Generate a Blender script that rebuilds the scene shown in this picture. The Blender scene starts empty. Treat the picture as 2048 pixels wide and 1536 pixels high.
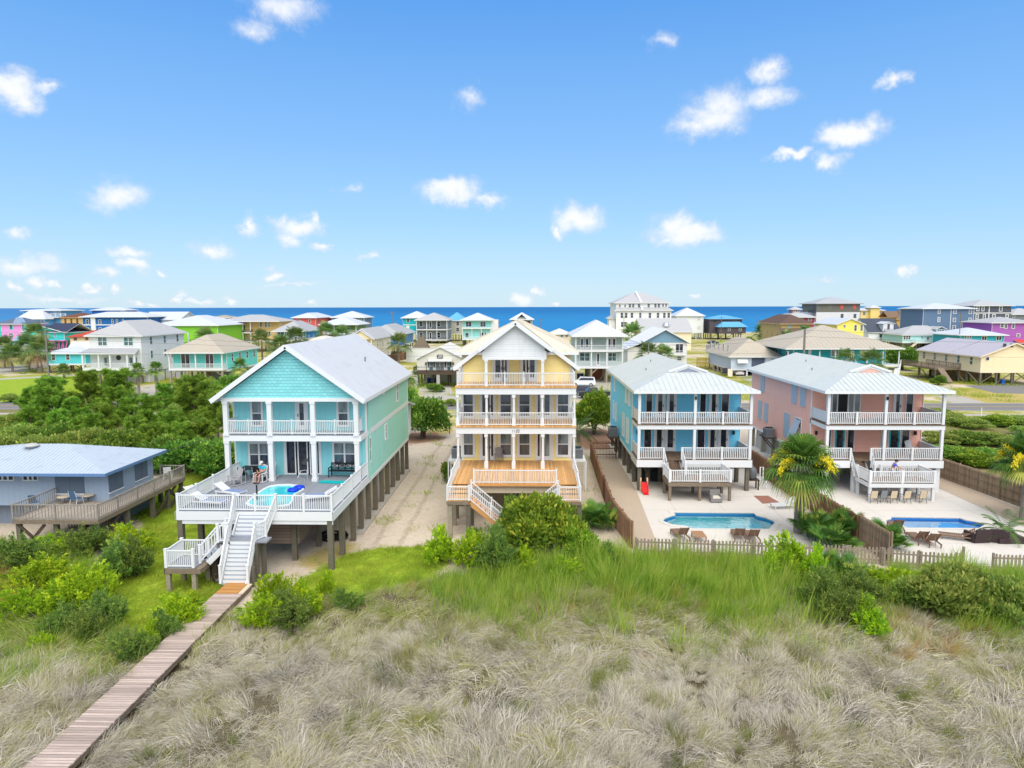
import bpy, math, random
import numpy as np
from mathutils import Vector, Matrix, Euler, noise

R = math.radians
rnd = random.Random(7)
SC = bpy.context.scene
COL = SC.collection

# ---------------------------------------------------------------- survey: camera model used to read real positions
F, CX, CY, HC = 1384., 1024., 768., 15.
PITCH = math.atan(154.3/1384); YAW = math.atan(36/1384); ROLL = math.atan(5/2048)
_cp, _sp = math.cos(PITCH), math.sin(PITCH); _cy, _sy = math.cos(YAW), math.sin(YAW); _cr, _sr = math.cos(ROLL), math.sin(ROLL)
def ray(px, py):
    a = px-CX; b = py-CY
    u = a*_cr-b*_sr; v = a*_sr+b*_cr
    x = u/F; z = -v/F
    fy = _cp+z*_sp; fz = -_sp+z*_cp
    return (x*_cy-fy*_sy, x*_sy+fy*_cy, fz)
def atz(px, py, z=0.):
    d = ray(px, py); t = (z-HC)/d[2]; return (d[0]*t, d[1]*t)
def aty(px, py, Y):
    d = ray(px, py); t = Y/d[1]; return (d[0]*t, HC+d[2]*t)
def atx(px, py, X):
    d = ray(px, py); t = X/d[0]; return (d[1]*t, HC+d[2]*t)
def ca(x, y): return (300+.36458*x, 640+.36458*y)
def cb(x, y): return (860+.2994*x, 640+.2994*y)
def cc(x, y): return (1150+.29302*x, 680+.29302*y)
def cd(x, y): return (1500+.31243*x, 680+.31243*y)
def ce(x, y): return (.26038*x, 850+.26038*y)
def idp(x, y): return (x, y)

# ---------------------------------------------------------------- objects
ORG = {}
def thing(name, label, cat, loc=(0, 0, 0), group=None, rz=0.):
    o = bpy.data.objects.new(name, None); COL.objects.link(o)
    o.empty_display_size = .2
    o.location = loc; o.rotation_euler = (0, 0, rz)
    o['label'] = label; o['category'] = cat
    if group: o['group'] = group
    ORG[o] = Vector(loc)
    return o
def tag(o, label, cat, group=None):
    o['label'] = label; o['category'] = cat
    if group: o['group'] = group
    return o
def root_of(o):
    while o.parent: o = o.parent
    return o
def link(name, me, parent=None):
    o = bpy.data.objects.new(name, me); COL.objects.link(o)
    if parent: o.parent = parent
    return o
def dup(root, loc=None, rz=None, label=None, scale=None):
    r = root.copy(); COL.objects.link(r)
    if loc is not None: r.location = loc
    if rz is not None: r.rotation_euler = (0, 0, rz)
    if scale is not None: r.scale = (scale,)*3 if not hasattr(scale, '__len__') else scale
    if label: r['label'] = label
    for ch in list(root.children):
        c = ch.copy(); COL.objects.link(c); c.parent = r
        for g in list(ch.children):
            d = g.copy(); COL.objects.link(d); d.parent = c
    return r

class MB:
    def __init__(s): s.v = []; s.f = []; s.m = []
    def add(s, vs, fs, mi=0):
        o = len(s.v); s.v += [tuple(v) for v in vs]
        for f in fs: s.f.append(tuple(i+o for i in f)); s.m.append(mi)
        return s
    def box(s, x0, x1, y0, y1, z0, z1, mi=0):
        if x0 > x1: x0, x1 = x1, x0
        if y0 > y1: y0, y1 = y1, y0
        if z0 > z1: z0, z1 = z1, z0
        return s.add([(x0, y0, z0), (x1, y0, z0), (x1, y1, z0), (x0, y1, z0), (x0, y0, z1), (x1, y0, z1), (x1, y1, z1), (x0, y1, z1)],
                     [(3, 2, 1, 0), (4, 5, 6, 7), (0, 1, 5, 4), (1, 2, 6, 5), (2, 3, 7, 6), (3, 0, 4, 7)], mi)
    def beam(s, p, q, w, h, mi=0, up=(0, 0, 1)):
        p = Vector(p); q = Vector(q); d = (q-p).normalized(); u = Vector(up)
        if abs(d.dot(u)) > .98: u = Vector((0, 1, 0))
        r = d.cross(u).normalized()*(w/2); t = r.cross(d).normalized()*(h/2)
        c = [p-r-t, p+r-t, p+r+t, p-r+t, q-r-t, q+r-t, q+r+t, q-r+t]
        return s.add(c, [(0, 1, 2, 3), (7, 6, 5, 4), (0, 4, 5, 1), (1, 5, 6, 2), (2, 6, 7, 3), (3, 7, 4, 0)], mi)
    def cyl(s, p, q, r0, r1=None, n=10, mi=0, cap=True):
        if r1 is None: r1 = r0
        p = Vector(p); q = Vector(q); d = (q-p).normalized()
        u = Vector((0, 0, 1)) if abs(d.z) < .95 else Vector((1, 0, 0))
        a = d.cross(u).normalized(); b = a.cross(d).normalized()
        vs = []
        for c, r in ((p, r0), (q, r1)):
            for i in range(n):
                t = 2*math.pi*i/n; vs.append(c+a*(r*math.cos(t))+b*(r*math.sin(t)))
        fs = [(i, (i+1) % n, n+(i+1) % n, n+i) for i in range(n)]
        if cap: fs += [tuple(range(n))[::-1], tuple(range(n, 2*n))]
        return s.add(vs, fs, mi)
    def tube(s, pts, r, n=7, mi=0):
        rr = r if hasattr(r, '__len__') else [r]*len(pts)
        pts = [Vector(p) for p in pts]; vs = []; a0 = None
        for k, p in enumerate(pts):
            d = (pts[min(k+1, len(pts)-1)]-pts[max(k-1, 0)]).normalized()
            if a0 is None:
                u = Vector((0, 0, 1)) if abs(d.z) < .9 else Vector((1, 0, 0)); a0 = d.cross(u)
            a = (a0-d*a0.dot(d)).normalized(); a0 = a; b = d.cross(a)
            for i in range(n):
                t = 2*math.pi*i/n; vs.append(p+a*(rr[k]*math.cos(t))+b*(rr[k]*math.sin(t)))
        fs = []
        for k in range(len(pts)-1):
            for i in range(n):
                j = (i+1) % n; fs.append((k*n+i, k*n+j, (k+1)*n+j, (k+1)*n+i))
        fs += [tuple(range(n))[::-1], tuple(range((len(pts)-1)*n, len(pts)*n))]
        return s.add(vs, fs, mi)
    def lathe(s, c, prof, n=14, mi=0):
        vs = []; c = Vector(c)
        for r, z in prof:
            for i in range(n):
                t = 2*math.pi*i/n; vs.append((c.x+r*math.cos(t), c.y+r*math.sin(t), c.z+z))
        fs = []
        for k in range(len(prof)-1):
            for i in range(n):
                j = (i+1) % n; fs.append((k*n+i, k*n+j, (k+1)*n+j, (k+1)*n+i))
        fs += [tuple(range(n))[::-1], tuple(range((len(prof)-1)*n, len(prof)*n))]
        return s.add(vs, fs, mi)
    def ext(s, poly, vec, mi=0):
        """polygon (3-D points) swept along vec"""
        n = len(poly); v = Vector(vec); p = [Vector(a) for a in poly]
        fs = [tuple(range(n)), tuple(range(2*n-1, n-1, -1))]+[(i, n+i, n+(i+1) % n, (i+1) % n) for i in range(n)]
        return s.add(p+[a+v for a in p], fs, mi)
    def face(s, pts, mi=0): return s.add(pts, [tuple(range(len(pts)))], mi)
    def build(s, name, mats, parent=None, smooth=False):
        me = bpy.data.meshes.new(name)
        vs = s.v
        if parent is not None:
            o = ORG.get(root_of(parent))
            if o is not None and o.length > 0: vs = [(v[0]-o.x, v[1]-o.y, v[2]-o.z) for v in vs]
        me.from_pydata(vs, [], s.f)
        if not isinstance(mats, (list, tuple)): mats = [mats]
        for m in mats: me.materials.append(m)
        if len(mats) > 1: me.polygons.foreach_set('material_index', s.m)
        if smooth: me.polygons.foreach_set('use_smooth', [True]*len(s.f))
        me.update()
        return link(name, me, parent)

def np_mesh(name, v, f, mats, mi=None, smooth=False):
    """fast mesh from numpy arrays; f is (n,3) or (n,4)"""
    me = bpy.data.meshes.new(name)
    v = np.asarray(v, np.float32); f = np.asarray(f, np.int32); k = f.shape[1]
    me.vertices.add(len(v)); me.vertices.foreach_set('co', v.ravel())
    me.loops.add(f.size); me.loops.foreach_set('vertex_index', f.ravel())
    me.polygons.add(len(f)); me.polygons.foreach_set('loop_start', np.arange(0, f.size, k, dtype=np.int32))
    for m in (mats if isinstance(mats, (list, tuple)) else [mats]): me.materials.append(m)
    if mi is not None: me.polygons.foreach_set('material_index', np.asarray(mi, np.int32))
    if smooth: me.polygons.foreach_set('use_smooth', np.ones(len(f), bool))
    me.update(calc_edges=True); me.validate()
    return me

# ---------------------------------------------------------------- materials
def srgb(r, g, b):
    f = lambda c: (c/12.92 if c <= .04045 else ((c+.055)/1.055)**2.4)
    return (f(r/255), f(g/255), f(b/255))
class NT:
    def __init__(s, m):
        s.t = m.node_tree; s.t.nodes.clear()
    def n(s, typ, ins=None, **props):
        o = s.t.nodes.new(typ)
        for k, v in props.items(): setattr(o, k, v)
        if ins:
            for k, v in ins.items():
                if v is None: continue
                sock = o.inputs[k]
                if isinstance(v, bpy.types.NodeSocket): s.t.links.new(v, sock)
                else: sock.default_value = v
        return o
    def math(s, op, a, b=None, c=None, clamp=False):
        return s.n('ShaderNodeMath', {0: a, 1: b, 2: c}, operation=op, use_clamp=clamp).outputs[0]
    def mix(s, f, a, b, blend='MIX'):
        o = s.n('ShaderNodeMix', {0: f}, data_type='RGBA', blend_type=blend)
        for k, v in ((6, a), (7, b)):
            if isinstance(v, bpy.types.NodeSocket): s.t.links.new(v, o.inputs[k])
            else: o.inputs[k].default_value = (*v, 1) if len(v) == 3 else v
        return o.outputs[2]
    def noise(s, vec, scale, detail=3, rough=.6, out=0, dist=0.):
        return s.n('ShaderNodeTexNoise', {'Vector': vec, 'Scale': scale, 'Detail': detail, 'Roughness': rough, 'Distortion': dist}).outputs[out]
    def ramp(s, f, stops, interp='LINEAR'):
        o = s.n('ShaderNodeValToRGB', {0: f}); cr = o.color_ramp; cr.interpolation = interp
        while len(cr.elements) < len(stops): cr.elements.new(.5)
        for e, (p, c) in zip(cr.elements, stops):
            e.position = p; e.color = (*c, 1) if len(c) == 3 else c
        return o.outputs[0]
    def smooth(s, x, lo, hi, a=0., b=1.):
        return s.n('ShaderNodeMapRange', {0: x, 1: lo, 2: hi, 3: a, 4: b}, interpolation_type='SMOOTHSTEP').outputs[0]
    def out(s, surf):
        o = s.n('ShaderNodeOutputMaterial'); s.t.links.new(surf, o.inputs[0])
def new_mat(name):
    m = bpy.data.materials.new(name); m.use_nodes = True
    return m, NT(m)
def sc_(c, k): return tuple(max(0, min(1, x*k)) for x in c)
def pmat(name, col, rough=.6, spec=.3, var=.1, vs=1.5, pat=None, grain=None, metal=0., stain=None):
    """plain surface with noise variation; pat = ('lap',pitch,depth) | ('batten',pitch,depth) | ('shake',w,h) | ('boards',axis,width,colourvar) | ('brick',w,h,mortar)"""
    m, t = new_mat(name)
    if 'roof' in name: col = sc_(col, .88)
    tc = t.n('ShaderNodeTexCoord').outputs['Object']
    n1 = t.noise(tc, vs, 4, .65)
    c = t.mix(n1, sc_(col, 1-var), sc_(col, 1+var))
    if stain:
        n2 = t.noise(t.n('ShaderNodeVectorMath', {0: tc, 1: (1.3, 1.3, .25)}, operation='MULTIPLY').outputs[0], 1.1, 5, .7)
        c = t.mix(t.smooth(n2, .52, .75, 0, stain[1]), c, stain[0])
    h = None; sx = t.n('ShaderNodeSeparateXYZ', {0: tc})
    if pat:
        k = pat[0]
        if k == 'lap':
            fr = t.math('FRACT', t.math('DIVIDE', sx.outputs[2], pat[1])); h = t.math('SUBTRACT', 1., fr); dist = pat[2]
            pid = t.math('FLOOR', t.math('DIVIDE', sx.outputs[2], pat[1]))
            wn = t.n('ShaderNodeTexWhiteNoise', {1: pid}, noise_dimensions='1D').outputs[0]
            c = t.mix(t.math('MULTIPLY', wn, .35), c, sc_(col, .9))
        elif k == 'batten':
            u = t.math('ADD', sx.outputs[0], sx.outputs[1])
            fr = t.math('FRACT', t.math('DIVIDE', u, pat[1])); h = t.math('LESS_THAN', fr, .14); dist = pat[2]
        elif k == 'shake' or k == 'brick':
            u = t.math('ADD', sx.outputs[0], sx.outputs[1])
            w_ = sx.outputs[2] if k == 'shake' else sx.outputs[1]
            vec = t.n('ShaderNodeCombineXYZ', {0: u if k == 'shake' else sx.outputs[0], 1: w_, 2: 0.})
            bk = t.n('ShaderNodeTexBrick', {'Vector': vec.outputs[0], 'Color1': (*sc_(col, .86), 1), 'Color2': (*sc_(col, 1.1), 1), 'Mortar': (*(pat[3] if len(pat) > 3 else sc_(col, .8)), 1),
                     'Scale': 1., 'Mortar Size': .012, 'Brick Width': pat[1], 'Row Height': pat[2]})
            if pat[1] > 1: bk.offset = 0.; bk.inputs['Color1'].default_value = (*sc_(col, .95), 1); bk.inputs['Color2'].default_value = (*sc_(col, 1.04), 1)
            c = t.mix(.6, c, bk.outputs[0]); h = t.math('SUBTRACT', 1., bk.outputs[1]); dist = .02
        elif k == 'boards':
            a = {'x': 0, 'y': 1, 'z': 2}[pat[1]]
            q = t.math('DIVIDE', sx.outputs[a], pat[2])
            wn = t.n('ShaderNodeTexWhiteNoise', {1: t.math('FLOOR', q)}, noise_dimensions='1D').outputs[0]
            c = t.mix(wn, sc_(col, 1-pat[3]), sc_(col, 1+pat[3]))
            g = t.noise(t.n('ShaderNodeVectorMath', {0: tc, 1: tuple(18. if i == a else 1.6 for i in range(3))}, operation='MULTIPLY').outputs[0], 1., 4, .7)
            c = t.mix(t.smooth(g, .35, .75, 0, .55), c, sc_(col, 1-1.6*pat[3]))
            gap = t.math('LESS_THAN', t.math('FRACT', q), .07)
            c = t.mix(t.math('MULTIPLY', gap, .8), c, sc_(col, .25))
            h = t.math('SUBTRACT', 1., gap); dist = .012
    if grain:
        g = t.noise(tc, grain[0], 4, .7)
        c = t.mix(t.smooth(g, .3, .7), sc_(col, 1-grain[1]), c) if not pat else c
        hh = t.math('MULTIPLY', g, grain[2] if len(grain) > 2 else .3); h = t.math('ADD', h, hh) if h else hh; dist = .02
    b = t.n('ShaderNodeBsdfPrincipled', {'Base Color': c, 'Roughness': rough, 'Specular IOR Level': spec, 'Metallic': metal})
    if h:
        bp = t.n('ShaderNodeBump', {'Height': h, 'Distance': dist, 'Strength': 1.}); t.t.links.new(bp.outputs[0], b.inputs['Normal'])
    t.out(b.outputs[0])
    return m
_MC = {}
def lapm(col, pitch=.17): 
    k = ('lap', col, pitch)
    if k not in _MC: _MC[k] = pmat('lap_siding_%d' % len(_MC), srgb(*col), .65, .2, .05, .6, ('lap', pitch, .02), stain=(sc_(srgb(*col), .74), .6))
    return _MC[k]
def batm(col):
    k = ('bat', col)
    if k not in _MC: _MC[k] = pmat('batten_siding_%d' % len(_MC), srgb(*col), .65, .2, .05, .6, ('batten', .4, .03), stain=(sc_(srgb(*col), .85), .4))
    return _MC[k]
def flat(col, rough=.6, var=.08, vs=2., spec=.3):
    k = ('flat', col, rough)
    if k not in _MC: _MC[k] = pmat('paint_%d' % len(_MC), srgb(*col), rough, spec, var, vs)
    return _MC[k]
def roofm(col):
    k = ('roof', col)
    if k not in _MC: _MC[k] = pmat('metal_roof_%d' % len(_MC), srgb(*col), .5, .3, .06, .5, stain=(sc_(srgb(*col), .66), .75))
    return _MC[k]
def shinm(col):
    k = ('shin', col)
    if k not in _MC: _MC[k] = pmat('roof_shingle_%d' % len(_MC), srgb(*col), .85, .1, .18, 5., grain=(9., .25, .4))
    return _MC[k]

WHITE = pmat('white_paint', (.7, .71, .72), .5, .3, .05, 2., stain=((.62, .6, .56), .45))
TRIM = pmat('white_trim', (.72, .73, .74), .5, .3, .03, 2.)
VINYL = pmat('white_vinyl_rail', (.74, .75, .76), .4, .4, .03, 4.)
PILE = pmat('weathered_piling', srgb(118, 112, 98), .85, .15, .3, 2.2, grain=(14., .35, .5), stain=((.09, .085, .06), .7))
PILE2 = pmat('pale_piling', srgb(165, 155, 135), .85, .15, .25, 2.2, grain=(14., .3, .5), stain=((.13, .12, .09), .6))
TIMBER = pmat('weathered_timber', srgb(140, 125, 108), .85, .15, .25, 2., grain=(10., .3, .4))
DARKT = pmat('dark_timber', srgb(92, 78, 66), .85, .15, .25, 2., grain=(10., .3, .4))
DECKG = pmat('grey_deck_boards', srgb(142, 146, 155), .6, .25, .08, 2., ('boards', 'x', .15, .1))
DECKGX = pmat('grey_stair_treads', srgb(150, 156, 168), .6, .25, .08, 2., ('boards', 'y', .15, .08))
DECKO = pmat('new_pine_deck_boards', srgb(216, 166, 108), .6, .2, .12, 2., ('boards', 'x', .14, .22))
PINE = pmat('new_pine_timber', srgb(205, 150, 92), .65, .2, .15, 3.)
PALEW = pmat('pale_beam_wood', srgb(205, 190, 165), .7, .2, .12, 3.)
DECKB = pmat('brown_deck_boards', srgb(120, 100, 84), .75, .15, .1, 2., ('boards', 'x', .14, .16))
WALK = pmat('weathered_boardwalk_planks', srgb(188, 170, 160), .85, .1, .1, 2., ('boards', 'y', .146, .26))
WALKO = pmat('fresh_boardwalk_planks', srgb(196, 142, 84), .7, .1, .1, 2., ('boards', 'y', .145, .2))
FENCEB = pmat('brown_fence_boards', srgb(150, 118, 94), .85, .1, .12, 2., ('boards', 'y', .14, .18), stain=(srgb(96, 74, 60), .6))
FENCEBX = pmat('brown_gate_boards', srgb(135, 98, 74), .85, .1, .12, 2., ('boards', 'x', .14, .18))
FENCEG = pmat('grey_fence_boards', srgb(150, 132, 112), .85, .1, .12, 2., ('boards', 'y', .14, .2), stain=(srgb(120, 104, 88), .6))
PICKET = pmat('weathered_pickets', srgb(160, 146, 132), .85, .1, .3, 4., grain=(12., .3, .3))
CONC = pmat('pool_deck_concrete', srgb(206, 200, 192), .8, .2, .06, .5, ('brick', 3.6, 3.6, srgb(168, 160, 150)), grain=(3., .1, .1), stain=(srgb(178, 169, 157), .7))
CONC2 = pmat('driveway_concrete', srgb(176, 170, 160), .85, .2, .1, .4, grain=(3., .12, .1))
BRICK = pmat('brick_pavers', srgb(158, 104, 88), .8, .2, .1, 2., ('brick', .22, .11, srgb(170, 150, 135)))
BLACK = flat((26, 27, 30), .5)
DGREY = flat((62, 64, 70), .5)
MGREY = flat((120, 124, 130), .5)
STEEL = pmat('galvanised_steel', (.55, .56, .58), .35, .5, .08, 3., metal=.7)
RUBBER = flat((20, 20, 22), .8)
def glassm(name, col, rough, curtain=None, ref=.5):
    m, t = new_mat(name)
    tc = t.n('ShaderNodeTexCoord').outputs['Object']
    oi = t.n('ShaderNodeObjectInfo').outputs['Random']
    off = t.n('ShaderNodeVectorMath', {0: tc, 1: t.n('ShaderNodeCombineXYZ', {0: t.math('MULTIPLY', oi, 37.), 1: 0., 2: t.math('MULTIPLY', oi, 11.)}).outputs[0]}, operation='ADD').outputs[0]
    n1 = t.noise(t.n('ShaderNodeVectorMath', {0: off, 1: (2.2, 2.2, .5)}, operation='MULTIPLY').outputs[0], 1., 2, .5)
    c = t.mix(t.smooth(n1, .35, .7), sc_(col, .55), sc_(col, 1.5))
    if curtain: c = t.mix(t.smooth(oi, .35, .95, .0, .8), c, curtain)
    wob = t.noise(tc, 1.2, 1, .4)
    bp = t.n('ShaderNodeBump', {'Height': wob, 'Distance': .02, 'Strength': .3})
    b = t.n('ShaderNodeBsdfPrincipled', {'Base Color': c, 'Roughness': rough, 'Specular IOR Level': ref, 'Normal': bp.outputs[0]})
    t.out(b.outputs[0]); return m
GLASS = glassm('window_glass', srgb(62, 72, 84), .06, None, .8)
GLASSL = glassm('window_glass_blinds', srgb(112, 124, 128), .08, srgb(150, 155, 152), .7)
GLASST = glassm('window_glass_teal', srgb(70, 108, 108), .06, srgb(90, 110, 110), .8)
GLASSD = glassm('dark_door_glass', srgb(34, 38, 52), .05, None, .8)

# ---------------------------------------------------------------- building parts
def fbox(mb, fr, u0, u1, n0, n1, z0, z1, mi=0):
    k, p = fr
    if k == 'y': mb.box(u0, u1, p-n1, p-n0, z0, z1, mi)
    elif k == 'yb': mb.box(u0, u1, p+n0, p+n1, z0, z1, mi)
    elif k == 'x+': mb.box(p+n0, p+n1, u0, u1, z0, z1, mi)
    else: mb.box(p-n1, p-n0, u0, u1, z0, z1, mi)
def window(P, fr, u0, u1, z0, z1, trim=.11, cols=1, bar=True, glass=None, frame=None, lower=None, name='window', full=True):
    """trimmed sash window; u along wall, P the house"""
    if u0 > u1: u0, u1 = u1, u0
    if z0 > z1: z0, z1 = z1, z0
    mb = MB(); t = trim
    fbox(mb, fr, u0-t, u0, 0, .06, z0-t, z1+t); fbox(mb, fr, u1, u1+t, 0, .06, z0-t, z1+t)
    fbox(mb, fr, u0, u1, 0, .06, z1, z1+t); fbox(mb, fr, u0, u1, 0, .08, z0-t, z0)
    zm = (z0+z1)/2
    if bar: fbox(mb, fr, u0, u1, .002, .045, zm-.035, zm+.035)
    for i in range(1, cols):
        um = u0+(u1-u0)*i/cols; fbox(mb, fr, um-.06, um+.06, .002, .05, z0, z1)
    w = mb.build(name, frame or TRIM, P)
    g = MB(); fbox(g, fr, u0, u1, .001, .018, zm if lower else z0, z1, 0)
    if lower: fbox(g, fr, u0, u1, .001, .018, z0, zm, 1)
    g.build('pane', [glass or GLASS]+([lower] if lower else []), w)
    return w
def wpx(P, fr, crop, x0, y0, x1, y1, **k):
    """window measured on the photograph, placed on its wall plane"""
    kk, p = fr
    if kk in ('y', 'yb'): a = aty(*crop(x0, y0), p); b = aty(*crop(x1, y1), p)
    else: a = atx(*crop(x0, y0), p); b = atx(*crop(x1, y1), p)
    return window(P, fr, a[0], b[0], a[1], b[1], **k)
def door(P, fr, u0, u1, z0, z1, leaf=None, glass=None, glassz=.35, hs=1, rail=.13, name='door', full=True):
    if u0 > u1: u0, u1 = u1, u0
    mb = MB(); t = .1
    fbox(mb, fr, u0-t, u0, 0, .06, z0, z1+t); fbox(mb, fr, u1, u1+t, 0, .06, z0, z1+t); fbox(mb, fr, u0, u1, 0, .06, z1, z1+t)
    r = min(rail, (u1-u0)*.28); zb = z0+glassz
    fbox(mb, fr, u0, u0+r, .002, .045, z0+.03, z1, 1); fbox(mb, fr, u1-r, u1, .002, .045, z0+.03, z1, 1)
    fbox(mb, fr, u0+r, u1-r, .002, .045, z1-.14, z1, 1); fbox(mb, fr, u0+r, u1-r, .002, .045, z0+.03, zb, 1)
    d = mb.build(name, [TRIM, leaf or TRIM], P)
    g = MB(); fbox(g, fr, u0+r, u1-r, .001, .02, zb, z1-.14); g.build('pane', glass or GLASSD, d)
    if full:
        h = MB(); uh = u1-r/2 if hs > 0 else u0+r/2
        fbox(h, fr, uh-.025, uh+.025, .045, .09, z0+.95, z0+1.15); h.build('handle', DGREY, d)
    return d
def railing(mb, p, q, h=.95, sp=.125, bw=.035, posts=True, post=.1, lift=.09, mi=0, every=2.4, cap=True):
    p = Vector(p); q = Vector(q); L = (Vector((q.x, q.y, 0))-Vector((p.x, p.y, 0))).length
    h += rnd.uniform(-.006, .006); post += rnd.uniform(0, .012); lift += rnd.uniform(-.004, .004)
    up = Vector((0, 0, 1))
    mb.beam(p+up*(h-.03), q+up*(h-.03), .07, .06, mi)
    mb.beam(p+up*lift, q+up*lift, .05, .06, mi)
    n = max(2, int(L/sp))
    for i in range(1, n):
        c = p.lerp(q, i/n); mb.box(c.x-bw/2, c.x+bw/2, c.y-bw/2, c.y+bw/2, c.z+lift, c.z+h-.05, mi)
    if posts:
        m = max(1, round(L/every)) if every else 1
        for i in range(m+1):
            c = p.lerp(q, i/m); s = post/2
            mb.box(c.x-s, c.x+s, c.y-s, c.y+s, c.z, c.z+h+.05, mi)
            if cap: mb.box(c.x-s-.015, c.x+s+.015, c.y-s-.015, c.y+s+.015, c.z+h+.05, c.z+h+.08, mi)
def rail_part(P, p, q, mat=None, name='railing', **k):
    mb = MB(); railing(mb, p, q, **k); return mb.build(name, mat or VINYL, P)
def column(P, x, y, z0, z1, w=.26, mat=None, cap=True, name='column'):
    mb = MB(); s = w/2
    mb.box(x-s, x+s, y-s, y+s, z0, z1)
    if cap:
        e = s+.035
        mb.box(x-e, x+e, y-e, y+e, z0, z0+.2); mb.box(x-e, x+e, y-e, y+e, z1-.16, z1)
    return mb.build(name, mat or WHITE, P)
def piling(P, x, y, z1, r=.15, mat=None, z0=-.4, sq=True, name='piling'):
    mb = MB()
    if sq: mb.box(x-r, x+r, y-r, y+r, z0, z1)
    else: mb.cyl((x, y, z0), (x, y, z1), r*1.08, r, 10)
    return mb.build(name, mat or PILE, P)
def clip_line(poly, o, h, d):
    """interval of line o+s*d inside convex polygon (in its plane)"""
    n = (poly[1]-poly[0]).cross(poly[2]-poly[0]); lo, hi = -1e9, 1e9
    for i in range(len(poly)):
        a = poly[i]; e = poly[(i+1) % len(poly)]-a; nn = n.cross(e)
        den = d.dot(nn); num = (a-o).dot(nn)
        if abs(den) < 1e-9:
            if num > 1e-9: return None
            continue
        s = num/den
        if den > 0: lo = max(lo, s)
        else: hi = min(hi, s)
    return (lo, hi) if hi-lo > .05 else None
def roof(P, polys, mats, th=.14, seam=.42, sw=.035, sh=.03, name='roof', drop=.16):
    """thick roof from planar polygons; mats=[metal, trim]; standing seams run down the slope"""
    polys = [[Vector(p) for p in q] for q in polys]
    key = lambda v: (round(v.x, 3), round(v.y, 3), round(v.z, 3))
    cnt = {}
    for q in polys:
        for i in range(len(q)):
            e = frozenset((key(q[i]), key(q[(i+1) % len(q)]))); cnt[e] = cnt.get(e, 0)+1
    mb = MB(); dn = Vector((0, 0, -th))
    for q in polys:
        n = (q[1]-q[0]).cross(q[2]-q[0]).normalized()
        if n.z < 0: q = q[::-1]; n = -n
        mb.face(q, 0); mb.face([p+dn for p in q[::-1]], 1)
        for i in range(len(q)):
            a, b = q[i], q[(i+1) % len(q)]
            if cnt[frozenset((key(a), key(b)))] == 1:
                d2 = Vector((0, 0, -drop)); mb.face([a, b, b+d2, a+d2], 1)
                o = Vector((b.y-a.y, a.x-b.x, 0)); 
                if o.length > 0:
                    o = o.normalized()*-.02
                    mb.face([a+o+d2, b+o+d2, b+o, a+o], 1)
        if seam:
            sd = Vector((n.x, n.y, 0))
            if sd.length < .05: continue
            sd.normalize(); hz = Vector((-sd.y, sd.x, 0)); ds = Vector((sd.x*n.z, sd.y*n.z, -math.hypot(n.x, n.y))).normalized()
            pr = [p.dot(hz) for p in q]; o0 = q[0]; base = o0.dot(hz)
            k = math.ceil((min(pr)+.1)/seam)
            while k*seam < max(pr)-.05:
                o = o0+hz*(k*seam-base)
                c = clip_line(q, o, hz, ds)
                if c: mb.beam(o+ds*c[0]+n*sh/2, o+ds*c[1]+n*sh/2, sw, sh, 0, up=n)
                k += 1
    return mb.build(name, mats, P)
def hip(x0, x1, y0, y1, ze, zr, along=None, frac=1.):
    """hip roof polygons; ridge along the longer side"""
    w, d = x1-x0, y1-y0; along = along or ('x' if w > d else 'y')
    if along == 'x':
        i = min(d/2*frac, w/2-.01); ym = (y0+y1)/2; a = (x0+i, ym, zr); b = (x1-i, ym, zr)
        return [[(x0, y0, ze), (x1, y0, ze), b, a], [(x1, y1, ze), (x0, y1, ze), a, b], [(x0, y1, ze), (x0, y0, ze), a], [(x1, y0, ze), (x1, y1, ze), b]]
    i = min(w/2*frac, d/2-.01); xm = (x0+x1)/2; a = (xm, y0+i, zr); b = (xm, y1-i, zr)
    return [[(x0, y0, ze), (x1, y0, ze), a], [(x1, y0, ze), (x1, y1, ze), b, a], [(x1, y1, ze), (x0, y1, ze), b], [(x0, y1, ze), (x0, y0, ze), a, b]]
def gable(x0, x1, y0, y1, ze, zr, along='y'):
    if along == 'y':
        xm = (x0+x1)/2
        return [[(x0, y0, ze), (xm, y0, zr), (xm, y1, zr), (x0, y1, ze)], [(x1, y0, ze), (x1, y1, ze), (xm, y1, zr), (xm, y0, zr)]]
    ym = (y0+y1)/2
    return [[(x0, y0, ze), (x1, y0, ze), (x1, ym, zr), (x0, ym, zr)], [(x0, y1, ze), (x0, ym, zr), (x1, ym, zr), (x1, y1, ze)]]
def stairs(P, p, q, w, n, tread, riser, name='stairs', stringer=None, th=.05):
    """straight flight from top p to bottom q (centre line), width w"""
    p = Vector(p); q = Vector(q); d = Vector((q.x-p.x, q.y-p.y, 0)); L = d.length; d.normalize(); r = Vector((-d.y, d.x, 0))
    mb = MB(); run = L/n; rise = (p.z-q.z)/n
    for i in range(n):
        c = p+d*(run*(i+.5)); z = p.z-rise*(i+1)
        mb.beam(Vector((c.x, c.y, z-th/2))-r*w/2, Vector((c.x, c.y, z-th/2))+r*w/2, run+.03, th, 0)
        e = p+d*(run*i+.01); mb.beam(Vector((e.x, e.y, z+rise/2))-r*(w/2-.02), Vector((e.x, e.y, z+rise/2))+r*(w/2-.02), .025, rise-.03, 1)
    for sgn in (-1, 1):
        o = r*(sgn*(w/2+.03)); mb.beam(p+o-Vector((0, 0, .2)), q+o-Vector((0, 0, .02)), .05, .3, 2)
    return mb.build(name, [tread, riser, stringer or riser], P)
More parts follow.
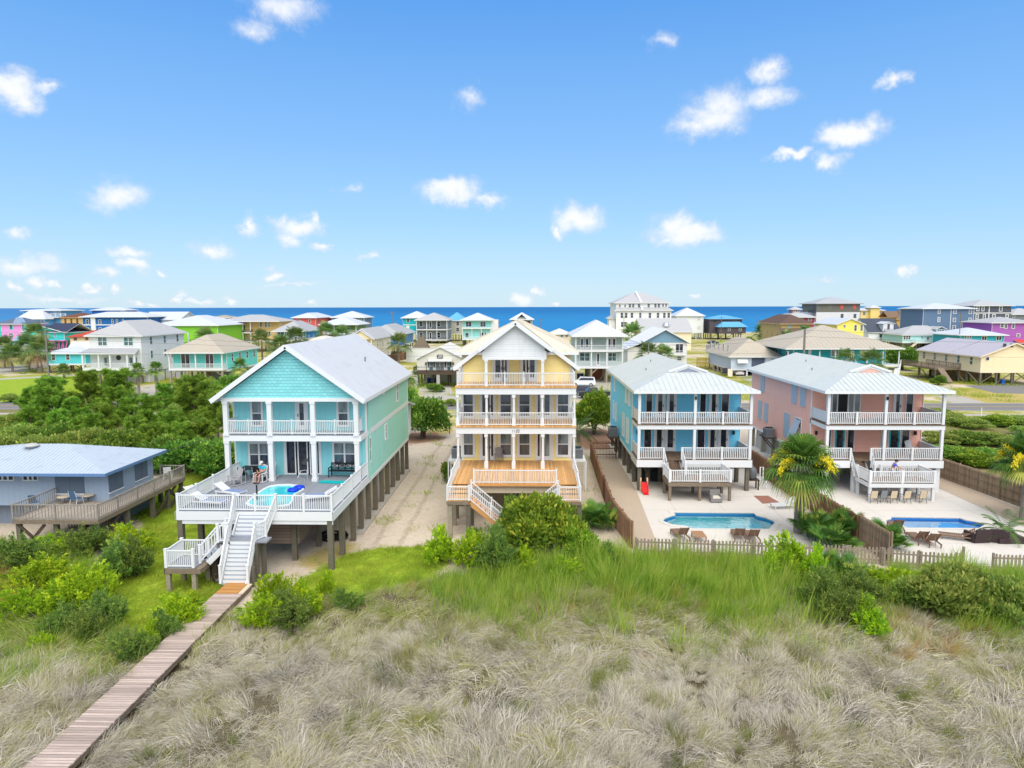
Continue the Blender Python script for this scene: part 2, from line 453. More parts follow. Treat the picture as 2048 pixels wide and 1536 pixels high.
# ================================================================ turquoise house with the raised pool deck
TQ = (142, 216, 222); TQW = lapm((160, 218, 204)); TQF = batm(TQ); TQS = pmat('turquoise_shakes', srgb(138, 214, 218), .65, .2, .05, 1., ('shake', .3, .2))
TQB = batm((162, 216, 202))  # side walls tinted warmer than the front, warm sunlight put into the colour
RWHITE = roofm((204, 206, 211))
def turquoise_house():
    P = thing('turquoise_house', 'turquoise gabled house on pilings with a swimming pool set in its raised deck', 'house', (-15.8, 46, 0))
    YP, YW, YB, XL, XR, ZD, ZU, ZE = 45., 46.6, 62.6, -20.4, -11.2, 3.45, 6.6, 9.0
    # walls
    mb = MB(); mb.box(XL, XR, YW, YB, 3.0, 6.3, 0); mb.build('wall', TQW, P)
    mb = MB(); mb.box(XL+.002, XR-.002, YW+.002, YB-.002, 6.3, ZE, 0); mb.build('wall', TQB, P)
    mb = MB(); mb.box(XL+.1, XR-.1, YW-.015, YW+.001, ZD, ZE); mb.build('wall', TQF, P)
    mb = MB(); mb.box(XL-.02, XR+.02, YP-.12, YB+.02, 6.16, 6.5); mb.box(XR-.005, XR+.03, YW+.2, YB, 2.85, 3.1)
    mb.box(XL-.02, XL+.1, YW-.04, YW+.1, ZD, ZE); mb.box(XR-.1, XR+.03, YW-.04, YW+.1, ZD, ZE); mb.box(XR-.08, XR+.03, YB-.1, YB+.03, 3., ZE)
    mb.box(XL-.05, XR+.05, YP-.14, YP+.14, 8.82, 9.06); mb.box(XR-.12, XR+.04, YP, YB, 8.8, 8.97); mb.box(XL-.04, XL+.12, YP, YB, 8.8, 8.97)
    mb.build('band', TRIM, P)
    mb = MB(); mb.ext([(XL-.05, YP-.06, 9.06), (XR+.05, YP-.06, 9.06), ((XL+XR)/2, YP-.06, 12.35)], (0, .2, 0)); mb.build('gable', TQS, P)
    mb = MB(); mb.ext([(XL, YB, ZE), (XR, YB, ZE), ((XL+XR)/2, YB, 12.3)], (0, -.1, 0)); mb.build('gable', TQS, P)
    mb = MB(); mb.box(XL+.1, XR-.1, YP, YW, 6.5, 6.58); mb.build('balcony_floor', DECKG, P)
    mb = MB(); mb.box(XL+.1, XR-.1, YP+.1, YW, 8.8, 8.84); mb.box(XL+.1, XR-.1, YP+.1, YW, 6.1, 6.15); mb.build('porch_ceiling', WHITE, P)
    roof(P, gable(-20.95, -10.8, 44.45, 63.1, 8.98, 12.6), [RWHITE, TRIM], th=.16, seam=.0, drop=.24)
    mb = MB()
    for sx, xe in ((-1, -20.97), (1, -10.78)):
        mb.beam((xe, 44.43, 8.86), (-15.875, 44.43, 12.48), .05, .3)
    mb.build('rake_board', TRIM, P)
    mb = MB(); mb.cyl((-13.2, 55, 10.7), (-13.2, 55, 11.05), .06); mb.build('roof_vent', MGREY, P)
    xs = [aty(*ca(x, 520), YP)[0] for x in (417, 657, 894, 1131)]
    for x in xs:
        column(P, x, YP, ZU-.1, 8.82, .3); column(P, x, YP, ZD, 6.16, .3)
    for i in range(3): rail_part(P, (xs[i]+.15, YP, ZU), (xs[i+1]-.15, YP, ZU), posts=True, post=.06, every=1.4, sp=.115)
    rail_part(P, (xs[3], YP+.15, ZU), (xs[3], YW, ZU), posts=False); rail_part(P, (xs[0], YP+.15, ZU), (xs[0], YW, ZU), posts=False)
    fr = ('y', YW-.015); W = dict(trim=.14)
    wpx(P, fr, ca, 560, 447, 613, 575, lower=GLASS, glass=GLASSL, **W); wpx(P, fr, ca, 1033, 445, 1086, 575, lower=GLASS, glass=GLASSL, **W)
    a = aty(*ca(803, 445), YW); b = aty(*ca(862, 560), YW); door(P, fr, a[0], b[0], ZU, a[1], hs=-1, rail=.2)
    wpx(P, fr, ca, 548, 678, 650, 795, cols=2, glass=GLASSL, lower=GLASS, **W); wpx(P, fr, ca, 1010, 675, 1126, 793, cols=2, glass=GLASSL, lower=GLASS, **W)
    mb = MB()
    a = aty(*ca(738, 678), YW)[0]; b = aty(*ca(936, 678), YW)[0]
    n = 3
    for i in range(n):
        u0 = a+(b-a)*i/n; u1 = a+(b-a)*(i+1)/n; door(P, fr, u0+.05, u1-.05, ZD+.02, 6.0, glass=GLASSD, glassz=.12, rail=.09, full=i == 1, name='glass_door')
    # right wall windows
    fx = ('x+', XR)
    for q in ((1201, 652, 1212, 770), (1288, 580, 1298, 645), (1350, 340, 1360, 440)): wpx(P, fx, ca, *q, trim=.1, full=False)
    a = atx(*ca(1278, 388), XR); mb = MB(); mb.box(XR, XR+.07, a[0]-.3, a[0]+.3, a[1]-.3, a[1]+.3); mb.build('wall_vent', TRIM, P)
    mb = MB(); mb.box(XR+.02, XR+.1, YW+.35, YW+.43, 3.1, 8.8); mb.build('downspout', TQB, P)
    for i, x in enumerate((-18.1, -12.9)):
        mb = MB(); mb.box(x-.09, x+.09, YW-.12, YW-.02, 4.1, 4.35); mb.build('outlet_box', MGREY, P)
    # rear porch
    mb = MB(); mb.box(-16.5, -11.4, 62.65, 65.3, 3.0, 3.4); mb.build('rear_porch_floor', WHITE, P)
    mb = MB(); mb.ext([(-11.05, 62.62, 6.4), (-11.05, 65.8, 5.75), (-17, 65.8, 5.75), (-17, 62.62, 6.4)], (0, 0, -.14)); mb.build('rear_porch_roof', RWHITE, P)
    for x in (-11.5, -16.4): column(P, x, 65.1, 3.4, 5.75, .22)
    rail_part(P, (-11.5, 62.7, 3.4), (-11.5, 65.1, 3.4), posts=False); rail_part(P, (-16.4, 65.1, 3.4), (-11.5, 65.1, 3.4), posts=False)
    # deck
    DX0, DX1, DY = -20.2, -11.2, 38.
    mb = MB(); mb.box(DX0, DX1, DY, YW, ZD-.06, ZD); mb.build('deck', DECKG, P)
    mb = MB(); mb.box(DX0-.04, DX1+.04, DY-.06, DY, 2.93, ZD-.02); mb.box(DX1, DX1+.06, DY-.06, YW, 2.93, ZD-.02); mb.box(DX0-.06, DX0, DY-.06, YW, 2.93, ZD-.02)
    mb.box(DX0, DX1, DY+.003, DY+.03, 2.7, 2.93)
    mb.build('deck_fascia', TRIM, P)
    mb = MB()
    for k in range(9): mb.box(DX0, DX1, DY+.8+k*.95, DY+.86+k*.95, 3.1, ZD-.06)
    mb.build('joists', TIMBER, P)
    xl = aty(*ca(462, 1050), DY)[0]; xr = aty(*ca(690, 1050), DY)[0]
    rail_part(P, (DX0+.07, DY+.07, ZD), (xl, DY+.07, ZD), post=.12, every=2.4)
    rail_part(P, (xr, DY+.07, ZD), (DX1-.07, DY+.07, ZD), post=.12, every=1.9)
    rail_part(P, (xl, DY+.07, ZD), (xr, DY+.07, ZD), post=.08, every=1.1)
    rail_part(P, (DX1-.07, DY+.07, ZD), (DX1-.07, YP-.2, ZD), post=.1, every=2.3); rail_part(P, (DX0+.07, DY+.07, ZD), (DX0+.07, YP-.2, ZD), post=.1, every=2.3)
    rail_part(P, (DX1-.07, YP+.15, ZD), (DX1-.07, YW, ZD), posts=False); rail_part(P, (DX0+.07, YP+.15, ZD), (DX0+.07, YW, ZD), posts=False)
    # pilings
    ys = [38.15, 40.5, 43.1]+[45.2+2.18*i for i in range(9)]
    for i, y in enumerate(ys):
        for x in ((-11.4, -20.05) if i < 3 else (-11.4, -15.8, -20.1)): piling(P, x, y, 2.95, .15, PILE)
    for x, y in ((-16.9, 39.2), (-14.0, 39.6), (-13.3, 42.), (-13.2, 44.3)): piling(P, x, y, 2.95, .14, PILE)
    mb = MB(); mb.box(-19.5, -12.0, 46.2, 62.3, -.2, 2.9); mb.build('ground_floor_wall', flat((196, 184, 158), .8), P)
    mb = MB()
    for y in (48.4, 52.8, 57.): mb.cyl((-11.85, y, 0), (-11.85, y, 2.9), .05)
    mb.build('drain_pipe', WHITE, P)
    mb = MB(); mb.box(-11.75, -11.05, 44.2, 62.4, -.2, .12); mb.build('kerb', CONC2, P)
    # wooden box that carries the pool below the deck
    mb = MB(); mb.box(-16.0, -13.75, 39.7, 44.2, .95, 2.95); mb.build('pool_box', pmat('pool_box_boards', srgb(134, 118, 108), .85, .1, .15, 2., ('boards', 'z', .19, .2)), P)
    # front stairs
    ST = dict(tread=flat((150, 158, 172), .6), riser=TRIM)
    cxm = (xl+xr)/2; bx = -15.75
    stairs(P, (cxm, DY-.02, ZD), (cxm, DY-1.0, 2.35), 1.75, 6, **ST)
    mb = MB(); mb.box(xl-.15, xr+.1, DY-1.75, DY-1.0, 2.2, 2.3); mb.build('stair_landing', DECKG, P)
    mb = MB(); mb.box(xl-.3, xl-.1, DY-1.7, DY-1.0, 1.6, 2.2); mb.build('landing_beam', TIMBER, P)
    stairs(P, (bx, DY-1.75, 2.3), (bx-.0, 35.05, .36), 1.32, 10, **ST)
    for x0, x1 in ((xl, bx-.74), (xr, bx+.74)):
        rail_part(P, (x0, DY, ZD), (x0+(x1-x0)*.4, DY-1.02, 2.3), post=.11, every=9, sp=.11, name='stair_rail')
        rail_part(P, (x0+(x1-x0)*.4, DY-1.02, 2.3), (x1, DY-1.75, 2.3), post=.11, every=9, sp=.11, name='stair_rail')
        rail_part(P, (x1, DY-1.75, 2.3), (x1, 35.1, .36), post=.11, every=1.6, sp=.11, name='stair_rail')
    for x, y in ((-15.0, 36.35), (-14.95, 35.6), (-16.6, 36.4), (-14.9, 37.1)): piling(P, x, y, 2.2 if y > 36 else 1.1, .11, PILE)
    # side flight and lower landing
    px0, px1, py0, py1, pz = -19.25, -17.7, 34.75, 36.5, 1.35
    mb = MB(); mb.box(px0, px1, py0, py1, pz-.06, pz); mb.build('stair_landing', DECKG, P)
    mb = MB(); mb.box(px0-.03, px1+.35, py0-.06, py0, pz-.3, pz-.03); mb.box(px0-.06, px0, py0-.06, py1, pz-.3, pz-.03); mb.box(px1, px1+.35, py0, py1, pz-.3, pz-.06); mb.build('landing_beam', TIMBER, P)
    stairs(P, (xl-.1, DY-1.4, 2.3), (px1, DY-1.4-.6, pz), 1.2, 5, **ST)
    for y in (DY-1.95, DY-.9):
        rail_part(P, (xl-.1, y, 2.3), (px1, y-.6, pz), post=.12, every=.8, sp=.14, name='stair_rail')
    rail_part(P, (xl-.1, DY-1.95, 2.3), (bx-.85, DY-1.8, 2.3), post=.11, every=9, name='stair_rail')
    rail_part(P, (px0+.05, py0+.05, pz), (px1-.05, py0+.05, pz), post=.13, every=9, sp=.1); rail_part(P, (px0+.05, py0+.05, pz), (px0+.05, py1, pz), post=.13, every=9, sp=.1)
    rail_part(P, (px0+.05, py1, pz), (px1, py1, pz), post=.13, every=9, sp=.1)
    for x, y in ((px0+.12, py0+.1), (px1-.05, py0+.1), (px0+.12, py1-.1), (px1-.05, py1-.1)): piling(P, x, y, pz-.06, .11, PILE2)
    for x, y in ((-17.3, 36.3), (-17.25, 37.)): piling(P, x, y, 1.7, .13, DARKT)
    stairs(P, (-17.5, 37.2, 1.3), (-16.7, 36.2, .2), 1.1, 4, DECKG, DARKT)
    return P
turquoise_house()

# ================================================================ yellow three-storey house
YEL = (250, 230, 156); YLAP = lapm(YEL, .18)
RCREAM = roofm((216, 208, 192))
def yellow_house():
    P = thing('yellow_house', 'yellow three-storey house with white balconies and a new pine deck', 'house', (-1.06, 52, 0))
    YP, YW, YB, XL, XR = 51.1, 53.9, 72., -5.4, 3.3
    Z1, Z2, Z3, XM = 2.9, 6.19, 9.16, -1.06
    mb = MB(); mb.box(XL+.12, XR-.12, YW, YB, 2.6, 9.2); mb.build('wall', YLAP, P)
    mb = MB(); mb.ext([(XL+.12, YW, 9.2), (XR-.12, YW, 9.2), (XR-.12, YW, 10.4), (XM, YW, 13.6), (XL+.12, YW, 10.4)], (0, .28, 0)); mb.build('wall', YLAP, P)
    mb = MB()   # white bands at each floor
    for z0, z1 in ((Z2-.62, Z2-.14), (Z3-.62, Z3-.14)): mb.box(XL-.12, XR+.12, YP-.16, YP+.16, z0, z1); mb.box(XL-.1, XL+.14, YP, YW+.3, z0, z1); mb.box(XR-.14, XR+.1, YP, YW+.3, z0, z1)
    for x in (XL+.1, XR-.1): mb.box(x-.08, x+.08, YW-.04, YW+.1, Z1, 10.3)
    for z in (Z2-.66, Z3-.66): mb.box(XL+.2, XR-.2, YW-.05, YW, z-.25, z)
    mb.build('band', TRIM, P)
    mb = MB()
    for z in (Z2, Z3): mb.box(XL-.16, XR+.16, YP-.24, YW, z-.14, z)
    mb.build('balcony_floor', DECKO, P)
    mb = MB()
    for z in (Z2-.63, Z3-.63): mb.box(XL+.1, XR-.1, YP+.1, YW-.05, z-.04, z)
    mb.build('porch_ceiling', WHITE, P)
    # roof: steep front gable plus broad shed dormers either side of the ridge
    e0, e1, zr, ze = -5.95, 3.83, 13.95, 10.28
    sl = (zr-ze)/(XM-e0); hw = 2.72; zk = zr-sl*hw
    roof(P, gable(e0, e1, YW-.45, YW+.75, ze, zr), [RCREAM, TRIM], seam=.45, drop=.2)
    roof(P, gable(XM-hw, XM+hw, 50.6, 58.6, zk, zr+.003), [RCREAM, TRIM], seam=.45, drop=.2, name='gable_roof')
    roof(P, hip(XM-4.85, XM+4.85, 53.5, YB+.4, 11.5, 13.85, 'y'), [RCREAM, TRIM], seam=.45, drop=.2, name='hip_roof')
    mb = MB(); mb.box(XM-4.3, XM+4.3, YW+.3, YB-.01, 9.2, 11.4); mb.build('wall', lapm((240, 224, 176), .18), P)
    # pediment
    x0, x1 = aty(*cb(361, 240), YP)[0], aty(*cb(767, 240), YP)[0]
    zb = 11.25
    f = lambda x: ze+sl*(min(x-e0, e1-x))-.12
    mb = MB(); mb.ext([(x0, YP-.05, zb), (x1, YP-.05, zb), (x1, YP-.05, f(x1)), (XM, YP-.05, f(XM)), (x0, YP-.05, f(x0))], (0, .22, 0)); mb.build('pediment', lapm((222, 224, 226), .18), P)
    mb = MB(); mb.box(x0-.1, x1+.1, YP-.1, YP+.2, zb-.14, zb)
    
    for s_ in (-1, 1): mb.beam((XM+s_*hw, 50.58, zk-.1), (XM, 50.58, zr-.1), .06, .3); mb.beam((XM+s_*4.9, YW-.47, ze-.1), (XM+s_*hw, YW-.47, zk-.1), .06, .3)
    
    mb.box(x0-.12, x0+.05, YP-.12, YP+.2, zb-.1, zb+.5); mb.box(x1-.05, x1+.12, YP-.12, YP+.2, zb-.1, zb+.5)
    mb.build('rake_board', TRIM, P)
    mb = MB(); mb.box(x0, x1, YP, YW, zb+.05, zb+.1); mb.build('porch_ceiling', WHITE, P)
    # columns
    for xs, z0, z1 in (((183, 378, 560, 750, 957), Z2, Z3-.62), ((172, 374, 558, 754, 962), Z1, Z2-.62)):
        for i, x in enumerate(xs):
            X = aty(*cb(x, 600), YP)[0]
            X = {0: XL, 4: XR}.get(i, X)
            mb = MB(); s = .1
            mb.lathe((X, YP, 0), [(.11, z0+.55), (.095, z0+1.2), (.085, z1-.3), (.1, z1-.26)], 12)
            mb.box(X-.14, X+.14, YP-.14, YP+.14, z0, z0+.55); mb.box(X-.13, X+.13, YP-.13, YP+.13, z1-.26, z1)
            mb.build('column', WHITE, P)
    for x in (376, 752):
        X = aty(*cb(x, 400), YP)[0]; column(P, X, YP, Z3, zb-.14, .2)
    for z in (Z2, Z3):
        xs = [XL, aty(*cb(378, 600), YP)[0], aty(*cb(560, 600), YP)[0], aty(*cb(750, 600), YP)[0], XR] if z == Z2 else [XL, aty(*cb(376, 400), YP)[0], aty(*cb(752, 400), YP)[0], XR]
        for i in range(len(xs)-1): rail_part(P, (xs[i], YP-.12, z), (xs[i+1], YP-.12, z), post=.05, every=1.6, sp=.12, bw=.03, h=1.0)
        for x in (XL, XR): rail_part(P, (x, YP-.1, z), (x, YW, z), post=.06, every=9, sp=.12, bw=.03, h=1.0)
    fr = ('y', YW)
    for (ya, yb) in ((758, 900), (493, 640)):
        for xa, xb in ((222, 287), (472, 540), (598, 664), (855, 922)): wpx(P, fr, cb, xa, ya, xb, yb, trim=.2, glass=GLASSL if ya > 700 else GLASS, lower=GLASS)
    for z, zt in ((Z1, 5.4), (Z2, 8.4)):
        for xa, xb, big in ((330, 436, 0), (706, 818, 1)):
            a = aty(*cb(xa, 600), YW)[0]; b = aty(*cb(xb, 600), YW)[0]; m = a+(b-a)*(.36 if big else .6)
            if big: door(P, fr, a+.06, m-.05, z, zt, rail=.12, glass=GLASSD, full=False); door(P, fr, m+.05, b-.06, z, zt, rail=.17, glass=GLASSL if z == Z1 else GLASS, hs=-1)
            else: door(P, fr, a+.06, m-.05, z, zt, rail=.17, glass=GLASSD); door(P, fr, m+.05, b-.06, z, zt, rail=.15, glass=GLASSD, hs=-1)
    for xa, xb, big in ((420, 528, 0), (607, 716, 1)):
        a = aty(*cb(xa, 400), YW)[0]; b = aty(*cb(xb, 400), YW)[0]; m = a+(b-a)*(.4 if big else .62)
        door(P, fr, a+.06, m-.05, Z3, 11.4, rail=.14, glass=GLASSD, full=not big); door(P, fr, m+.05, b-.06, Z3, 11.4, rail=.14, glass=GLASSD, hs=-1)
    # house number on the white band
    strokes = [[(0, 0, 0, 1)], [(0, 0, 0, 1)], [(0, 1, .5, 1), (.5, 1, .5, .5), (.5, .5, 0, .5), (0, .5, 0, 0), (0, 0, .5, 0)], [(0, 0, 0, 1), (0, 1, .5, 1), (.5, 1, .5, 0), (.5, 0, 0, 0)]]
    for i, st in enumerate(strokes):
        mb = MB(); x0 = XM-.27+i*.15+(.03 if i < 2 else 0)
        for a, b, c_, d_ in st: mb.beam((x0+a*.17, YP-.175, Z2-.5+b*.2), (x0+c_*.17, YP-.175, Z2-.5+d_*.2), .02, .035, up=(0, 1, 0))
        mb.build('house_number', DGREY, P)
    # deck
    wx0 = aty(*cb(265, 1180), 43.8)[0]; wx1 = aty(*cb(860, 1180), 43.8)[0]; DX0, DX1 = -5.42, 3.32
    YC, YF = 46.6, 43.7
    mb = MB(); mb.box(DX0, DX1, YC, YW, Z1-.06, Z1); mb.build('deck', DECKO, P)
    for k, (a, b) in enumerate(((DX0, wx0), (wx1, DX1))):
        mb = MB(); mb.box(a, b, YF, YC-1.3, Z1-.46, Z1-.4); mb.box(a, b, YC-1.3, YC-.65, Z1-.33, Z1-.27); mb.box(a, b, YC-.65, YC, Z1-.2, Z1-.14)
        mb.build('deck_wing', DECKO, P)
        mb = MB(); mb.box(a, b, YF-.05, YF, Z1-.66, Z1-.42); mb.build('beam', TIMBER, P)
        rail_part(P, (a+.05, YF+.05, Z1-.4), (b-.05, YF+.05, Z1-.4), post=.08, every=9, sp=.11, bw=.03)
        xs_ = a+.05 if k == 0 else b-.05
        rail_part(P, (xs_, YF+.05, Z1-.4), (xs_, YC-.4, Z1-.2), post=.08, every=9, sp=.11, bw=.03); rail_part(P, (xs_, YC-.4, Z1), (xs_, YP-.15, Z1), post=.08, every=2.4, sp=.11, bw=.03)
        for x in (a+.2, b-.1):
            for y in (YF+.2, YC-.2): piling(P, x, y, Z1-.66, .15, PILE2 if x < -5 else PILE)
    rail_part(P, (wx0+.05, YC+.05, Z1), (wx1-.05, YC+.05, Z1), post=.1, every=9, sp=.11, bw=.03)
    mb = MB(); mb.box(wx0, wx1, YC-.06, YC, Z1-.18, Z1-.03); mb.build('beam', PINE, P)
    mb = MB(); mb.box(wx0, wx1, YC+.3, YC+.4, Z1-.75, Z1-.2); mb.build('beam', PALEW, P)
    for sg, x in ((1, wx0), (-1, wx1)):
        n = 9; x2 = x+sg*2.7
        stairs(P, (x, YF+.75, Z1-.4), (x2, YF+.75, .15), 1.15, n, PINE, PINE)
        for y in (YF+.12, YF+1.4): rail_part(P, (x, y, Z1-.4), (x2, y, .15), post=.09, every=1.1, sp=.12, bw=.03, name='stair_rail')
        mb = MB(); mb.beam((x+sg*.1, YF+.12, Z1-.1), (x2, YF+.12, .5), .03, .03); mb.build('stair_rail', VINYL, P)
    for y in (48, 51.1, 54, 57, 60, 63, 66, 69.5, 71.8):
        for x in (DX0+.2, XM, DX1-.2): piling(P, x, y, 2.65, .15, PILE)
    mb = MB(); mb.box(-4.6, 2.5, 56, 71.5, -.1, 2.6); mb.build('ground_floor_wall', flat((214, 200, 160), .8), P)
    for sg, x in ((-1, XL+.1), (1, XR-.1)):
        mb = MB(); xo = x+sg*1.35
        mb.box(min(x, xo), max(x, xo), 55.2, 57.2, 2.5, 2.62); mb.beam((xo, 55.3, 0), (xo, 55.3, 2.5), .1, .1); mb.beam((xo, 57.1, 0), (xo, 57.1, 2.5), .1, .1); mb.build('ac_platform', WHITE, P)
    for k, sx in enumerate((-1, 1)):
        fx = ('x-', XL+.12) if sx < 0 else ('x+', XR-.12)
        for y in (57, 61, 66):
            for z in (3.7, 7.): window(P, fx, y, y+.9, z, z+1.5, full=False)
    return P
yellow_house()

# ================================================================ blue and pink twin houses
RGREY = roofm((198, 204, 204))
def twin_house(name, label, X0, X1, wall, crop, doors, z1=2.65, z2=5.55, shutters=None, stair=(0, 0), plat=None, pilemat=PILE, deckw=False):
    YP, YW, YB, ZE, ZR = 55.6, 58.7, 74.5, 8.3, 10.05
    XM = (X0+X1)/2
    P = thing(name, label, 'house', (XM, 58, 0))
    mb = MB(); mb.box(X0, X1, YW, YB, z1-.35, ZE); mb.build('wall', wall, P)
    mb = MB()
    mb.box(X0-.05, X1+.05, YP-.13, YP+.13, z2-.42, z2-.08); mb.box(X0-.03, X0+.13, YP, YW+.12, z2-.42, z2-.08); mb.box(X1-.13, X1+.03, YP, YW+.12, z2-.42, z2-.08)
    mb.box(X0-.05, X1+.05, YP-.12, YP+.12, ZE-.22, ZE-.02); mb.box(X0-.03, X0+.13, YP, YW, ZE-.22, ZE-.02); mb.box(X1-.13, X1+.03, YP, YW, ZE-.22, ZE-.02)
    for x in (X0, X1): mb.box(x-.03, x+.03, YW-.06, YW+.1, z1, ZE); mb.box(x-.03, x+.03, YB-.1, YB+.03, z1-.3, ZE)
    mb.box(X0-.04, X0+.02, YW, YB, z1-.5, z1-.3)
    mb.build('band', TRIM, P)
    mb = MB(); mb.box(X0-.06, X1+.06, YP-.2, YW, z1-.06, z1); mb.box(X0-.05, X1+.05, YP-.2, YW, z2-.06, z2); mb.build('porch_floor', DECKB, P)
    s0, s1 = [aty(*crop(x, 700), YP)[0] for x in stair]
    mb = MB(); mb.box(X0-.06, s0, YP-.22, YP-.16, z1-.62, z1-.03); mb.box(s1, X1+.06, YP-.22, YP-.16, z1-.62, z1-.03); mb.box(X0-.08, X0-.02, YP-.2, YW, z1-.62, z1-.03); mb.box(X1+.02, X1+.08, YP-.2, YW, z1-.62, z1-.03)
    mb.build('fascia', TRIM, P)
    mb = MB(); mb.box(X0, X1, YP, YW, ZE-.05, ZE-.02); mb.box(X0, X1, YP, YW, z2-.46, z2-.42); mb.build('porch_ceiling', WHITE, P)
    # hip front with a small gablet, ridge running back
    a, b, yf, yg, yb = X0-.45, X1+.45, YP-.55, 58.45, 75.
    sl = (ZR-ZE)/(XM-a); zg = ZE+sl*(yg-yf); xi = a+(yg-yf); xj = b-(yg-yf)
    roof(P, [[(a, yf, ZE), (b, yf, ZE), (xj, yg, zg), (xi, yg, zg)],
             [(a, yf, ZE), (xi, yg, zg), (XM, yg, ZR), (XM, yb, ZR), (a, yb, ZE)],
             [(b, yf, ZE), (b, yb, ZE), (XM, yb, ZR), (XM, yg, ZR), (xj, yg, zg)]], [RGREY, TRIM], seam=.42, drop=.22)
    mb = MB(); mb.face([(xi+.2, yg+.05, zg), (xj-.2, yg+.05, zg), (XM, yg+.05, ZR-.1)]); mb.build('gablet', wall if name != 'blue_house' else lapm((150, 156, 176), .15), P)
    mb = MB(); mb.beam((xi, yg-.03, zg+.06), (XM, yg-.03, ZR+.05), .16, .16); mb.beam((xj, yg-.03, zg+.06), (XM, yg-.03, ZR+.05), .16, .16); mb.build('rake_board', TRIM, P)
    mb = MB(); mb.ext([(X0, YB-.01, ZE-.05), (X1, YB-.01, ZE-.05), (XM, YB-.01, ZR-.2)], (0, -.1, 0)); mb.build('gable', wall, P)
    mb = MB()
    for x, y in ((XM-2.6, 64), (XM-1.4, 68.5)): z = ZE+sl*(x-a); mb.cyl((x, y, z), (x, y, z+.22), .05)
    mb.build('roof_vent', MGREY, P)
    # columns, railings
    for x in (X0+.1, XM, X1-.1): column(P, x, YP, z1, z2-.42, .22, cap=False); column(P, x, YP, z2, ZE-.2, .22, cap=False)
    for x in ((X0+.1+XM)/2, (X1-.1+XM)/2): column(P, x, YP-.02, z2, z2+1.02, .18, cap=False, name='rail_post')
    x = (X1-.1+XM)/2; column(P, x, YP-.02, z1, z1+1.02, .18, cap=False, name='rail_post')
    RP = dict(posts=False, sp=.14, bw=.055, h=.98)
    q = [X0+.1, (X0+.1+XM)/2, XM, (X1-.1+XM)/2, X1-.1]
    for i in range(4): rail_part(P, (q[i]+.1, YP, z2), (q[i+1]-.1, YP, z2), **RP)
    rail_part(P, (X0+.2, YP, z1), (s0, YP, z1), **RP)
    if s1 < XM-.2: rail_part(P, (s1, YP, z1), (XM-.1, YP, z1), **RP)
    rail_part(P, (max(s1, XM)+.1, YP, z1), (q[3]-.1, YP, z1), **RP); rail_part(P, (q[3]+.1, YP, z1), (q[4]-.1, YP, z1), **RP)
    for x in (X0+.1, X1-.1):
        for z in (z1, z2): 
            mb = MB(); mb.box(x-.03, x+.03, YP+.1, YW, z+.1, z+.9); mb.box(x-.05, x+.05, YP+.1, YW, z+.9, z+.98); mb.build('side_screen', WHITE, P)
    fr = ('y', YW)
    for spec in doors:
        kind, lv, xa, xb = spec[:4]; z = (z1, z2)[lv]; u0 = aty(*crop(xa, 600), YW)[0]; u1 = aty(*crop(xb, 600), YW)[0]
        zt = z+2.25
        if kind == 'd': door(P, fr, u0, u1, z, zt, leaf=spec[4] if len(spec) > 4 else None, rail=.14, glass=GLASSD)
        elif kind == 'g': window(P, fr, u0, u1, z+.1, zt, trim=.06, glass=GLASSD, bar=False, full=False, name='side_light')
        elif kind == 't': window(P, fr, u0, u1, zt+.2, zt+.45, trim=.05, bar=False, cols=3, glass=GLASSD, full=False, name='transom')
        elif kind == 'p': window(P, fr, u0, u1, z+.1, zt, trim=.1, bar=False, cols=2, glass=GLASSL, full=False, name='glass_door')
        elif kind == 'o': mb = MB(); mb.box(u0, u1, YW-.03, YW, z, zt+.1); mb.build('doorway_shade_panel', BLACK, P)  # shade inside the open door put in as a flat black panel
    # lanterns
    for x in (X0+.45, X1-.55):
        mb = MB(); mb.box(x-.04, x+.04, YW-.06, YW, z1+1.7, z1+1.8); mb.box(x-.08, x+.08, YW-.22, YW-.06, z1+1.5, z1+1.82); mb.build('wall_lantern', BLACK, P)
    mb = MB(); mb.box(XM-.07, XM+.07, YP-.2, YP-.1, ZE-.75, ZE-.5); mb.build('floodlight', BLACK, P)
    # left wall openings
    fx = ('x-', X0)
    for y, z, w, h in ((70.6, 6.4, .95, 1.45), (62.0, 6.4, .95, 1.45), (60.0, 6.4, .95, 1.45), (71.2, 3.5, .8, 1.7), (69.3, 3.5, .8, 1.7), (63.4, 3.05, 1.2, 2.), (60.7, 2.95, 1.2, 2.1)):
        if shutters:
            mb = MB()
            if y == 60.7 and z < 3: mb.beam((X0-.1, y+.6, z+2.05), (X0-.75, y+.6, z+.35), 1.35, .04, up=(1, 0, 0)); window(P, fx, y, y+w, z, z+h, full=False)
            else: mb.box(X0-.07, X0, y-.1, y+w+.1, z-.1, z+h+.1)
            mb.build('storm_shutter', shutters, P)
        else: window(P, fx, y, y+w, z, z+h, trim=.07, glass=flat((214, 220, 226)), full=False)
    # stairs to the platform deck
    px0, px1, py0, py1, pz = plat
    mid = (s0+s1)/2; w = s1-s0-.1
    stairs(P, (mid, YP-.2, z1), (mid+.25, py1+.15, pz), w, 6, DECKB, DECKB if not deckw else DECKB, stringer=WHITE)
    for x in (s0, s1): rail_part(P, (x, YP-.2, z1), (x+.25, py1+.15, pz), posts=True, post=.14, every=9, sp=.14, bw=.055, name='stair_rail', cap=False)
    mb = MB(); mb.box(px0, px1, py0, py1+.2, pz-.05, pz); mb.build('platform_deck', DECKB, P)
    mb = MB(); mb.box(px0-.04, px1+.04, py0-.05, py0, pz-.32, pz-.02); mb.box(px0-.05, px0, py0, py1+.2, pz-.32, pz-.02); mb.box(px1, px1+.05, py0, py1+.2, pz-.32, pz-.02); mb.build('platform_fascia', TRIM if deckw else TIMBER, P)
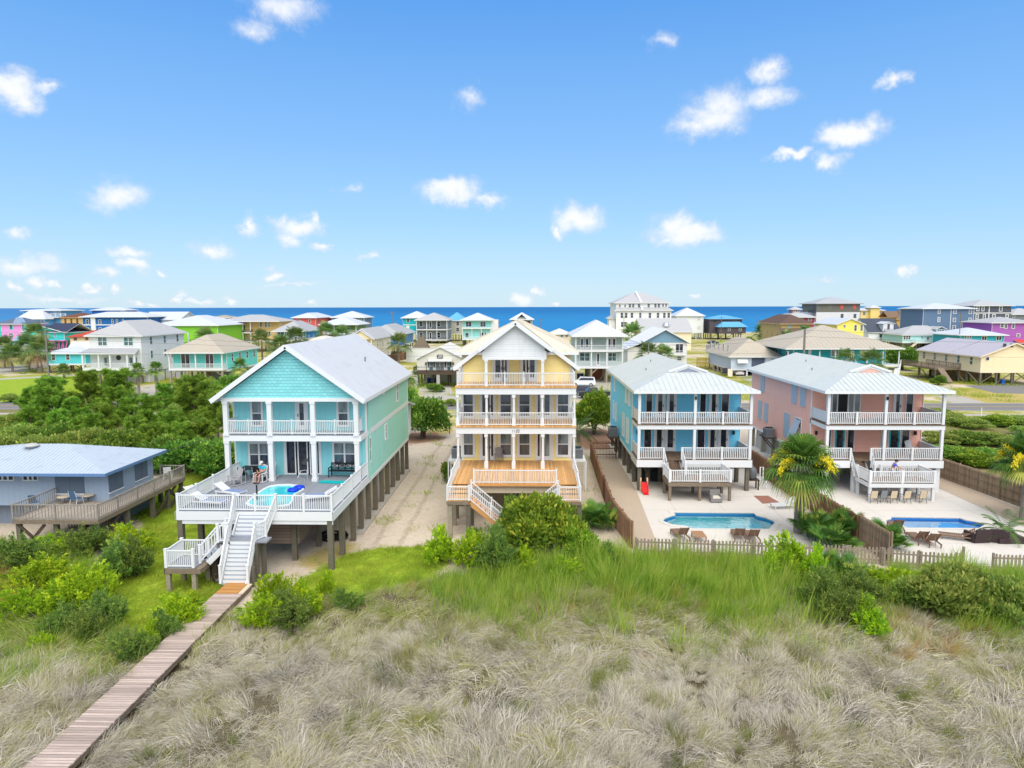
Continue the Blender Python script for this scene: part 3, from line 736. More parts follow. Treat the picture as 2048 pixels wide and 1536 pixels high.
    for p_, q_ in (((px0+.06, py0+.06), (px1-.06, py0+.06)), ((px1-.06, py0+.06), (px1-.06, py1)), ((px0+.06, py0+.06), (px0+.06, py1+.1)), ((px0+w+.4, py1+.1), (px1-.06, py1+.1))):
        rail_part(P, (*p_, pz), (*q_, pz), post=.16, every=2.4, sp=.14, bw=.055, cap=False)
    for x in (px0+.1, (px0+px1)/2, px1-.1):
        for y in (py0+.1, py1): piling(P, x, y, pz-.05, .1, WHITE if deckw else TIMBER)
    # pilings
    for iy, y in enumerate((YP+.15, 58.6, 61.7, 64.8, 67.9, 71., 74.2)):
        for ix in range(5):
            x = X0+.2+(X1-X0-.4)*ix/4
            if iy == 0 and ix == 2: continue
            piling(P, x, y, z1-.06, .15, pilemat if iy == 0 else (PILE if not deckw else PILE2))
    mb = MB(); mb.box(X0+.5, X1-.5, 63., 74., -.1, z1-.4); mb.build('ground_floor_wall', flat((150, 150, 150) if not deckw else (196, 190, 180), .8), P)
    mb = MB(); mb.box(X0, X1, YW, YB, z1-.5, z1-.36); mb.build('floor_frame', DARKT, P)
    # air conditioner shelf on the left wall
    mb = MB(); mb.box(X0-1.15, X0-.05, 66.3, 68.2, z1-.35, z1-.25); mb.beam((X0-1., 66.6, z1-.35), (X0-.05, 66.6, z1-1.5), .1, .1); mb.beam((X0-1., 67.9, z1-.35), (X0-.05, 67.9, z1-1.5), .1, .1); mb.build('ac_platform', DARKT, P)
    return P
BD = [('g', 1, 484, 522), ('d', 1, 552, 604), ('d', 1, 630, 682), ('g', 1, 850, 886), ('d', 1, 917, 966), ('g', 1, 996, 1042),
      ('g', 0, 474, 520), ('d', 0, 548, 604), ('d', 0, 622, 682), ('t', 0, 468, 684), ('g', 0, 838, 884), ('d', 0, 914, 966), ('d', 0, 986, 1044), ('t', 0, 830, 1052)]
twin_house('blue_house', 'sky blue two-storey house with white porches behind the pool and slide', 8.75, 17.9, lapm((124, 214, 252)), cc, BD, stair=(603, 728), plat=(10.75, 15.55, 52.6, 54.9, 1.5))
TEALD = flat((30, 180, 184), .5)
PD = [('p', 1, 483, 545), ('o', 1, 550, 612), ('p', 1, 622, 690), ('g', 1, 855, 876), ('d', 1, 912, 955), ('g', 1, 988, 1028),
      ('g', 0, 488, 516), ('d', 0, 543, 606, TEALD), ('g', 0, 626, 664), ('t', 0, 486, 670), ('g', 0, 842, 868), ('d', 0, 890, 958, TEALD), ('g', 0, 974, 1018), ('t', 0, 845, 1035)]
twin_house('pink_house', 'salmon pink two-storey house with grey storm shutters and turquoise doors', 23.85, 33.15, lapm((248, 186, 168)), cd, PD, shutters=flat((168, 180, 194), .6),
           stair=(638, 768), plat=(26.2, 31.2, 52.9, 55.0, 1.4), pilemat=WHITE, deckw=True)

# ================================================================ grey-blue low house at the left
def grey_cottage():
    P = thing('grey_blue_cottage', 'grey-blue single-storey cottage with white hip roof and weathered wraparound deck', 'house', (-32, 46, 0))
    GB = batm((150, 166, 186)); zd, ze = 1.95, 4.15
    X1, Y0, Y1 = -28.6, 45.2, 50.8; X0 = -43
    mb = MB(); mb.box(X0, X1, Y0, Y1, 1.6, ze); mb.build('wall', GB, P)
    rx, rb = -27.95, 51.7
    ar = (-33.2, 48.1, 5.3)
    al = (-36.1, 48.1, 5.3)
    xl = -44.
    roof(P, [[(xl, 43.9, ze), (rx, 43.9, ze), ar, al], [(rx, 43.9, ze), (rx, rb, ze), ar], [(rx, rb, ze), (xl, rb, ze), al, ar], [(xl, rb, ze), (xl, 43.9, ze), al]], [roofm((184, 196, 210)), flat((96, 130, 176), .5)], seam=.3, sw=.025, sh=.02, drop=.2)
    mb = MB(); mb.lathe((-35.4, 47.5, 5.08), [(.1, 0), (.35, .12), (.5, .22), (.3, .34), (.05, .38)], 14); mb.cyl((-35.3, 47.0, 4.8), (-35.3, 47.0, 5.1), .05); mb.build('roof_vent', flat((178, 178, 176)), P)
    SH = flat((92, 106, 122), .6)
    fr = ('y', Y0)
    for q in ((-20, 390, 105, 420), (182, 390, 290, 420)): wpx(P, fr, ce, *q, trim=.06, cols=3, bar=False, full=False)
    def shut(fr, u0, u1, z0, z1):
        mb = MB(); fbox(mb, fr, u0, u1, .0, .05, z0, z1); um = (u0+u1)/2; fbox(mb, fr, um-.03, um+.03, .05, .07, z0, z1); s = mb.build('storm_shutter', SH, P)
        mb = MB(); fbox(mb, fr, min(u0, u1)-.04, max(u0, u1)+.04, .0, .07, z0-.07, z0); mb.build('sill', TRIM, s)
    a = aty(*ce(422, 384), Y0); b = aty(*ce(652, 525), Y0); shut(fr, a[0], b[0], b[1], a[1])
    fx = ('x+', X1)
    for q in ((826, 350, 945, 470), (1030, 270, 1132, 390)):
        a = atx(*ce(q[0], q[1]), X1); b = atx(*ce(q[2], q[3]), X1); shut(fx, a[0], b[0], 2.5, 3.95)
    # deck
    D0, D1, DX = -32.1, -26.75, 41.
    WD = pmat('old_deck_boards', srgb(170, 158, 146), .85, .1, .15, 2., ('boards', 'x', .15, .2))
    mb = MB(); mb.box(D0, D1, DX, Y0, zd-.06, zd); mb.box(X1, D1, Y0, 51.8, zd-.06, zd); mb.build('deck', WD, P)
    mb = MB(); mb.box(D0, D1, DX-.06, DX, zd-.28, zd-.02); mb.box(D1, D1+.06, DX-.06, 51.8, zd-.28, zd-.02); mb.box(D0-.06, D0, DX, Y0, zd-.28, zd-.02); mb.build('deck_fascia', TIMBER, P)
    RW = TIMBER; k = dict(sp=.2, bw=.035, post=.09, h=.95, cap=False, mat=pmat('greyed_rail_wood', srgb(160, 152, 144), .85, .15, .25, 2., grain=(10., .3, .4)))
    rail_part(P, (D0, DX, zd), (D1, DX, zd), every=2.5, **k); rail_part(P, (D1, DX, zd), (D1, 51.8, zd), every=2.2, **k); rail_part(P, (D0, DX, zd), (D0, Y0, zd), every=4, **k); rail_part(P, (D1, 51.8, zd), (X1, 51.8, zd), every=3, **k)
    for x, y in ((D0+.2, DX+.2), (-29.6, DX+.3), (D1-.2, DX+.2), (D1-.2, 44.4), (D1-.2, 47.5), (D1-.2, 49.6), (D1-.2, 51.6), (D0+.2, 44.5), (-29.6, 44), (X1, 51.6)): piling(P, x, y, zd-.1, .13, PILE)
    for p, q in (((-31.9, 41.1, 1.6), (-30.2, 41.1, 0)), ((-30.2, 41.1, 1.6), (-31.6, 41.1, 0)), ((D1-.1, 41.2, .1), (D1-.1, 43.6, 1.7)), ((D1-.25, 41.15, 1.3), (D1-1.6, 41.15, .3)), ((D1-.1, 49.7, .1), (D1-.1, 51.6, 1.6)), ((D1-.2, 51.6, .1), (D1-.2, 49.7, 1.6)), ((-27, 51.62, .1), (X1, 51.62, 1.6)), ((-29.5, 41.12, .1), (-27, 41.12, 1.6)), ((D1-.12, 47.6, .1), (D1-.12, 50.7, 1.6))): MB().beam(p, q, .08, .18).build('brace', DARKT, P)
    mb = MB(); mb.box(X0, -30, 46.2, 50.7, -.1, 1.6); mb.box(-30, X1-.1, 47, 50.7, -.1, 1.6); mb.build('ground_floor_wall', batm((126, 136, 150)), P)
    mb = MB(); mb.box(-30.9, -28., 44.2, 44.3, .8, .9); mb.box(-30.9, -28., 44.2, 44.3, .3, .4)
    for i in range(16): mb.box(-30.9+i*.19, -30.85+i*.19, 44.22, 44.28, .3, .9)
    mb.build('lower_railing', TIMBER, P)
    return P
grey_cottage()
# ================================================================ houses of the town behind
def z1(x, y): return (.1302*x, 600+.1302*y)
def z2(x, y): return (240+.1465*x, 600+.1465*y)
def z3(x, y): return (520+.1953*x, 600+.1953*y)
def z4(x, y): return (1080+.1953*x, 570+.1953*y)
def z5(x, y): return (1480+.1465*x, 580+.1465*y)
def z6(x, y): return (1760+.1432*x, 580+.1432*y)
RG1 = roofm((184, 184, 186)); RG2 = roofm((176, 178, 182)); RW = roofm((204, 209, 219)); RTAN = roofm((188, 178, 162)); RBLUE = roofm((96, 172, 214))
def town(name, label, Y, crop, x0, x1, ye, yr, yb, D, wall, rm, rt='hip', ov=.6, wins=(), porch=None, side=(), bands=(), pile=None, seam=.6, glass=None, wt=.12,
         frame=None, along=None, gable_mat=None, frac=1., extra=None, rails=VINYL, pilemat=PILE, brace=False, cat='house'):
    """house measured on the photograph: front wall x0..x1, eave ye, ridge yr, underside yb; stands at distance Y with depth D"""
    X0 = aty(*crop(x0, ye), Y)[0]; X1 = aty(*crop(x1, ye), Y)[0]; ze = aty(*crop(x0, ye), Y)[1]; zb = aty(*crop(x0, yb), Y)[1]
    W = X1-X0
    yrid = Y if rt == 'gy' else (Y+D/2 if rt == 'gx' or W > D else Y+W/2*frac)
    zr = aty(*crop((x0+x1)/2, yr), yrid)[1]
    P = thing(name, label, cat, ((X0+X1)/2, Y, 0))
    if zb < .9: zb = -.3
    pd = porch['d'] if porch else 0
    mb = MB(); mb.box(X0, X1, Y+pd, Y+D, zb, ze)
    if rt == 'gy':
        mb.ext([(X0, Y+(pd if gable_mat else 0), ze), (X1, Y+(pd if gable_mat else 0), ze), ((X0+X1)/2, Y+(pd if gable_mat else 0), zr-.15)], (0, D-(pd if gable_mat else 0), 0))
    if rt == 'gx': mb.ext([(X0, Y, ze), (X0, Y+D, ze), (X0, Y+D/2, zr-.15)], (W, 0, 0))
    mb.build('wall', wall, P)
    if gable_mat and rt == 'gy':
        mb = MB(); mb.ext([(X0, Y-.05, ze), (X1, Y-.05, ze), ((X0+X1)/2, Y-.05, zr-.2)], (0, .2, 0)); mb.build('gable', gable_mat, P)
    if rt == 'hip': pol = hip(X0-ov, X1+ov, Y-ov, Y+D+ov, ze, zr, along, frac)
    elif rt == 'gy': pol = gable(X0-ov, X1+ov, Y-ov, Y+D+ov, ze-.05, zr, 'y')
    elif rt == 'gx': pol = gable(X0-ov, X1+ov, Y-ov, Y+D+ov, ze-.05, zr, 'x')
    else: pol = [[(X0-ov, Y-ov, ze), (X1+ov, Y-ov, ze), (X1+ov, Y+D+ov, zr), (X0-ov, Y+D+ov, zr)]]
    roof(P, pol, [rm, TRIM if frame is None else frame], seam=seam, drop=.22, sw=.05)
    mb = MB(); t = .12
    for x in (X0, X1): mb.box(x-.04, x+.04, Y+pd-.05, Y+pd+.15, zb, ze); mb.box(x-.04, x+.04, Y+D-.15, Y+D+.05, zb, ze)
    for yb_ in bands:
        z = aty(*crop(x0, yb_), Y)[1]; mb.box(X0-.05, X1+.05, Y+pd-.06, Y+D, z-.18, z+.18)
    mb.build('corner_trim', frame or TRIM, P)
    fr = ('y', Y+pd)
    for w in wins:
        kk = dict(w[4]) if len(w) > 4 else {}
        if kk.pop('door', None): a = aty(*crop(w[0], w[1]), Y+pd); b = aty(*crop(w[2], w[3]), Y+pd); door(P, fr, a[0], b[0], b[1], a[1], full=False, rail=.12)
        else: wpx(P, fr, crop, w[0], w[1], w[2], w[3], **{**dict(trim=wt, glass=glass or GLASS, full=False, frame=frame), **kk})
    if side:
        s, n, zs = side[:3]; fx = ('x+', X1) if s > 0 else ('x-', X0)
        for z in zs:
            for i in range(n):
                y = Y+pd+(D-pd)*(i+.6)/(n+.2); window(P, fx, y, y+.8, z, z+1.4, trim=.1, glass=glass or GLASS, full=False, frame=frame)
    if porch:
        zf = [aty(*crop(x0, p), Y)[1] for p in porch['floors']]; tops = [aty(*crop(x0, p), Y)[1] for p in porch['tops']]
        n = porch['n']; cm = porch.get('mat', WHITE)
        xa = aty(*crop(porch.get('x0', x0), ye), Y)[0]; xb = aty(*crop(porch.get('x1', x1), ye), Y)[0]
        for z, zt in zip(zf, tops):
            mb = MB(); mb.box(xa-.05, xb+.05, Y-.05, Y+pd, z-.4, z); mb.build('porch_floor', cm, P)
            for i in range(n+1): column(P, xa+.12+(xb-xa-.24)*i/n, Y+.1, z, zt, .24, mat=cm, cap=False)
            if porch.get('rail', True):
                mb = MB(); railing(mb, (xa+.1, Y+.1, z), (xb-.1, Y+.1, z), sp=.2, bw=.05, posts=False); mb.build('railing', rails, P)
                for x in (xa+.1, xb-.1):
                    mb = MB(); railing(mb, (x, Y+.1, z), (x, Y+pd, z), sp=.25, bw=.05, posts=False); mb.build('railing', rails, P)
    if zb > 0 and pile is not False:
        nx = max(2, round(W/3.2)); ny = max(2, round(D/4))
        for iy in range(ny+1):
            for ix in range(nx+1):
                if Y > 190 and 0 < iy < ny and 0 < ix < nx: continue
                piling(P, X0+.2+(W-.4)*ix/nx, Y+.2+(D-.4)*iy/ny, zb, .16, pilemat)
        mb = MB(); mb.box(X0-.04, X1+.04, Y-.03 if not porch else Y+pd, Y+D+.03, zb-.3, zb+.03); mb.build('floor_frame', frame or TRIM, P)
        if brace:
            st = (W-.4)/nx
            for ix in range(nx):
                xa = X0+.2+st*ix
                MB().beam((xa, Y+.2, .3), (xa+st, Y+.2, zb-.3), .08, .16).build('brace', pilemat, P)
                if ix % 2: MB().beam((xa, Y+4.2, zb-.3), (xa+st, Y+4.2, .3), .08, .16).build('brace', pilemat, P)
    if extra: extra(P, X0, X1, Y, D, zb, ze, zr)
    return P
def wall_box(P, x0, x1, y0, y1, z0, z1, m, name='wall'):
    mb = MB(); mb.box(x0, x1, y0, y1, z0, z1); return mb.build(name, m, P)
def deck_on(P, x0, x1, y0, y1, z, mat=TIMBER, rail=VINYL):
    mb = MB(); mb.box(x0, x1, y0, y1, z-.3, z); mb.build('deck', mat, P)
    for p, q in (((x0, y0), (x1, y0)), ((x0, y0), (x0, y1)), ((x1, y0), (x1, y1))):
        mb = MB(); railing(mb, (*p, z), (*q, z), sp=.25, bw=.05, every=2.5, cap=False); mb.build('railing', rail, P)
    for x in (x0+.2, x1-.2):
        for y in (y0+.2, (y0+y1)/2): piling(P, x, y, z-.3, .13)
AR = dict(bar=False)
# --- left group, across the road
def _x(P, X0, X1, Y, D, zb, ze, zr):
    zf = aty(*z2(0, 665), Y-2.2)[1]; za = aty(*z2(0, 728), Y-2.2)[1]
    z0 = aty(*z2(0, 932), Y-2.2)[1]; zc = aty(*z2(0, 745), Y-2.2)[1]
    roof(P, [[(X0-.8, Y-2.6, za), (X1+.2, Y-2.6, za), (X1-.4, Y+.1, zf), (X0-.2, Y+.1, zf)]], [RG2, TRIM], name='porch_roof', seam=.6)
    mb = MB(); mb.box(X0-.3, X1, Y-2.3, Y, z0-.45, z0); mb.build('porch_floor', WHITE, P)
    for i in range(5): column(P, X0-.2+(X1-X0)*(0, .31, .53, .86, 1.)[i], Y-2.2, z0, zc, .3, cap=False)
    mb = MB(); railing(mb, (X0-.2, Y-2.2, z0), (X1, Y-2.2, z0), sp=.2, posts=False); mb.build('railing', VINYL, P)
    for i, f in enumerate((.25, .33, .74, .83)): door(P, ('y', Y), X0+(X1-X0)*f, X0+(X1-X0)*f+.9, z0, z0+2.1, glass=GLASST, full=False)
    mb = MB(); mb.cyl((X0+5.6, Y-.05, z0+1.9), (X0+5.6, Y, z0+1.9), .5, n=16); mb.build('wall_medallion', DGREY, P)
    for x in (X0, X0+3, X0+6, X1-.3): piling(P, x, Y-2.1, z0-.45, .16)
    wall_box(P, X1-5.2, X1-.05, Y+2.5, Y+D-.2, -.2, zb, flat((214, 214, 216)), 'ground_floor_wall')
    for x, w in ((X1-4.2, .9), (X1-1.9, .8)): window(P, ('y', Y+2.5), x, x+w, 1.1, 2., glass=GLASSD, full=False)
    mb = MB(); mb.box(X1-3., X1, Y+D, Y+D+2.5, ze-6, ze-5.7); mb.build('rear_balcony', WHITE, P)
    for z in (ze-5.7, ze-2.9): column(P, X1-.15, Y+D+2.4, z, z+2.8, .2, cap=False)
    wall_box(P, X1-3, X1-.3, Y+D, Y+D+.05, ze-3, ze-.3, flat((170, 220, 214)), 'rear_wall')
town('white_house', 'white two-storey house on pilings with grey roof and columned front porch', 135, z2, -420, 280, 485, 278, 975, 17, lapm((228, 228, 228), .2), RG1, ov=.7, glass=GLASST,
     wins=[(52, 512, 178, 618, dict(cols=2)), (-300, 512, -178, 618, dict(cols=2))], side=(1, 3, (7.7, 4.9)), extra=_x, frac=.75)
def _x(P, X0, X1, Y, D, zb, ze, zr):
    wall_box(P, X0+3.5, X1-.5, Y+6, Y+D-.5, -.2, zb, flat((150, 160, 160)), 'ground_floor_wall')
    mb = MB(); mb.beam((X0+6, Y+3, zb), (X0+7.5, Y+2, 0), 1.1, .25); mb.build('ground_stairs', TIMBER, P)
    for x in (X0+.3, X1-.3): MB().beam((x, Y+.2, zb-.9), (x+(1.2 if x < X0+1 else -1.2), Y+.2, zb-.1), .1, .14).build('brace', PILE2, P)
town('aqua_cottage', 'aqua one-storey cottage on tall pilings with taupe hip roof, next to the white house', 134, z2, 655, 1392, 715, 472, 968, 17.5, lapm((112, 218, 208), .2), RTAN, ov=.6,
     wins=[(835, 738, 955, 925, dict(cols=2, bar=False, glass=GLASSD)), (1168, 738, 1280, 925, dict(cols=2, bar=False, glass=GLASSD)), (705, 740, 722, 780)], side=(1, 4, (4.3,)), porch=dict(d=1.9, floors=[935], tops=[722], n=2), pilemat=PILE2, extra=_x, frac=1.)
def _x(P, X0, X1, Y, D, zb, ze, zr):
    xm = (X0+X1)/2+1
    pol = gable(xm-3.2, xm+4.2, Y+3.4, Y+8, zr-1.3, zr+.9, 'x'); roof(P, pol, [RW, TRIM], name='dormer_roof', seam=0)
    mb = MB(); mb.ext([(xm-2.8, Y+3.6, zr-1.3), (xm-2.8, Y+7.8, zr-1.3), (xm-2.8, Y+5.7, zr+.6)], (6.4, 0, 0)); mb.build('dormer_wall', flat((70, 150, 220)), P)
town('cyan_cottage', 'bright cyan cottage on black braced pilings with white roof and small dormer', 157, z1, 715, 1300, 815, 700, 980, 12, lapm((96, 208, 222), .2), RW, ov=.8,
     wins=[(795, 832, 850, 922), (1015, 832, 1070, 918)], brace=True, pilemat=DARKT, extra=_x)
# --- left distance
def _x(P, X0, X1, Y, D, zb, ze, zr):
    mb = MB(); mb.ext([(X0+(X1-X0)*.68, Y-.4, ze), (X0+(X1-X0)*1.0, Y-.4, ze), (X0+(X1-X0)*.84, Y-.4, ze+2.2)], (0, 3, 0)); mb.build('dormer', flat((150, 170, 200)), P)
    wall_box(P, X0-.05, X0+(X1-X0)*.18, Y-.12, Y+1, 0, ze, flat((60, 200, 190)), 'turquoise_wall')
    wall_box(P, X1+.02, X1+.9, Y+.5, Y+3, 0, ze, flat((60, 200, 190)), 'turquoise_wall')
town('pink_turquoise_house', 'bright pink house with turquoise corners and blue-grey roof at the far left edge', 240, z1, -60, 330, 365, 270, 700, 12, flat((222, 150, 214)), shinm((104, 118, 142)), ov=.8, seam=0, wins=[(150, 385, 190, 445, dict(trim=.25, frame=flat((90, 210, 200)))), (140, 510, 200, 575, dict(cols=2)), (-10, 400, 20, 470)], extra=_x)
def _x(P, X0, X1, Y, D, zb, ze, zr):
    x0 = aty(*z1(270, 300), Y-6)[0]; x1 = aty(*z1(690, 300), Y-6)[0]; z = aty(*z1(300, 292), Y-6)[1]
    wall_box(P, x0, x1, Y-6, Y, 0, z, flat((96, 152, 196)), 'wing_wall'); roof(P, hip(x0-.6, x1+.6, Y-6.6, Y+1, z, z+3.6), [RW, TRIM], seam=0, name='wing_roof')
    for px in (372, 630): a = aty(*z1(px, 315), Y-6); window(P, ('y', Y-6), a[0], a[0]+1.2, a[1]-2.2, a[1], full=False)
    xb = aty(*z1(780, 260), Y-1.5)[0]; xc = aty(*z1(1010, 260), Y-1.5)[0]; zz = aty(*z1(780, 262), Y-1.5)[1]
    mb = MB(); mb.box(xb, xc, Y-1.5, Y, zz-.3, zz); railing(mb, (xb, Y-1.5, zz), (xc, Y-1.5, zz), h=1.5, sp=.5, bw=.1, posts=True, post=.25, every=2); mb.build('balcony', WHITE, P)
town('pale_blue_house', 'tall pale blue house with white roof and roof balcony, left end of the shoreline', 285, z1, 362, 925, 160, 128, 700, 14, flat((92, 156, 202)), RW, ov=1., seam=0, wins=[(715, 180, 750, 240, dict(cols=2)), (818, 180, 868, 215, dict(cols=3)), (905, 180, 930, 215), (755, 310, 772, 362), (825, 310, 842, 355)], extra=_x)
def _x(P, X0, X1, Y, D, zb, ze, zr):
    mb = MB(); PK = flat((228, 110, 200))
    for i in range(5):
        x = X0+(X1-X0)*(.56+.1*i); mb.beam((x, Y, -.2), (x, Y, zb), .25, .25)
        mb.beam((x, Y, .5), (x+(X1-X0)*.1, Y, zb-.2), .2, .25)
    mb.build('pink_stilts', PK, P)
    mb = MB(); mb.box(X0+(X1-X0)*.35, X1+.6, Y-1.2, Y, zb-.1, zb+.15); railing(mb, (X0+(X1-X0)*.35, Y-1.2, zb+.1), (X0+(X1-X0)*.6, Y-1.2, zb+.1), sp=.3); mb.build('pink_balcony', PK, P)
    door(P, ('y', Y), X0+(X1-X0)*.44, X0+(X1-X0)*.5, zb+.2, zb+2.6, leaf=PK, full=False)
    roof(P, gable(X0+(X1-X0)*.5, X1+1.4, Y-.9, Y+D+.8, ze+.1, ze+2.6, 'x'), [shinm((66, 74, 98)), TRIM], name='side_roof', seam=0)
    wall_box(P, X0+(X1-X0)*.2, X0+(X1-X0)*.7, Y+3, Y+D-1, -.2, zb, flat((70, 160, 150)), 'ground_floor_wall')
town('turquoise_stilt_house', 'turquoise gabled house on pink stilts with dark navy roof', 205, z1, 345, 985, 495, 395, 625, 11, flat((64, 214, 198)), shinm((66, 74, 98)), rt='gy', ov=.7, seam=0, pile=False, wins=[(395, 515, 430, 570, dict(glass=GLASSL)), (835, 515, 858, 565)], extra=_x)
def _x(P, X0, X1, Y, D, zb, ze, zr):
    for px in (1010, 1105, 1200):
        a = aty(*z1(px, 400), Y); mb = MB(); mb.lathe((a[0], Y-.02, a[1]-.6), [(1.1, 0), (1.1, .02)], 16)
        pts = [(a[0]+.95*math.cos(t), Y-.05, a[1]-.3+.95*math.sin(t)) for t in [math.pi*i/8 for i in range(9)]]+[(a[0]-.95, Y-.05, a[1]-3.2), (a[0]+.95, Y-.05, a[1]-3.2)]
        mb = MB(); mb.ext(pts, (0, .06, 0)); mb.build('arched_window', flat((70, 50, 46)), P)
town('tan_arched_house', 'tan house with arched windows and brown tiled roof beside the deep blue house', 262, z1, 945, 1300, 265, 200, 700, 12, flat((206, 176, 112)), shinm((128, 84, 72)), ov=.7, seam=0, frame=flat((190, 150, 100)), glass=flat((84, 52, 48)), wins=[(990, 292, 1020, 355), (1082, 292, 1112, 355), (1172, 292, 1202, 355)], extra=_x)
def _x(P, X0, X1, Y, D, zb, ze, zr):
    a = aty(*z1(1400, 300), Y); b = aty(*z1(1470, 300), Y); wall_box(P, a[0], b[0], Y-.4, Y, 0, ze-.02, TRIM, 'white_bay')
    x0 = aty(*z1(1415, 200), Y+12)[0]; x1 = aty(*z1(1925, 200), Y+12)[0]; z = aty(*z1(1500, 155), Y+12)[1]
    wall_box(P, x0, x1, Y+12, Y+20, 0, z, flat((34, 100, 170)), 'rear_wall'); roof(P, hip(x0-.7, x1+.7, Y+11.3, Y+20.7, z, z+1.1), [RW, TRIM], seam=0, name='rear_roof')
    a = aty(*z1(1858, 168), Y+12); window(P, ('y', Y+12), a[0], a[0]+1.9, a[1]-1.9, a[1], cols=3, bar=False, full=False)
    zz = aty(*z2(70, 215), Y+10)[1]; xa = aty(*z2(70, 215), Y+10)[0]; xb = aty(*z2(175, 215), Y+10)[0]
    mb = MB(); mb.box(xa, xb, Y+6, Y+12, zz-.4, zz); railing(mb, (xa, Y+6, zz), (xb, Y+6, zz), h=1.3, sp=.4, bw=.1, every=2, post=.2); mb.box(xb-.2, xb, Y+6, Y+6.2, 0, zz); mb.build('balcony', WHITE, P)
town('deep_blue_house', 'deep blue house with white trim and white hip roof, two blocks tall', 258, z1, 1265, 2260, 258, 180, 700, 12, flat((30, 100, 172)), RW, ov=1., seam=0, bands=[383], wins=[(1322, 300, 1362, 368), (1515, 305, 1552, 370), (1715, 300, 1740, 362), (1785, 300, 1808, 362), (1880, 298, 1900, 330), (1332, 428, 1366, 470), (1520, 428, 1560, 470)], extra=_x)
town('red_roof_house', 'small tan house with bright red roof, partly behind the white house', 195, z1, 1070, 1560, 562, 462, 690, 10, flat((226, 206, 170)), shinm((200, 84, 70)), ov=.6, seam=0, wins=[(1135, 572, 1178, 615), (1315, 572, 1350, 610)], frame=flat((150, 90, 70)))
def _x(P, X0, X1, Y, D, zb, ze, zr):
    mb = MB(); mb.ext([(X0+(X1-X0)*.5, Y-.5, ze), (X1+.8, Y-.5, ze), (X0+(X1-X0)*.76, Y-.5, ze+2.3)], (0, 4, 0)); mb.build('porch_gable', flat((150, 190, 220)), P)
town('beige_roof_cottage', 'low cottage with pale beige roof and small blue gable behind the palms', 190, z1, -40, 380, 685, 580, 800, 10, flat((170, 196, 200)), roofm((216, 200, 184)), ov=.8, seam=0, extra=_x, wins=[(100, 700, 150, 780), (250, 700, 300, 780)])
town('lime_green_house', 'long lime green house with white metal roof', 212, z2, 480, 1330, 345, 208, 600, 22, lapm((134, 200, 62), .25), RW, ov=.8, seam=.8, frac=.8, extra=lambda P, X0, X1, Y, D, zb, ze, zr: wall_box(P, X0-.02, X0+(X1-X0)*.34, Y-.06, Y, zb, ze, flat((130, 200, 196)), 'wall'))
town('white_gable_house', 'white metal roofed house on the shore behind the lime green house', 268, z2, 300, 810, 265, 160, 500, 14, flat((206, 214, 222)), RW, rt='gx', ov=.6, seam=.8)
town('tan_column_house', 'tan two-storey house with white columned porches and grey roof', 230, z2, 1345, 2150, 290, 200, 560, 15, lapm((222, 186, 130), .25), RG1, ov=.8, seam=.8, wt=.1,
     wins=[(1455, 305, 1520, 420, dict(bar=False, cols=2, glass=GLASSD)), (1620, 305, 1710, 410, dict(bar=False, cols=2, glass=GLASSD)), (1455, 450, 1520, 540, dict(bar=False, glass=GLASSD)), (1620, 450, 1710, 540, dict(bar=False, glass=GLASSD)), (1910, 300, 1940, 370, dict(glass=GLASSL)), (1975, 300, 2005, 370, dict(glass=GLASSL)), (2020, 300, 2050, 370, dict(glass=GLASSL)), (1985, 430, 2010, 490), (2030, 430, 2055, 490)],
     porch=dict(d=2.2, floors=[440, 560], tops=[295, 420], n=4, x0=1345, x1=1780), rails=DGREY)
town('brown_roof_cottage', 'small house with tan slatted roof showing above the lime green house', 285, z2, 1240, 1480, 240, 206, 400, 10, flat((150, 140, 120)), roofm((178, 164, 140)), ov=.6, seam=0)
def _x(P, X0, X1, Y, D, zb, ze, zr): deck_on(P, X0-1, X1-1, Y-2.4, Y, zb+.3)
town('royal_blue_cottage', 'royal blue cottage with grey hip roof and white porch posts', 195, z3, 150, 445, 318, 215, 395, 15, flat((48, 138, 190)), RG2, ov=.7, seam=.7, wins=[(180, 330, 210, 370), (270, 330, 300, 395, dict(door=1)), (350, 332, 380, 370)], side=(1, 3, (5.6,)), porch=dict(d=1.8, floors=[405], tops=[322], n=3), extra=None)
town('coral_red_house', 'coral red house with white roof on the shore', 275, z3, 338, 570, 180, 130, 420, 22, flat((208, 92, 86)), RW, ov=.8, seam=0, wins=[(382, 195, 402, 215), (500, 198, 518, 232)])
town('grey_shore_house', 'blue-grey shore house with wide white hip roof, right of the coral red house', 292, z3, 740, 1070, 178, 112, 420, 14, flat((108, 130, 156)), RW, ov=.9, seam=0, wins=[(975, 188, 1010, 225), (1040, 188, 1060, 225)])
town('green_porch_house', 'house with white hip roof and olive green porch wall', 225, z3, 640, 985, 250, 168, 330, 14, flat((120, 150, 70)), RW, ov=1.2, seam=.7, wins=[(700, 265, 740, 300), (880, 262, 920, 300)], porch=dict(d=2., floors=[340], tops=[255], n=3))
town('flat_beige_roof_house', 'low house with pale beige roofs showing above the turquoise house ridge', 165, z3, 400, 760, 440, 368, 520, 12, flat((214, 206, 190)), roofm((224, 214, 200)), ov=.7, seam=0)
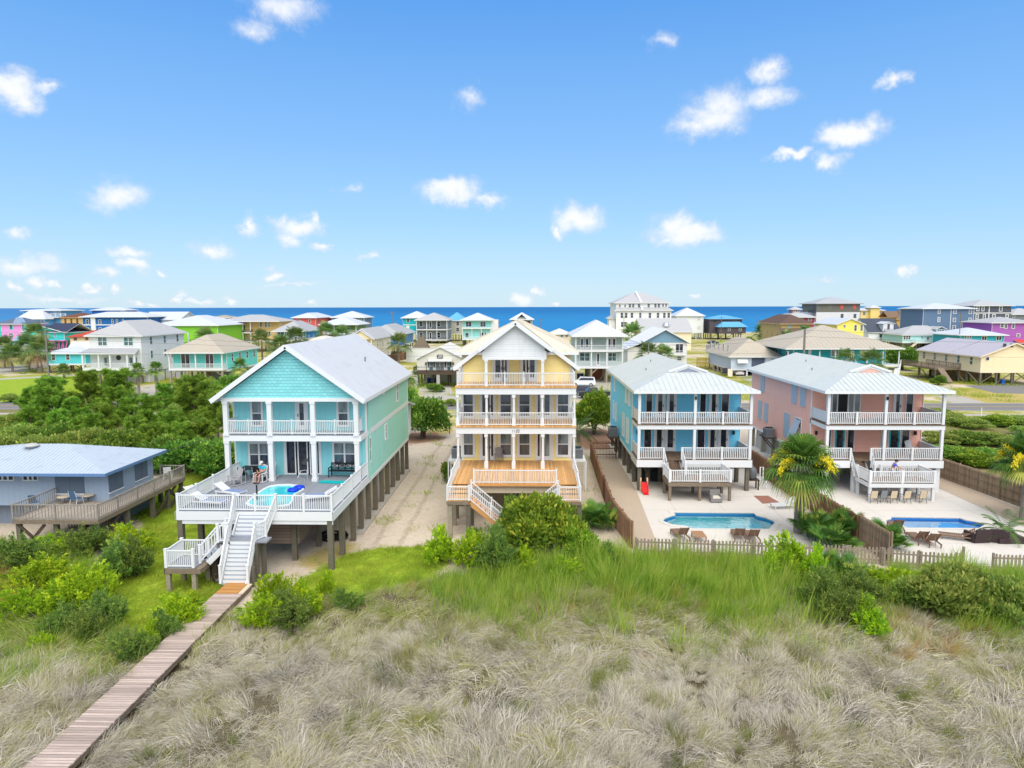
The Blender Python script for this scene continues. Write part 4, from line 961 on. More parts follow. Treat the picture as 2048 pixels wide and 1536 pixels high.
def _x(P, X0, X1, Y, D, zb, ze, zr):
    for f in (.5, .78, 1.): column(P, X0+(X1-X0)*f-.2, Y-1.4, 0, ze, .35, cap=False, mat=flat((236, 222, 190)))
    mb = MB(); mb.ext([(X0+(X1-X0)*.0, Y-1.7, ze-.1), (X1+.3, Y-1.7, ze-.1), ((X0+X1)/2, Y-1.7, zr-.6)], (0, 1.7, 0)); mb.build('porch_gable', flat((238, 222, 186)), P)
    roof(P, gable(X0-.6, X1+.6, Y-2.2, Y+.5, ze-.1, zr-.35, 'y'), [RG1, TRIM], seam=.6, name='porch_roof')
town('cream_gable_house', 'cream gabled house with grey metal roof just behind the turquoise house', 178, z3, 930, 1160, 395, 292, 620, 22, flat((240, 228, 200)), RG1, rt='gy', ov=.6, wins=[(1000, 420, 1090, 480, dict(cols=2, bar=False)), ], side=(1, 3, (4.2, 1.2)), extra=_x, gable_mat=flat((240, 226, 190)))
town('slate_roof_house', 'slate blue house with pale grey roof behind the cream gabled house', 208, z3, 1090, 1420, 355, 250, 470, 26, flat((86, 130, 180)), RG2, ov=.8, wins=[(1345, 370, 1370, 410, dict(glass=GLASSD)), (1380, 370, 1395, 410)], extra=lambda P, X0, X1, Y, D, zb, ze, zr: deck_on(P, X1-1, X1+5, Y+1, Y+6, 2.2))
town('teal_shore_house', 'teal shore house with white trim and white hip roof', 300, z3, 1462, 1700, 182, 115, 345, 14, flat((30, 176, 186)), RW, ov=.9, seam=0, bands=[255], wins=[(1503, 190, 1528, 225), (1500, 265, 1528, 310, dict(glass=flat((220, 226, 226)))), (1600, 192, 1625, 225)], pilemat=TEALD)
town('grey_column_house', 'dark grey two-storey house with white columns and grey roof', 285, z3, 1600, 1915, 205, 130, 410, 16, flat((122, 130, 136)), RG1, ov=.9, seam=.8, bands=[305], wins=[(1635, 222, 1665, 270), (1735, 220, 1758, 290, dict(door=1)), (1815, 222, 1845, 270), (1635, 335, 1665, 385), (1735, 332, 1758, 405, dict(door=1)), (1815, 335, 1845, 385)], glass=GLASSD, porch=dict(d=1.6, floors=[300, 405], tops=[212, 315], n=3), rails=DGREY)
town('blue_peak_house', 'narrow beige house with bright blue peaked roof', 305, z3, 1910, 2100, 210, 125, 345, 12, flat((178, 176, 164)), RBLUE, rt='hip', ov=.7, seam=0, wins=[(2010, 225, 2040, 260), (2010, 285, 2040, 320)])
town('mint_shore_house', 'mint green two-storey house with white hip roof and porch left of the tall ridge', 268, lambda x, y: (512+x/4, 580+y/4), 1648, 1880, 240, 182, 395, 14, flat((150, 216, 212)), RW, ov=.8, seam=.8, wins=[(1680, 255, 1722, 292, dict(cols=2)), (1796, 255, 1836, 292, dict(cols=2)), (1675, 345, 1700, 380), (1795, 340, 1820, 385), (1830, 340, 1840, 385)], porch=dict(d=1.5, floors=[392], tops=[310], n=3),
     extra=lambda P, X0, X1, Y, D, zb, ze, zr: (wall_box(P, X1, X1+2.6, Y+1.5, Y+9, zb, ze, WHITE, 'stair_tower'), wall_box(P, X0-.1, X1+.1, Y-.1, Y+1.5, aty(512+1648/4, 580+310/4, Y)[1]-.05, aty(512+1648/4, 580+300/4, Y)[1], TRIM, 'porch_beam')))
town('small_grey_gable_house', 'small grey house with dormered white roof standing against the sea', 305, lambda x, y: (1024+x/4, 580+y/4), -8, 164, 235, 178, 310, 11, flat((140, 146, 150)), RW, ov=.8, seam=0, wins=[(0, 250, 30, 300, dict(glass=GLASSD)), (120, 248, 150, 300, dict(glass=GLASSD))],
     extra=lambda P, X0, X1, Y, D, zb, ze, zr: (wall_box(P, X0+(X1-X0)*.35, X0+(X1-X0)*.65, Y-.6, Y, 0, ze+.8, flat((150, 156, 160)), 'bay'), roof(P, gable(X0+(X1-X0)*.3, X0+(X1-X0)*.7, Y-1, Y+5, ze+.7, ze+2.4), [RW, TRIM], seam=0, name='bay_roof')))
# --- centre, across the road
def _x(P, X0, X1, Y, D, zb, ze, zr):
    z0 = aty(*idp(850, 744), Y-4)[1]; xm = (X0+X1)/2
    mb = MB(); mb.box(X0, X1+.6, Y-4, Y, z0-.45, z0); mb.build('deck', DARKT, P)
    mb = MB(); railing(mb, (X0, Y-4, z0), (X1+.6, Y-4, z0), sp=9, posts=True, every=2.6, post=.1); railing(mb, (X0, Y-4, z0), (X0, Y, z0), sp=.3, posts=False); mb.build('railing', BLACK, P)
    for x in (X0+.4, xm, X1-.4): piling(P, x, Y-3.6, z0-.4, .3, flat((170, 168, 160)))
    a = aty(*idp(874, 709.5), Y-.1); b = aty(*idp(885.5, 717), Y-.1)
    mb = MB(); mb.box(a[0], b[0], Y-.13, Y-.05, b[1], a[1], 0)
    w = b[0]-a[0]; h = a[1]-b[1]
    for (u0, v0, u1, v1) in ((.3, .62, .88, .82), (.3, .3, .88, .46)): mb.box(a[0]+w*u0, a[0]+w*u1, Y-.14, Y-.13, b[1]+h*v0, b[1]+h*v1, 1)
    mb.face([(a[0]+w*.1, Y-.14, b[1]+h*.62), (a[0]+w*.2, Y-.14, b[1]+h*.55), (a[0]+w*.16, Y-.14, b[1]+h*.85)], 1); mb.face([(a[0]+w*.14, Y-.14, b[1]+h*.15), (a[0]+w*.3, Y-.14, b[1]+h*.12), (a[0]+w*.26, Y-.14, b[1]+h*.36), (a[0]+w*.18, Y-.14, b[1]+h*.38)], 1)
    mb.build('wall_sign', [flat((54, 48, 56)), WHITE], P)
    c0 = aty(*idp(855.5, 719), Y-1.2); c1 = aty(*idp(903.5, 719), Y-1.2)
    roof(P, [[(c0[0], Y-1.2, c0[1]-.25), (c1[0], Y-1.2, c0[1]-.25), (c1[0], Y, c0[1]+.1), (c0[0], Y, c0[1]+.1)]], [flat((200, 200, 196)), TRIM], seam=0, name='awning')
    mb = MB()
    for x in (857, 868.5, 891, 902): X = aty(*idp(x, 725), Y)[0]; mb.beam((X, Y, c0[1]-1.5), (X, Y-1., c0[1]-.4), .14, .14); mb.box(X-.07, X+.07, Y-.1, Y, c0[1]-1.6, c0[1]-.3)
    mb.build('bracket', BLACK, P)
    mb = MB(); mb.beam((X1-1.5, Y-3, z0), (X1+4.5, Y-3, .2), .08, .3); mb.beam((X1-1.5, Y-4, z0), (X1+4.5, Y-4, .2), .08, .3); mb.build('side_ramp', DARKT, P)
    wall_box(P, X0+1, X1-.6, Y+4, Y+D, -.1, zb, flat((196, 190, 180)), 'ground_floor_wall')
    for x in (852, 906.5): X = aty(*idp(x, 727), Y); mb = MB(); mb.box(X[0]-.12, X[0]+.12, Y-.2, Y, X[1]-.25, X[1]+.25); mb.build('wall_lantern', BLACK, P)
town('cream_sign_house', 'cream gabled house on posts with a dark framed sign over its awning', 132, idp, 834, 928, 717, 692.5, 746, 16, lapm((222, 218, 204), .2), roofm((220, 218, 214)), rt='gy', ov=.4, pile=True, glass=GLASST,
     wins=[(858.5, 724, 866, 741), (871.5, 725, 888, 745, dict(cols=2, bar=False, glass=GLASSL)), (894.5, 724, 901, 741)], extra=_x)
town('cream_shed', 'small cream cottage with hip roof, left of the sage two-storey house', 205, z4, 120, 300, 500, 448, 580, 10, flat((222, 206, 178)), roofm((230, 218, 200)), ov=.7, seam=0, wins=[(212, 510, 235, 532), (262, 510, 285, 532)])
def _x(P, X0, X1, Y, D, zb, ze, zr):
    wall_box(P, X0+4, X1-3.2, Y+7, Y+D, -.1, zb, flat((140, 78, 54)), 'garage_wall')
    st = (X1-X0)
    for x in (X0+st*.33, X0+st*.66): MB().beam((x, Y+.2, zb-1.5), (x+1.3, Y+.2, zb-.3), .15, .2).build('brace', PILE2, P)
    MB().beam((X1-3.8, Y+5, 0), (X1-2.2, Y+1.2, zb), .9, .2).build('stairs', PILE2, P)
    mb = MB(); mb.ext([((X0+X1)/2-1.2, Y-.7, ze+.02), ((X0+X1)/2+.2, Y+6, zr+.04), ((X0+X1)/2+.6, Y+6, zr+.04), ((X0+X1)/2-.2, Y-.7, ze+.02)], (0, 0, .02))
town('sage_two_storey_house', 'sage grey two-storey house with white columns above parked cars', 136, z4, 362, 855, 520, 360, 840, 14, lapm((178, 196, 192), .2), RW, ov=.8, glass=GLASST, bands=[],
     wins=[(415, 545, 445, 655, dict(door=1)), (465, 545, 498, 655, dict(door=1)), (700, 545, 725, 655, dict(door=1)), (742, 545, 775, 655, dict(door=1)), (410, 698, 505, 775, dict(cols=2)), (580, 695, 610, 830, dict(door=1)), (700, 698, 778, 775, dict(cols=2))],
     porch=dict(d=2., floors=[665, 835], tops=[528, 690], n=3), pilemat=PILE2, extra=_x)
def _x(P, X0, X1, Y, D, zb, ze, zr):
    # lower hips and a white ridge stripe of the four-storey block
    zc = aty(*z4(780, 262), Y-1.5)[1]
    x0 = aty(*z4(782, 262), Y-1.5)[0]; x1 = aty(*z4(1345, 262), Y-1.5)[0]
    wall_box(P, x0, x1, Y-1.5, Y, -.2, zc, flat((238, 236, 232)), 'lower_wall')
    roof(P, [[(x0-.8, Y-2.3, zc), (x1+.8, Y-2.3, zc), (x1-1, Y+.1, zc+1.3), (x0+.8, Y+.1, zc+1.3)]], [RG1, TRIM], seam=0, name='skirt_roof')
    for row, zs in ((285, (835, 878, 938, 1025, 1122, 1205, 1270, 1315)), (378, (838, 872, 940))):
        for px in zs: a = aty(*z4(px, row), Y-1.5); window(P, ('y', Y-1.5), a[0]-.3, a[0]+.6, a[1]-1.9, a[1], trim=.12, full=False)
    xm = (X0+X1)/2; mb = MB(); mb.beam((xm-.5, Y-.6, ze+.05), (xm-1.2, Y+9.2, zr+.2), .7, .5); mb.beam((xm-.4, Y-2.4, zc+.1), (xm-.4, Y, zc+1.6), .7, .5); mb.box(xm-.6, xm-.1, Y-1.6, Y-1.45, 0, zc); mb.build('ridge_stripe', TRIM, P)
    mb = MB(); mb.box(x0-2.4, x0, Y+2, Y+8, -.2, zc-3); mb.build('side_wing', flat((238, 236, 232)), P)
    roof(P, hip(x0-3.2, x0+.2, Y+1.2, Y+8.8, zc-3, zc-2), [RG1, TRIM], seam=0, name='wing_roof')
town('white_apartment_house', 'large white four-storey house with grey hip roof, tallest on the shore', 272, z4, 782, 1315, 182, 78, 700, 20, flat((238, 236, 232)), RG1, ov=.9, seam=0, glass=GLASS,
     wins=[(810, 202, 824, 225), (865, 202, 878, 225), (910, 195, 930, 232), (945, 195, 965, 232), (1003, 193, 1024, 232), (1103, 193, 1122, 232), (1172, 193, 1192, 232), (1207, 193, 1227, 232), (1252, 195, 1268, 222), (1284, 195, 1298, 222)], extra=_x, frac=.8)
town('long_grey_roof_house', 'long low house with flat grey roof and silver vent before the white block', 240, z4, 1050, 1550, 478, 340, 700, 20, flat((236, 220, 188)), RG1, rt='gx', ov=.6, seam=0, extra=lambda P, X0, X1, Y, D, zb, ze, zr: MB().lathe((X0+(X1-X0)*.52, Y+3.5, ze+1.4), [(1.2, 0), (1.3, .5), (.9, 1.5), (.3, 1.9)], 14).build('roof_ventilator', STEEL, P))
town('white_pyramid_house', 'white windowless house with pyramid roof on pilings by the sea', 322, z4, 1400, 1675, 315, 232, 485, 15, flat((226, 228, 228)), RW, ov=.8, seam=0, pilemat=WHITE, wins=[(1612, 330, 1640, 362, dict(glass=flat((200, 206, 210)))), (1612, 420, 1640, 455, dict(glass=flat((200, 206, 210))))])
def _x(P, X0, X1, Y, D, zb, ze, zr):
    x0 = aty(*z4(1830, 420), Y-4)[0]; x1 = aty(*z4(2110, 420), Y-4)[0]; z = aty(*z4(1830, 428), Y-4)[1]
    wall_box(P, x0, x1, Y-4, Y, zb, z, flat((84, 76, 84)), 'lower_wall'); roof(P, hip(x0-.6, x1+.6, Y-4.8, Y+1, z, z+2.2), [RBLUE, flat((120, 180, 210))], seam=0, name='lower_roof')
    for f in (.35, .75): window(P, ('y', Y-4), x0+(x1-x0)*f, x0+(x1-x0)*f+1, zb+1.2, zb+2.2, full=False)
town('dark_blue_roof_house', 'dark plum house with stacked light blue roofs on stilts by the sea', 318, lambda x, y: (1024+x/4, 580+y/4), 1585, 1840, 232, 200, 345, 12, flat((84, 76, 84)), RBLUE, ov=.8, seam=0, frame=flat((110, 104, 112)), wins=[(1610, 240, 1640, 262), (1770, 240, 1795, 258)], pilemat=DARKT, brace=True, extra=_x)
def _x(P, X0, X1, Y, D, zb, ze, zr):
    a = aty(*z4(1375, 715), Y-1.2); b = aty(*z4(1500, 715), Y-1.2); mb = MB(); mb.box(a[0], b[0], Y-1.2, Y, a[1]-.15, a[1]); railing(mb, (a[0], Y-1.2, a[1]), (b[0], Y-1.2, a[1]), sp=.25, every=3); mb.build('balcony', WHITE, P)
town('blue_gable_white_house', 'white house with slate blue gable behind the blue house roof', 152, z4, 1055, 1505, 590, 450, 800, 16, flat((224, 222, 218)), roofm((220, 222, 226)), rt='gy', ov=.7, glass=GLASSD, gable_mat=lapm((122, 156, 180), .25),
     wins=[(1224, 603, 1243, 640), (1256, 603, 1275, 640), (1392, 605, 1422, 690, dict(bar=False)), (1432, 605, 1462, 690, dict(bar=False)), (1408, 735, 1446, 770, dict(glass=GLASST))], extra=lambda *a: (_x(*a), wall_box(a[0], a[1]-3.2, a[1], a[3]+1, a[3]+15, 0, a[6]-1, flat((224, 222, 218)), 'side_wing'), roof(a[0], [[(a[1]-3.8, a[3]+.4, a[6]-1.4), (a[1], a[3]+.4, a[6]+.05), (a[1], a[3]+15.5, a[6]+.05), (a[1]-3.8, a[3]+15.5, a[6]-1.4)]], [RW, TRIM], seam=0, name='wing_roof')))
def _x(P, X0, X1, Y, D, zb, ze, zr):
    x0 = aty(*idp(1503, 726), Y)[0]; x1 = aty(*idp(1529, 726), Y)[0]
    mb = MB(); mb.box(x0, x1, Y-.04, Y, zb+.5, ze-.35); mb.build('screened_opening', flat((86, 96, 118)), P)
    a = aty(*idp(1473.5, 714.5), Y); b = aty(*idp(1493.5, 725), Y)
    mb = MB(); mb.ext([(a[0], Y, a[1]), (a[0], Y-1.1, b[1]), (a[0], Y-1.1, b[1]-.08), (a[0], Y, a[1]-.1)], (b[0]-a[0], 0, 0)); mb.build('awning', WHITE, P)
    mb = MB()
    for k in range(5):
        y = Y+.6+k*3; mb.beam((X0-.05, y, .1), (X0-.05, y+2.4, zb-.2), .06, .1); mb.beam((X0-.05, y+2.4, .1), (X0-.05, y, zb-.2), .06, .1)
    mb.build('lattice_brace', PALEW, P)
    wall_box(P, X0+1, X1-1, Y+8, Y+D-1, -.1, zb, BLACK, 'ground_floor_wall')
    mb = MB(); mb.box(X0-1.6, X0-.2, Y+.5, Y+2, zb-1, zb-.9); mb.box(X0-1.4, X0-.5, Y+.8, Y+1.7, zb-.9, zb+.1); mb.build('air_conditioner', DGREY, P)
    mb = MB(); mb.beam((X0-.4, Y-.6, zb), (X0-1.2, Y-3.5, .2), .9, .12); mb.build('stairs', PALEW, P)
    wall_box(P, x1+.4, X1, Y-.05, Y, zb, ze-.3, flat((232, 234, 236)), 'wall_panel')
town('white_carport_house', 'white low house with taupe hip roof and an open carport underneath', 150, idp, 1463, 1558, 712.5, 677, 738, 19, flat((196, 210, 228)), RTAN, ov=.8, seam=.6, pilemat=WHITE, side=(-1, 5, (5.2,)), extra=_x, frac=.9)
# --- right group
def _x(P, X0, X1, Y, D, zb, ze, zr):
    a = aty(*z5(560, 590), Y-2.5); b = aty(*z5(900, 590), Y-2.5)
    roof(P, [[(a[0]-.4, Y-3, a[1]), (b[0], Y-3, a[1]), (b[0], Y, a[1]+1.7), (a[0], Y, a[1]+1.7)]], [shinm((120, 104, 96)), flat((150, 120, 90))], seam=0, name='porch_roof')
    for f in (0, .3, 1.): column(P, a[0]+(b[0]-a[0])*f, Y-2.5, 1.5, a[1]-.1, .25, mat=flat((190, 160, 110)), cap=False)
    mb = MB(); mb.box(a[0], b[0], Y-2.5, Y, zb-.1, zb+.2); mb.build('porch_floor', TIMBER, P)
TAN = flat((196, 166, 112))
town('tan_brown_roof_house', 'tan stilt house with dark brown shingle roof near the beach crossing', 255, z5, 570, 965, 460, 335, 690, 24, TAN, shinm((112, 92, 84)), ov=.9, seam=0, frame=flat((200, 176, 130)), wins=[(655, 475, 695, 520, dict(glass=flat((140, 180, 196)))), (835, 475, 872, 525, dict(glass=flat((150, 190, 206))))], side=(-1, 4, (7.5, 4.2)), extra=_x, pilemat=PILE2)
def _x(P, X0, X1, Y, D, zb, ze, zr):
    x, y = (X0+X1)/2, Y+D/2
    wall_box(P, x-1.8, x+1.8, y-1.8, y+1.8, zr-1.2, zr+.9, flat((150, 110, 110)), 'cupola'); roof(P, hip(x-2.5, x+2.5, y-2.5, y+2.5, zr+.9, zr+2.1), [RG1, TRIM], seam=0, name='cupola_roof')
    for dx in (-1.2, .5): window(P, ('y', y-1.8), x+dx, x+dx+.8, zr, zr+.7, full=False)
town('cupola_red_house', 'dark red house with white hip roof topped by a small cupola', 292, z5, 640, 1020, 370, 292, 520, 14, flat((150, 60, 84)), RG1, ov=.9, seam=0, wins=[(935, 385, 975, 420), (840, 385, 860, 420)], extra=_x)
def _x(P, X0, X1, Y, D, zb, ze, zr):
    z = aty(*z5(1320, 303), Y)[1]
    wall_box(P, X0-.06, X1+.06, Y-.08, Y+D+.05, 0, z, flat((216, 216, 222)), 'lower_wall')
    for px in (1375, 1550): a = aty(*z5(px, 328), Y-.08); window(P, ('y', Y-.08), a[0], a[0]+1.2, a[1]-1.6, a[1], full=False)
    RD = flat((226, 92, 92))
    for px in (1372, 1545): a = aty(*z5(px, 200), Y); mb = MB(); mb.box(a[0], a[0]+1.2, Y-.08, Y, a[1]-1.8, a[1]); mb.build('red_shutter', RD, P)
    mb = MB(); mb.box(X0-1.2, X0-.9, Y-.2, Y+.1, 0, ze); mb.box(X0-1.2, X0, Y, Y+6, z-.2, z+.9); mb.build('side_balcony', DGREY, P)
town('olive_grey_house', 'tall olive-grey house with white lower floor and red shutters', 298, z5, 1050, 1640, 185, 95, 600, 16, flat((112, 110, 102)), RG2, ov=1.1, seam=0, frame=flat((150, 150, 148)), wins=[(1475, 203, 1495, 235), (1060, 205, 1075, 250), (1215, 205, 1225, 250), (1255, 205, 1265, 250)], extra=_x)
town('yellow_gable_house', 'bright yellow gabled house with white roof', 232, z5, 1330, 1690, 468, 388, 700, 18, flat((240, 222, 112)), RW, rt='gy', ov=.6, seam=.8, glass=GLASS, wins=[(1415, 480, 1440, 510), (1563, 480, 1590, 555), (1648, 480, 1672, 555, dict(glass=GLASST))], side=(-1, 3, (5.5,)))
town('pale_yellow_house', 'pale yellow shore house with two white hip roofs, right of the olive-grey house', 310, z5, 1650, 1960, 275, 235, 420, 12, flat((238, 214, 138)), RW, ov=.7, seam=0, wins=[(1680, 300, 1710, 340, dict(glass=GLASSL)), (1915, 300, 1940, 330, dict(glass=GLASSL))], extra=lambda P, X0, X1, Y, D, zb, ze, zr: (wall_box(P, X0+(X1-X0)*.36, X0+(X1-X0)*.75, Y-1.5, Y+4, 0, ze+1.1, flat((242, 216, 136)), 'bay'), roof(P, hip(X0+(X1-X0)*.3, X0+(X1-X0)*.8, Y-2.2, Y+5, ze+1.1, ze+2.2), [RW, TRIM], seam=0, name='bay_roof')))
def _x(P, X0, X1, Y, D, zb, ze, zr):
    # gable dormer with a balcony
    a = aty(*z6(45, 500), Y-.4); b = aty(*z6(190, 500), Y-.4); z0 = aty(*z6(45, 580), Y-.4)[1]; zt = aty(*z6(45, 470), Y-.4)[1]; zp = aty(*z6(120, 440), Y-.4)[1]
    mb = MB(); mb.box(a[0], b[0], Y-.4, Y+5, z0, zt); mb.ext([(a[0], Y-.4, zt), (b[0], Y-.4, zt), ((a[0]+b[0])/2, Y-.4, zp-.1)], (0, 5.4, 0)); mb.build('dormer_wall', WHITE, P)
    roof(P, gable(a[0]-.4, b[0]+.4, Y-.8, Y+6, zt, zp), [RW, TRIM], seam=0, name='dormer_roof')
    window(P, ('y', Y-.4), (a[0]+b[0])/2-.4, (a[0]+b[0])/2+.5, z0+.8, z0+2.8, bar=False, full=False)
    mb = MB(); mb.box(a[0], b[0], Y-1.5, Y-.4, z0-.1, z0+.05); railing(mb, (a[0], Y-1.5, z0), (b[0], Y-1.5, z0), sp=.25, every=9); mb.build('balcony', DGREY, P)
town('white_dormer_house', 'white house with dark slate roof and a balcony dormer', 258, z6, -160, 290, 590, 395, 710, 14, flat((230, 232, 238)), shinm((86, 94, 106)), rt='gx', ov=.5, seam=0, wins=[(-5, 600, 25, 660, dict(glass=GLASST)), (190, 600, 225, 660, dict(glass=GLASST))], extra=_x)
town('tan_brown_gabled_house', 'tan shore house with many brown roofs, left of the slate blue block', 298, z6, 240, 600, 405, 275, 640, 14, flat((206, 164, 104)), shinm((138, 116, 98)), ov=.7, seam=0, frame=flat((214, 180, 120)), wins=[(285, 420, 315, 465, dict(frame=TRIM)), (535, 420, 560, 460), (300, 520, 320, 560)],
     extra=lambda P, X0, X1, Y, D, zb, ze, zr: (roof(P, gable(X0-3.5, X0+2, Y+1, Y+9, ze+.8, ze+3.3, 'x'), [shinm((138, 116, 98)), flat((190, 150, 110))], seam=0, name='side_roof'), wall_box(P, X0-3, X0, Y+1.5, Y+8.5, 0, ze+.8, flat((206, 164, 104)), 'side_wing')))
def _x(P, X0, X1, Y, D, zb, ze, zr):
    x = aty(*z6(985, 400), Y)[0]; wall_box(P, x-.12, x+.12, Y-.08, Y, 0, ze, TRIM, 'trim_strip')
town('slate_blue_block', 'tall plain slate blue house with white hip roof', 262, z6, 610, 1310, 258, 185, 720, 16, flat((98, 124, 152)), RW, ov=1., seam=0, wt=.2, glass=GLASSL, wins=[(815, 280, 835, 325), (812, 385, 832, 440), (1030, 280, 1060, 325), (1025, 395, 1052, 440), (1020, 500, 1048, 550), (1248, 280, 1275, 328), (1242, 395, 1268, 440), (1235, 505, 1262, 540)], extra=_x)
town('charcoal_block', 'tall charcoal house with white bands and grey hip roof behind the purple house', 298, z6, 1320, 1840, 218, 135, 640, 18, flat((84, 88, 104)), RG1, ov=1., seam=0, bands=[322, 432], wt=.25, wins=[(1358, 232, 1378, 288), (1428, 232, 1448, 288), (1672, 235, 1700, 292), (1345, 345, 1365, 398), (1445, 345, 1465, 398), (1575, 345, 1602, 398), (1760, 345, 1788, 380), (1340, 452, 1358, 508), (1438, 455, 1458, 510)],
     extra=lambda P, X0, X1, Y, D, zb, ze, zr: (lambda x: wall_box(P, x-.2, x+.2, Y-.09, Y, 0, ze, TRIM, 'trim_strip'))(aty(*z6(1522, 300), Y)[0]))
def _x(P, X0, X1, Y, D, zb, ze, zr):
    a = aty(*z6(790, 545), Y+1.6); b = aty(*z6(910, 545), Y+1.6); z1_ = aty(*z6(800, 600), Y+1.6)[1]
    wall_box(P, a[0], b[0], Y+1.6, Y+6, z1_, a[1], flat((190, 226, 224)), 'dormer_wall'); roof(P, gable(a[0]-.5, b[0]+.5, Y+1., Y+7, a[1], a[1]+.9), [RG1, TRIM], seam=0, name='dormer_roof')
    window(P, ('y', Y+1.6), a[0]+.4, b[0]-.4, z1_+.7, a[1]-.2, cols=3, bar=False, full=False)
    deck_on(P, X0+3, X1-1, Y-3, Y, zb+.1, mat=WHITE)
    mb = MB(); mb.beam((X0+3.5, Y-2.5, zb), (X0+.3, Y-3.4, .1), 1.1, .25, up=(0, 0, 1)); mb.build('stairs', PALEW, P)
    mb = MB()
    for i in range(4): mb.box(X0+5+i*2., X0+6.6+i*2., Y+1.9, Y+2, .6, zb-.5)
    mb.build('ground_windows', GLASSD, P); wall_box(P, X0+4, X1-1, Y+2, Y+D-1, -.1, zb, flat((200, 206, 200)), 'ground_floor_wall')
town('pale_aqua_dormer_house', 'pale aqua stilt house with dormer and white deck stairs', 243, z6, 320, 1090, 625, 495, 730, 14, flat((178, 226, 222)), RG1, ov=.7, seam=.8, wins=[(335, 640, 352, 690), (368, 640, 385, 690), (400, 640, 417, 690), (580, 650, 594, 680), (655, 660, 682, 705), (755, 665, 785, 715), (795, 665, 825, 715)], extra=_x, glass=GLASSD)
town('teal_white_roof_house', 'teal cottage with bright white hip roof in front of the purple house', 225, z6, 1120, 1735, 628, 525, 800, 15, flat((48, 168, 186)), RW, ov=1., seam=.8, wins=[(1185, 645, 1205, 672), (1220, 645, 1240, 672), (1255, 645, 1275, 672), (1425, 650, 1485, 700, dict(cols=2, bar=False)), (1630, 645, 1690, 700, dict(cols=2, bar=False))], glass=GLASSD)
town('purple_house', 'bright purple house with pale grey roof at the right edge', 238, z6, 1570, 2200, 455, 375, 800, 16, flat((166, 96, 178)), RG1, ov=.9, seam=.8, wt=.2, wins=[(1688, 470, 1722, 520), (1748, 475, 1770, 532), (1848, 472, 1875, 532), (1915, 615, 1948, 650), (2060, 470, 2090, 530)], extra=lambda P, X0, X1, Y, D, zb, ze, zr: roof(P, [[(X0+(X1-X0)*.5, Y-3, 2.6), (X1, Y-3, 2.6), (X1, Y, 3.6), (X0+(X1-X0)*.5, Y, 3.6)]], [roofm((220, 80, 60)), TRIM], seam=0, name='red_awning'))
town('far_grey_roof_house', 'grey house with pale grey roof on the shore at the right edge', 305, z6, 1850, 2300, 340, 255, 600, 12, flat((120, 126, 134)), RG1, ov=.8, seam=0, wins=[(1860, 360, 1885, 380)])
def _x(P, X0, X1, Y, D, zb, ze, zr):
    for i in range(8): column(P, X0-1.8+(X1-X0+3.6)*i/7, Y-1.8, zb, ze-.55, .2, cap=False)
    mb = MB(); mb.box(X0-2, X1+2, Y-2, Y, zb-.4, zb); mb.box(X1, X1+2, Y, Y+D, zb-.4, zb); mb.box(X0-2, X0, Y, Y+D, zb-.4, zb); mb.build('porch_floor', WHITE, P)
    mb = MB(); railing(mb, (X0-1.8, Y-1.8, zb), (X0+(X1-X0)*.62, Y-1.8, zb), sp=.2, posts=False); railing(mb, (X0-1.8, Y-1.8, zb), (X0-1.8, Y+8, zb), sp=.3, posts=False); mb.build('railing', VINYL, P)
    mb = MB(); xs = X0+(X1-X0)*.66; mb.beam((xs, Y-1.9, zb), (xs+.6, Y-5.5, .1), 1.2, .25); railing(mb, (xs-.6, Y-1.9, zb), (xs, Y-5.5, .1), sp=.25); mb.beam((X1+2.2, Y-1, zb), (X1+.2, Y-4, .1), 1.0, .2); railing(mb, (X1+2.2, Y-1.9, zb), (X1+.4, Y-4.5, .1), sp=.25); mb.build('stairs', WHITE, P)
    for y in (Y+3, Y+9): window(P, ('x-', X0), y, y+1, zb+.9, zb+2.3, full=False)
town('teal_hip_house', 'teal house with broad ribbed hip roof and wraparound white porch', 143, z5, 735, 1990, 788, 478, 1010, 18, flat((36, 160, 172)), RTAN, ov=2.6, seam=.9, wins=[(1250, 812, 1335, 905, dict(cols=2, bar=False)), (1465, 835, 1495, 960, dict(door=1)), (1505, 835, 1545, 960, dict(door=1)), (1655, 812, 1765, 905, dict(cols=2, bar=False)), (940, 815, 965, 875, dict(glass=flat((220, 226, 230))))], glass=GLASSL, extra=_x, pilemat=WHITE)
def _x(P, X0, X1, Y, D, zb, ze, zr):
    a = aty(*z6(1500, 960), Y); mb = MB(); mb.cyl((a[0], Y-.08, a[1]), (a[0], Y, a[1]), .42, n=18, mi=1); mb.cyl((a[0], Y-.1, a[1]), (a[0], Y-.02, a[1]), .3, n=18); mb.build('round_window', [GLASSD, TRIM], P)
    deck_on(P, X0-5, X0, Y+6, Y+18, zb, mat=TIMBER, rail=TIMBER)
    mb = MB(); mb.beam((X0-4, Y+6, zb), (X0-4, Y+2.5, .2), 1.2, .2); mb.build('stairs', TIMBER, P)
    mb = MB()
    for k in range(5): y = Y+.3+k*4.4; mb.beam((X0+.1, y, .2), (X0+.1, y+3.9, zb-.3), .1, .2)
    mb.build('brace', PILE2, P); mb = MB(); mb.box(X0+1.8, X1-4, Y+9, Y+D-1, -.1, zb); mb.build('ground_floor_wall', flat((196, 160, 120)), P)
    mb = MB(); y0 = Y+D*.45; mb.beam((X0-.2, y0, ze+.1), ((X0+X1)/2, y0, zr+.1), .1, .08); mb.build('roof_seam', RG2, P)
    mb = MB(); a = aty(*z6(1620, 770), Y+2)
    for i in range(2): x = (X0+X1)/2-2.2+i*1.3; mb.box(x, x+.6, Y-.06, Y, ze+1.7, ze+2.4)
    mb.build('gable_vent', GLASSD, P)
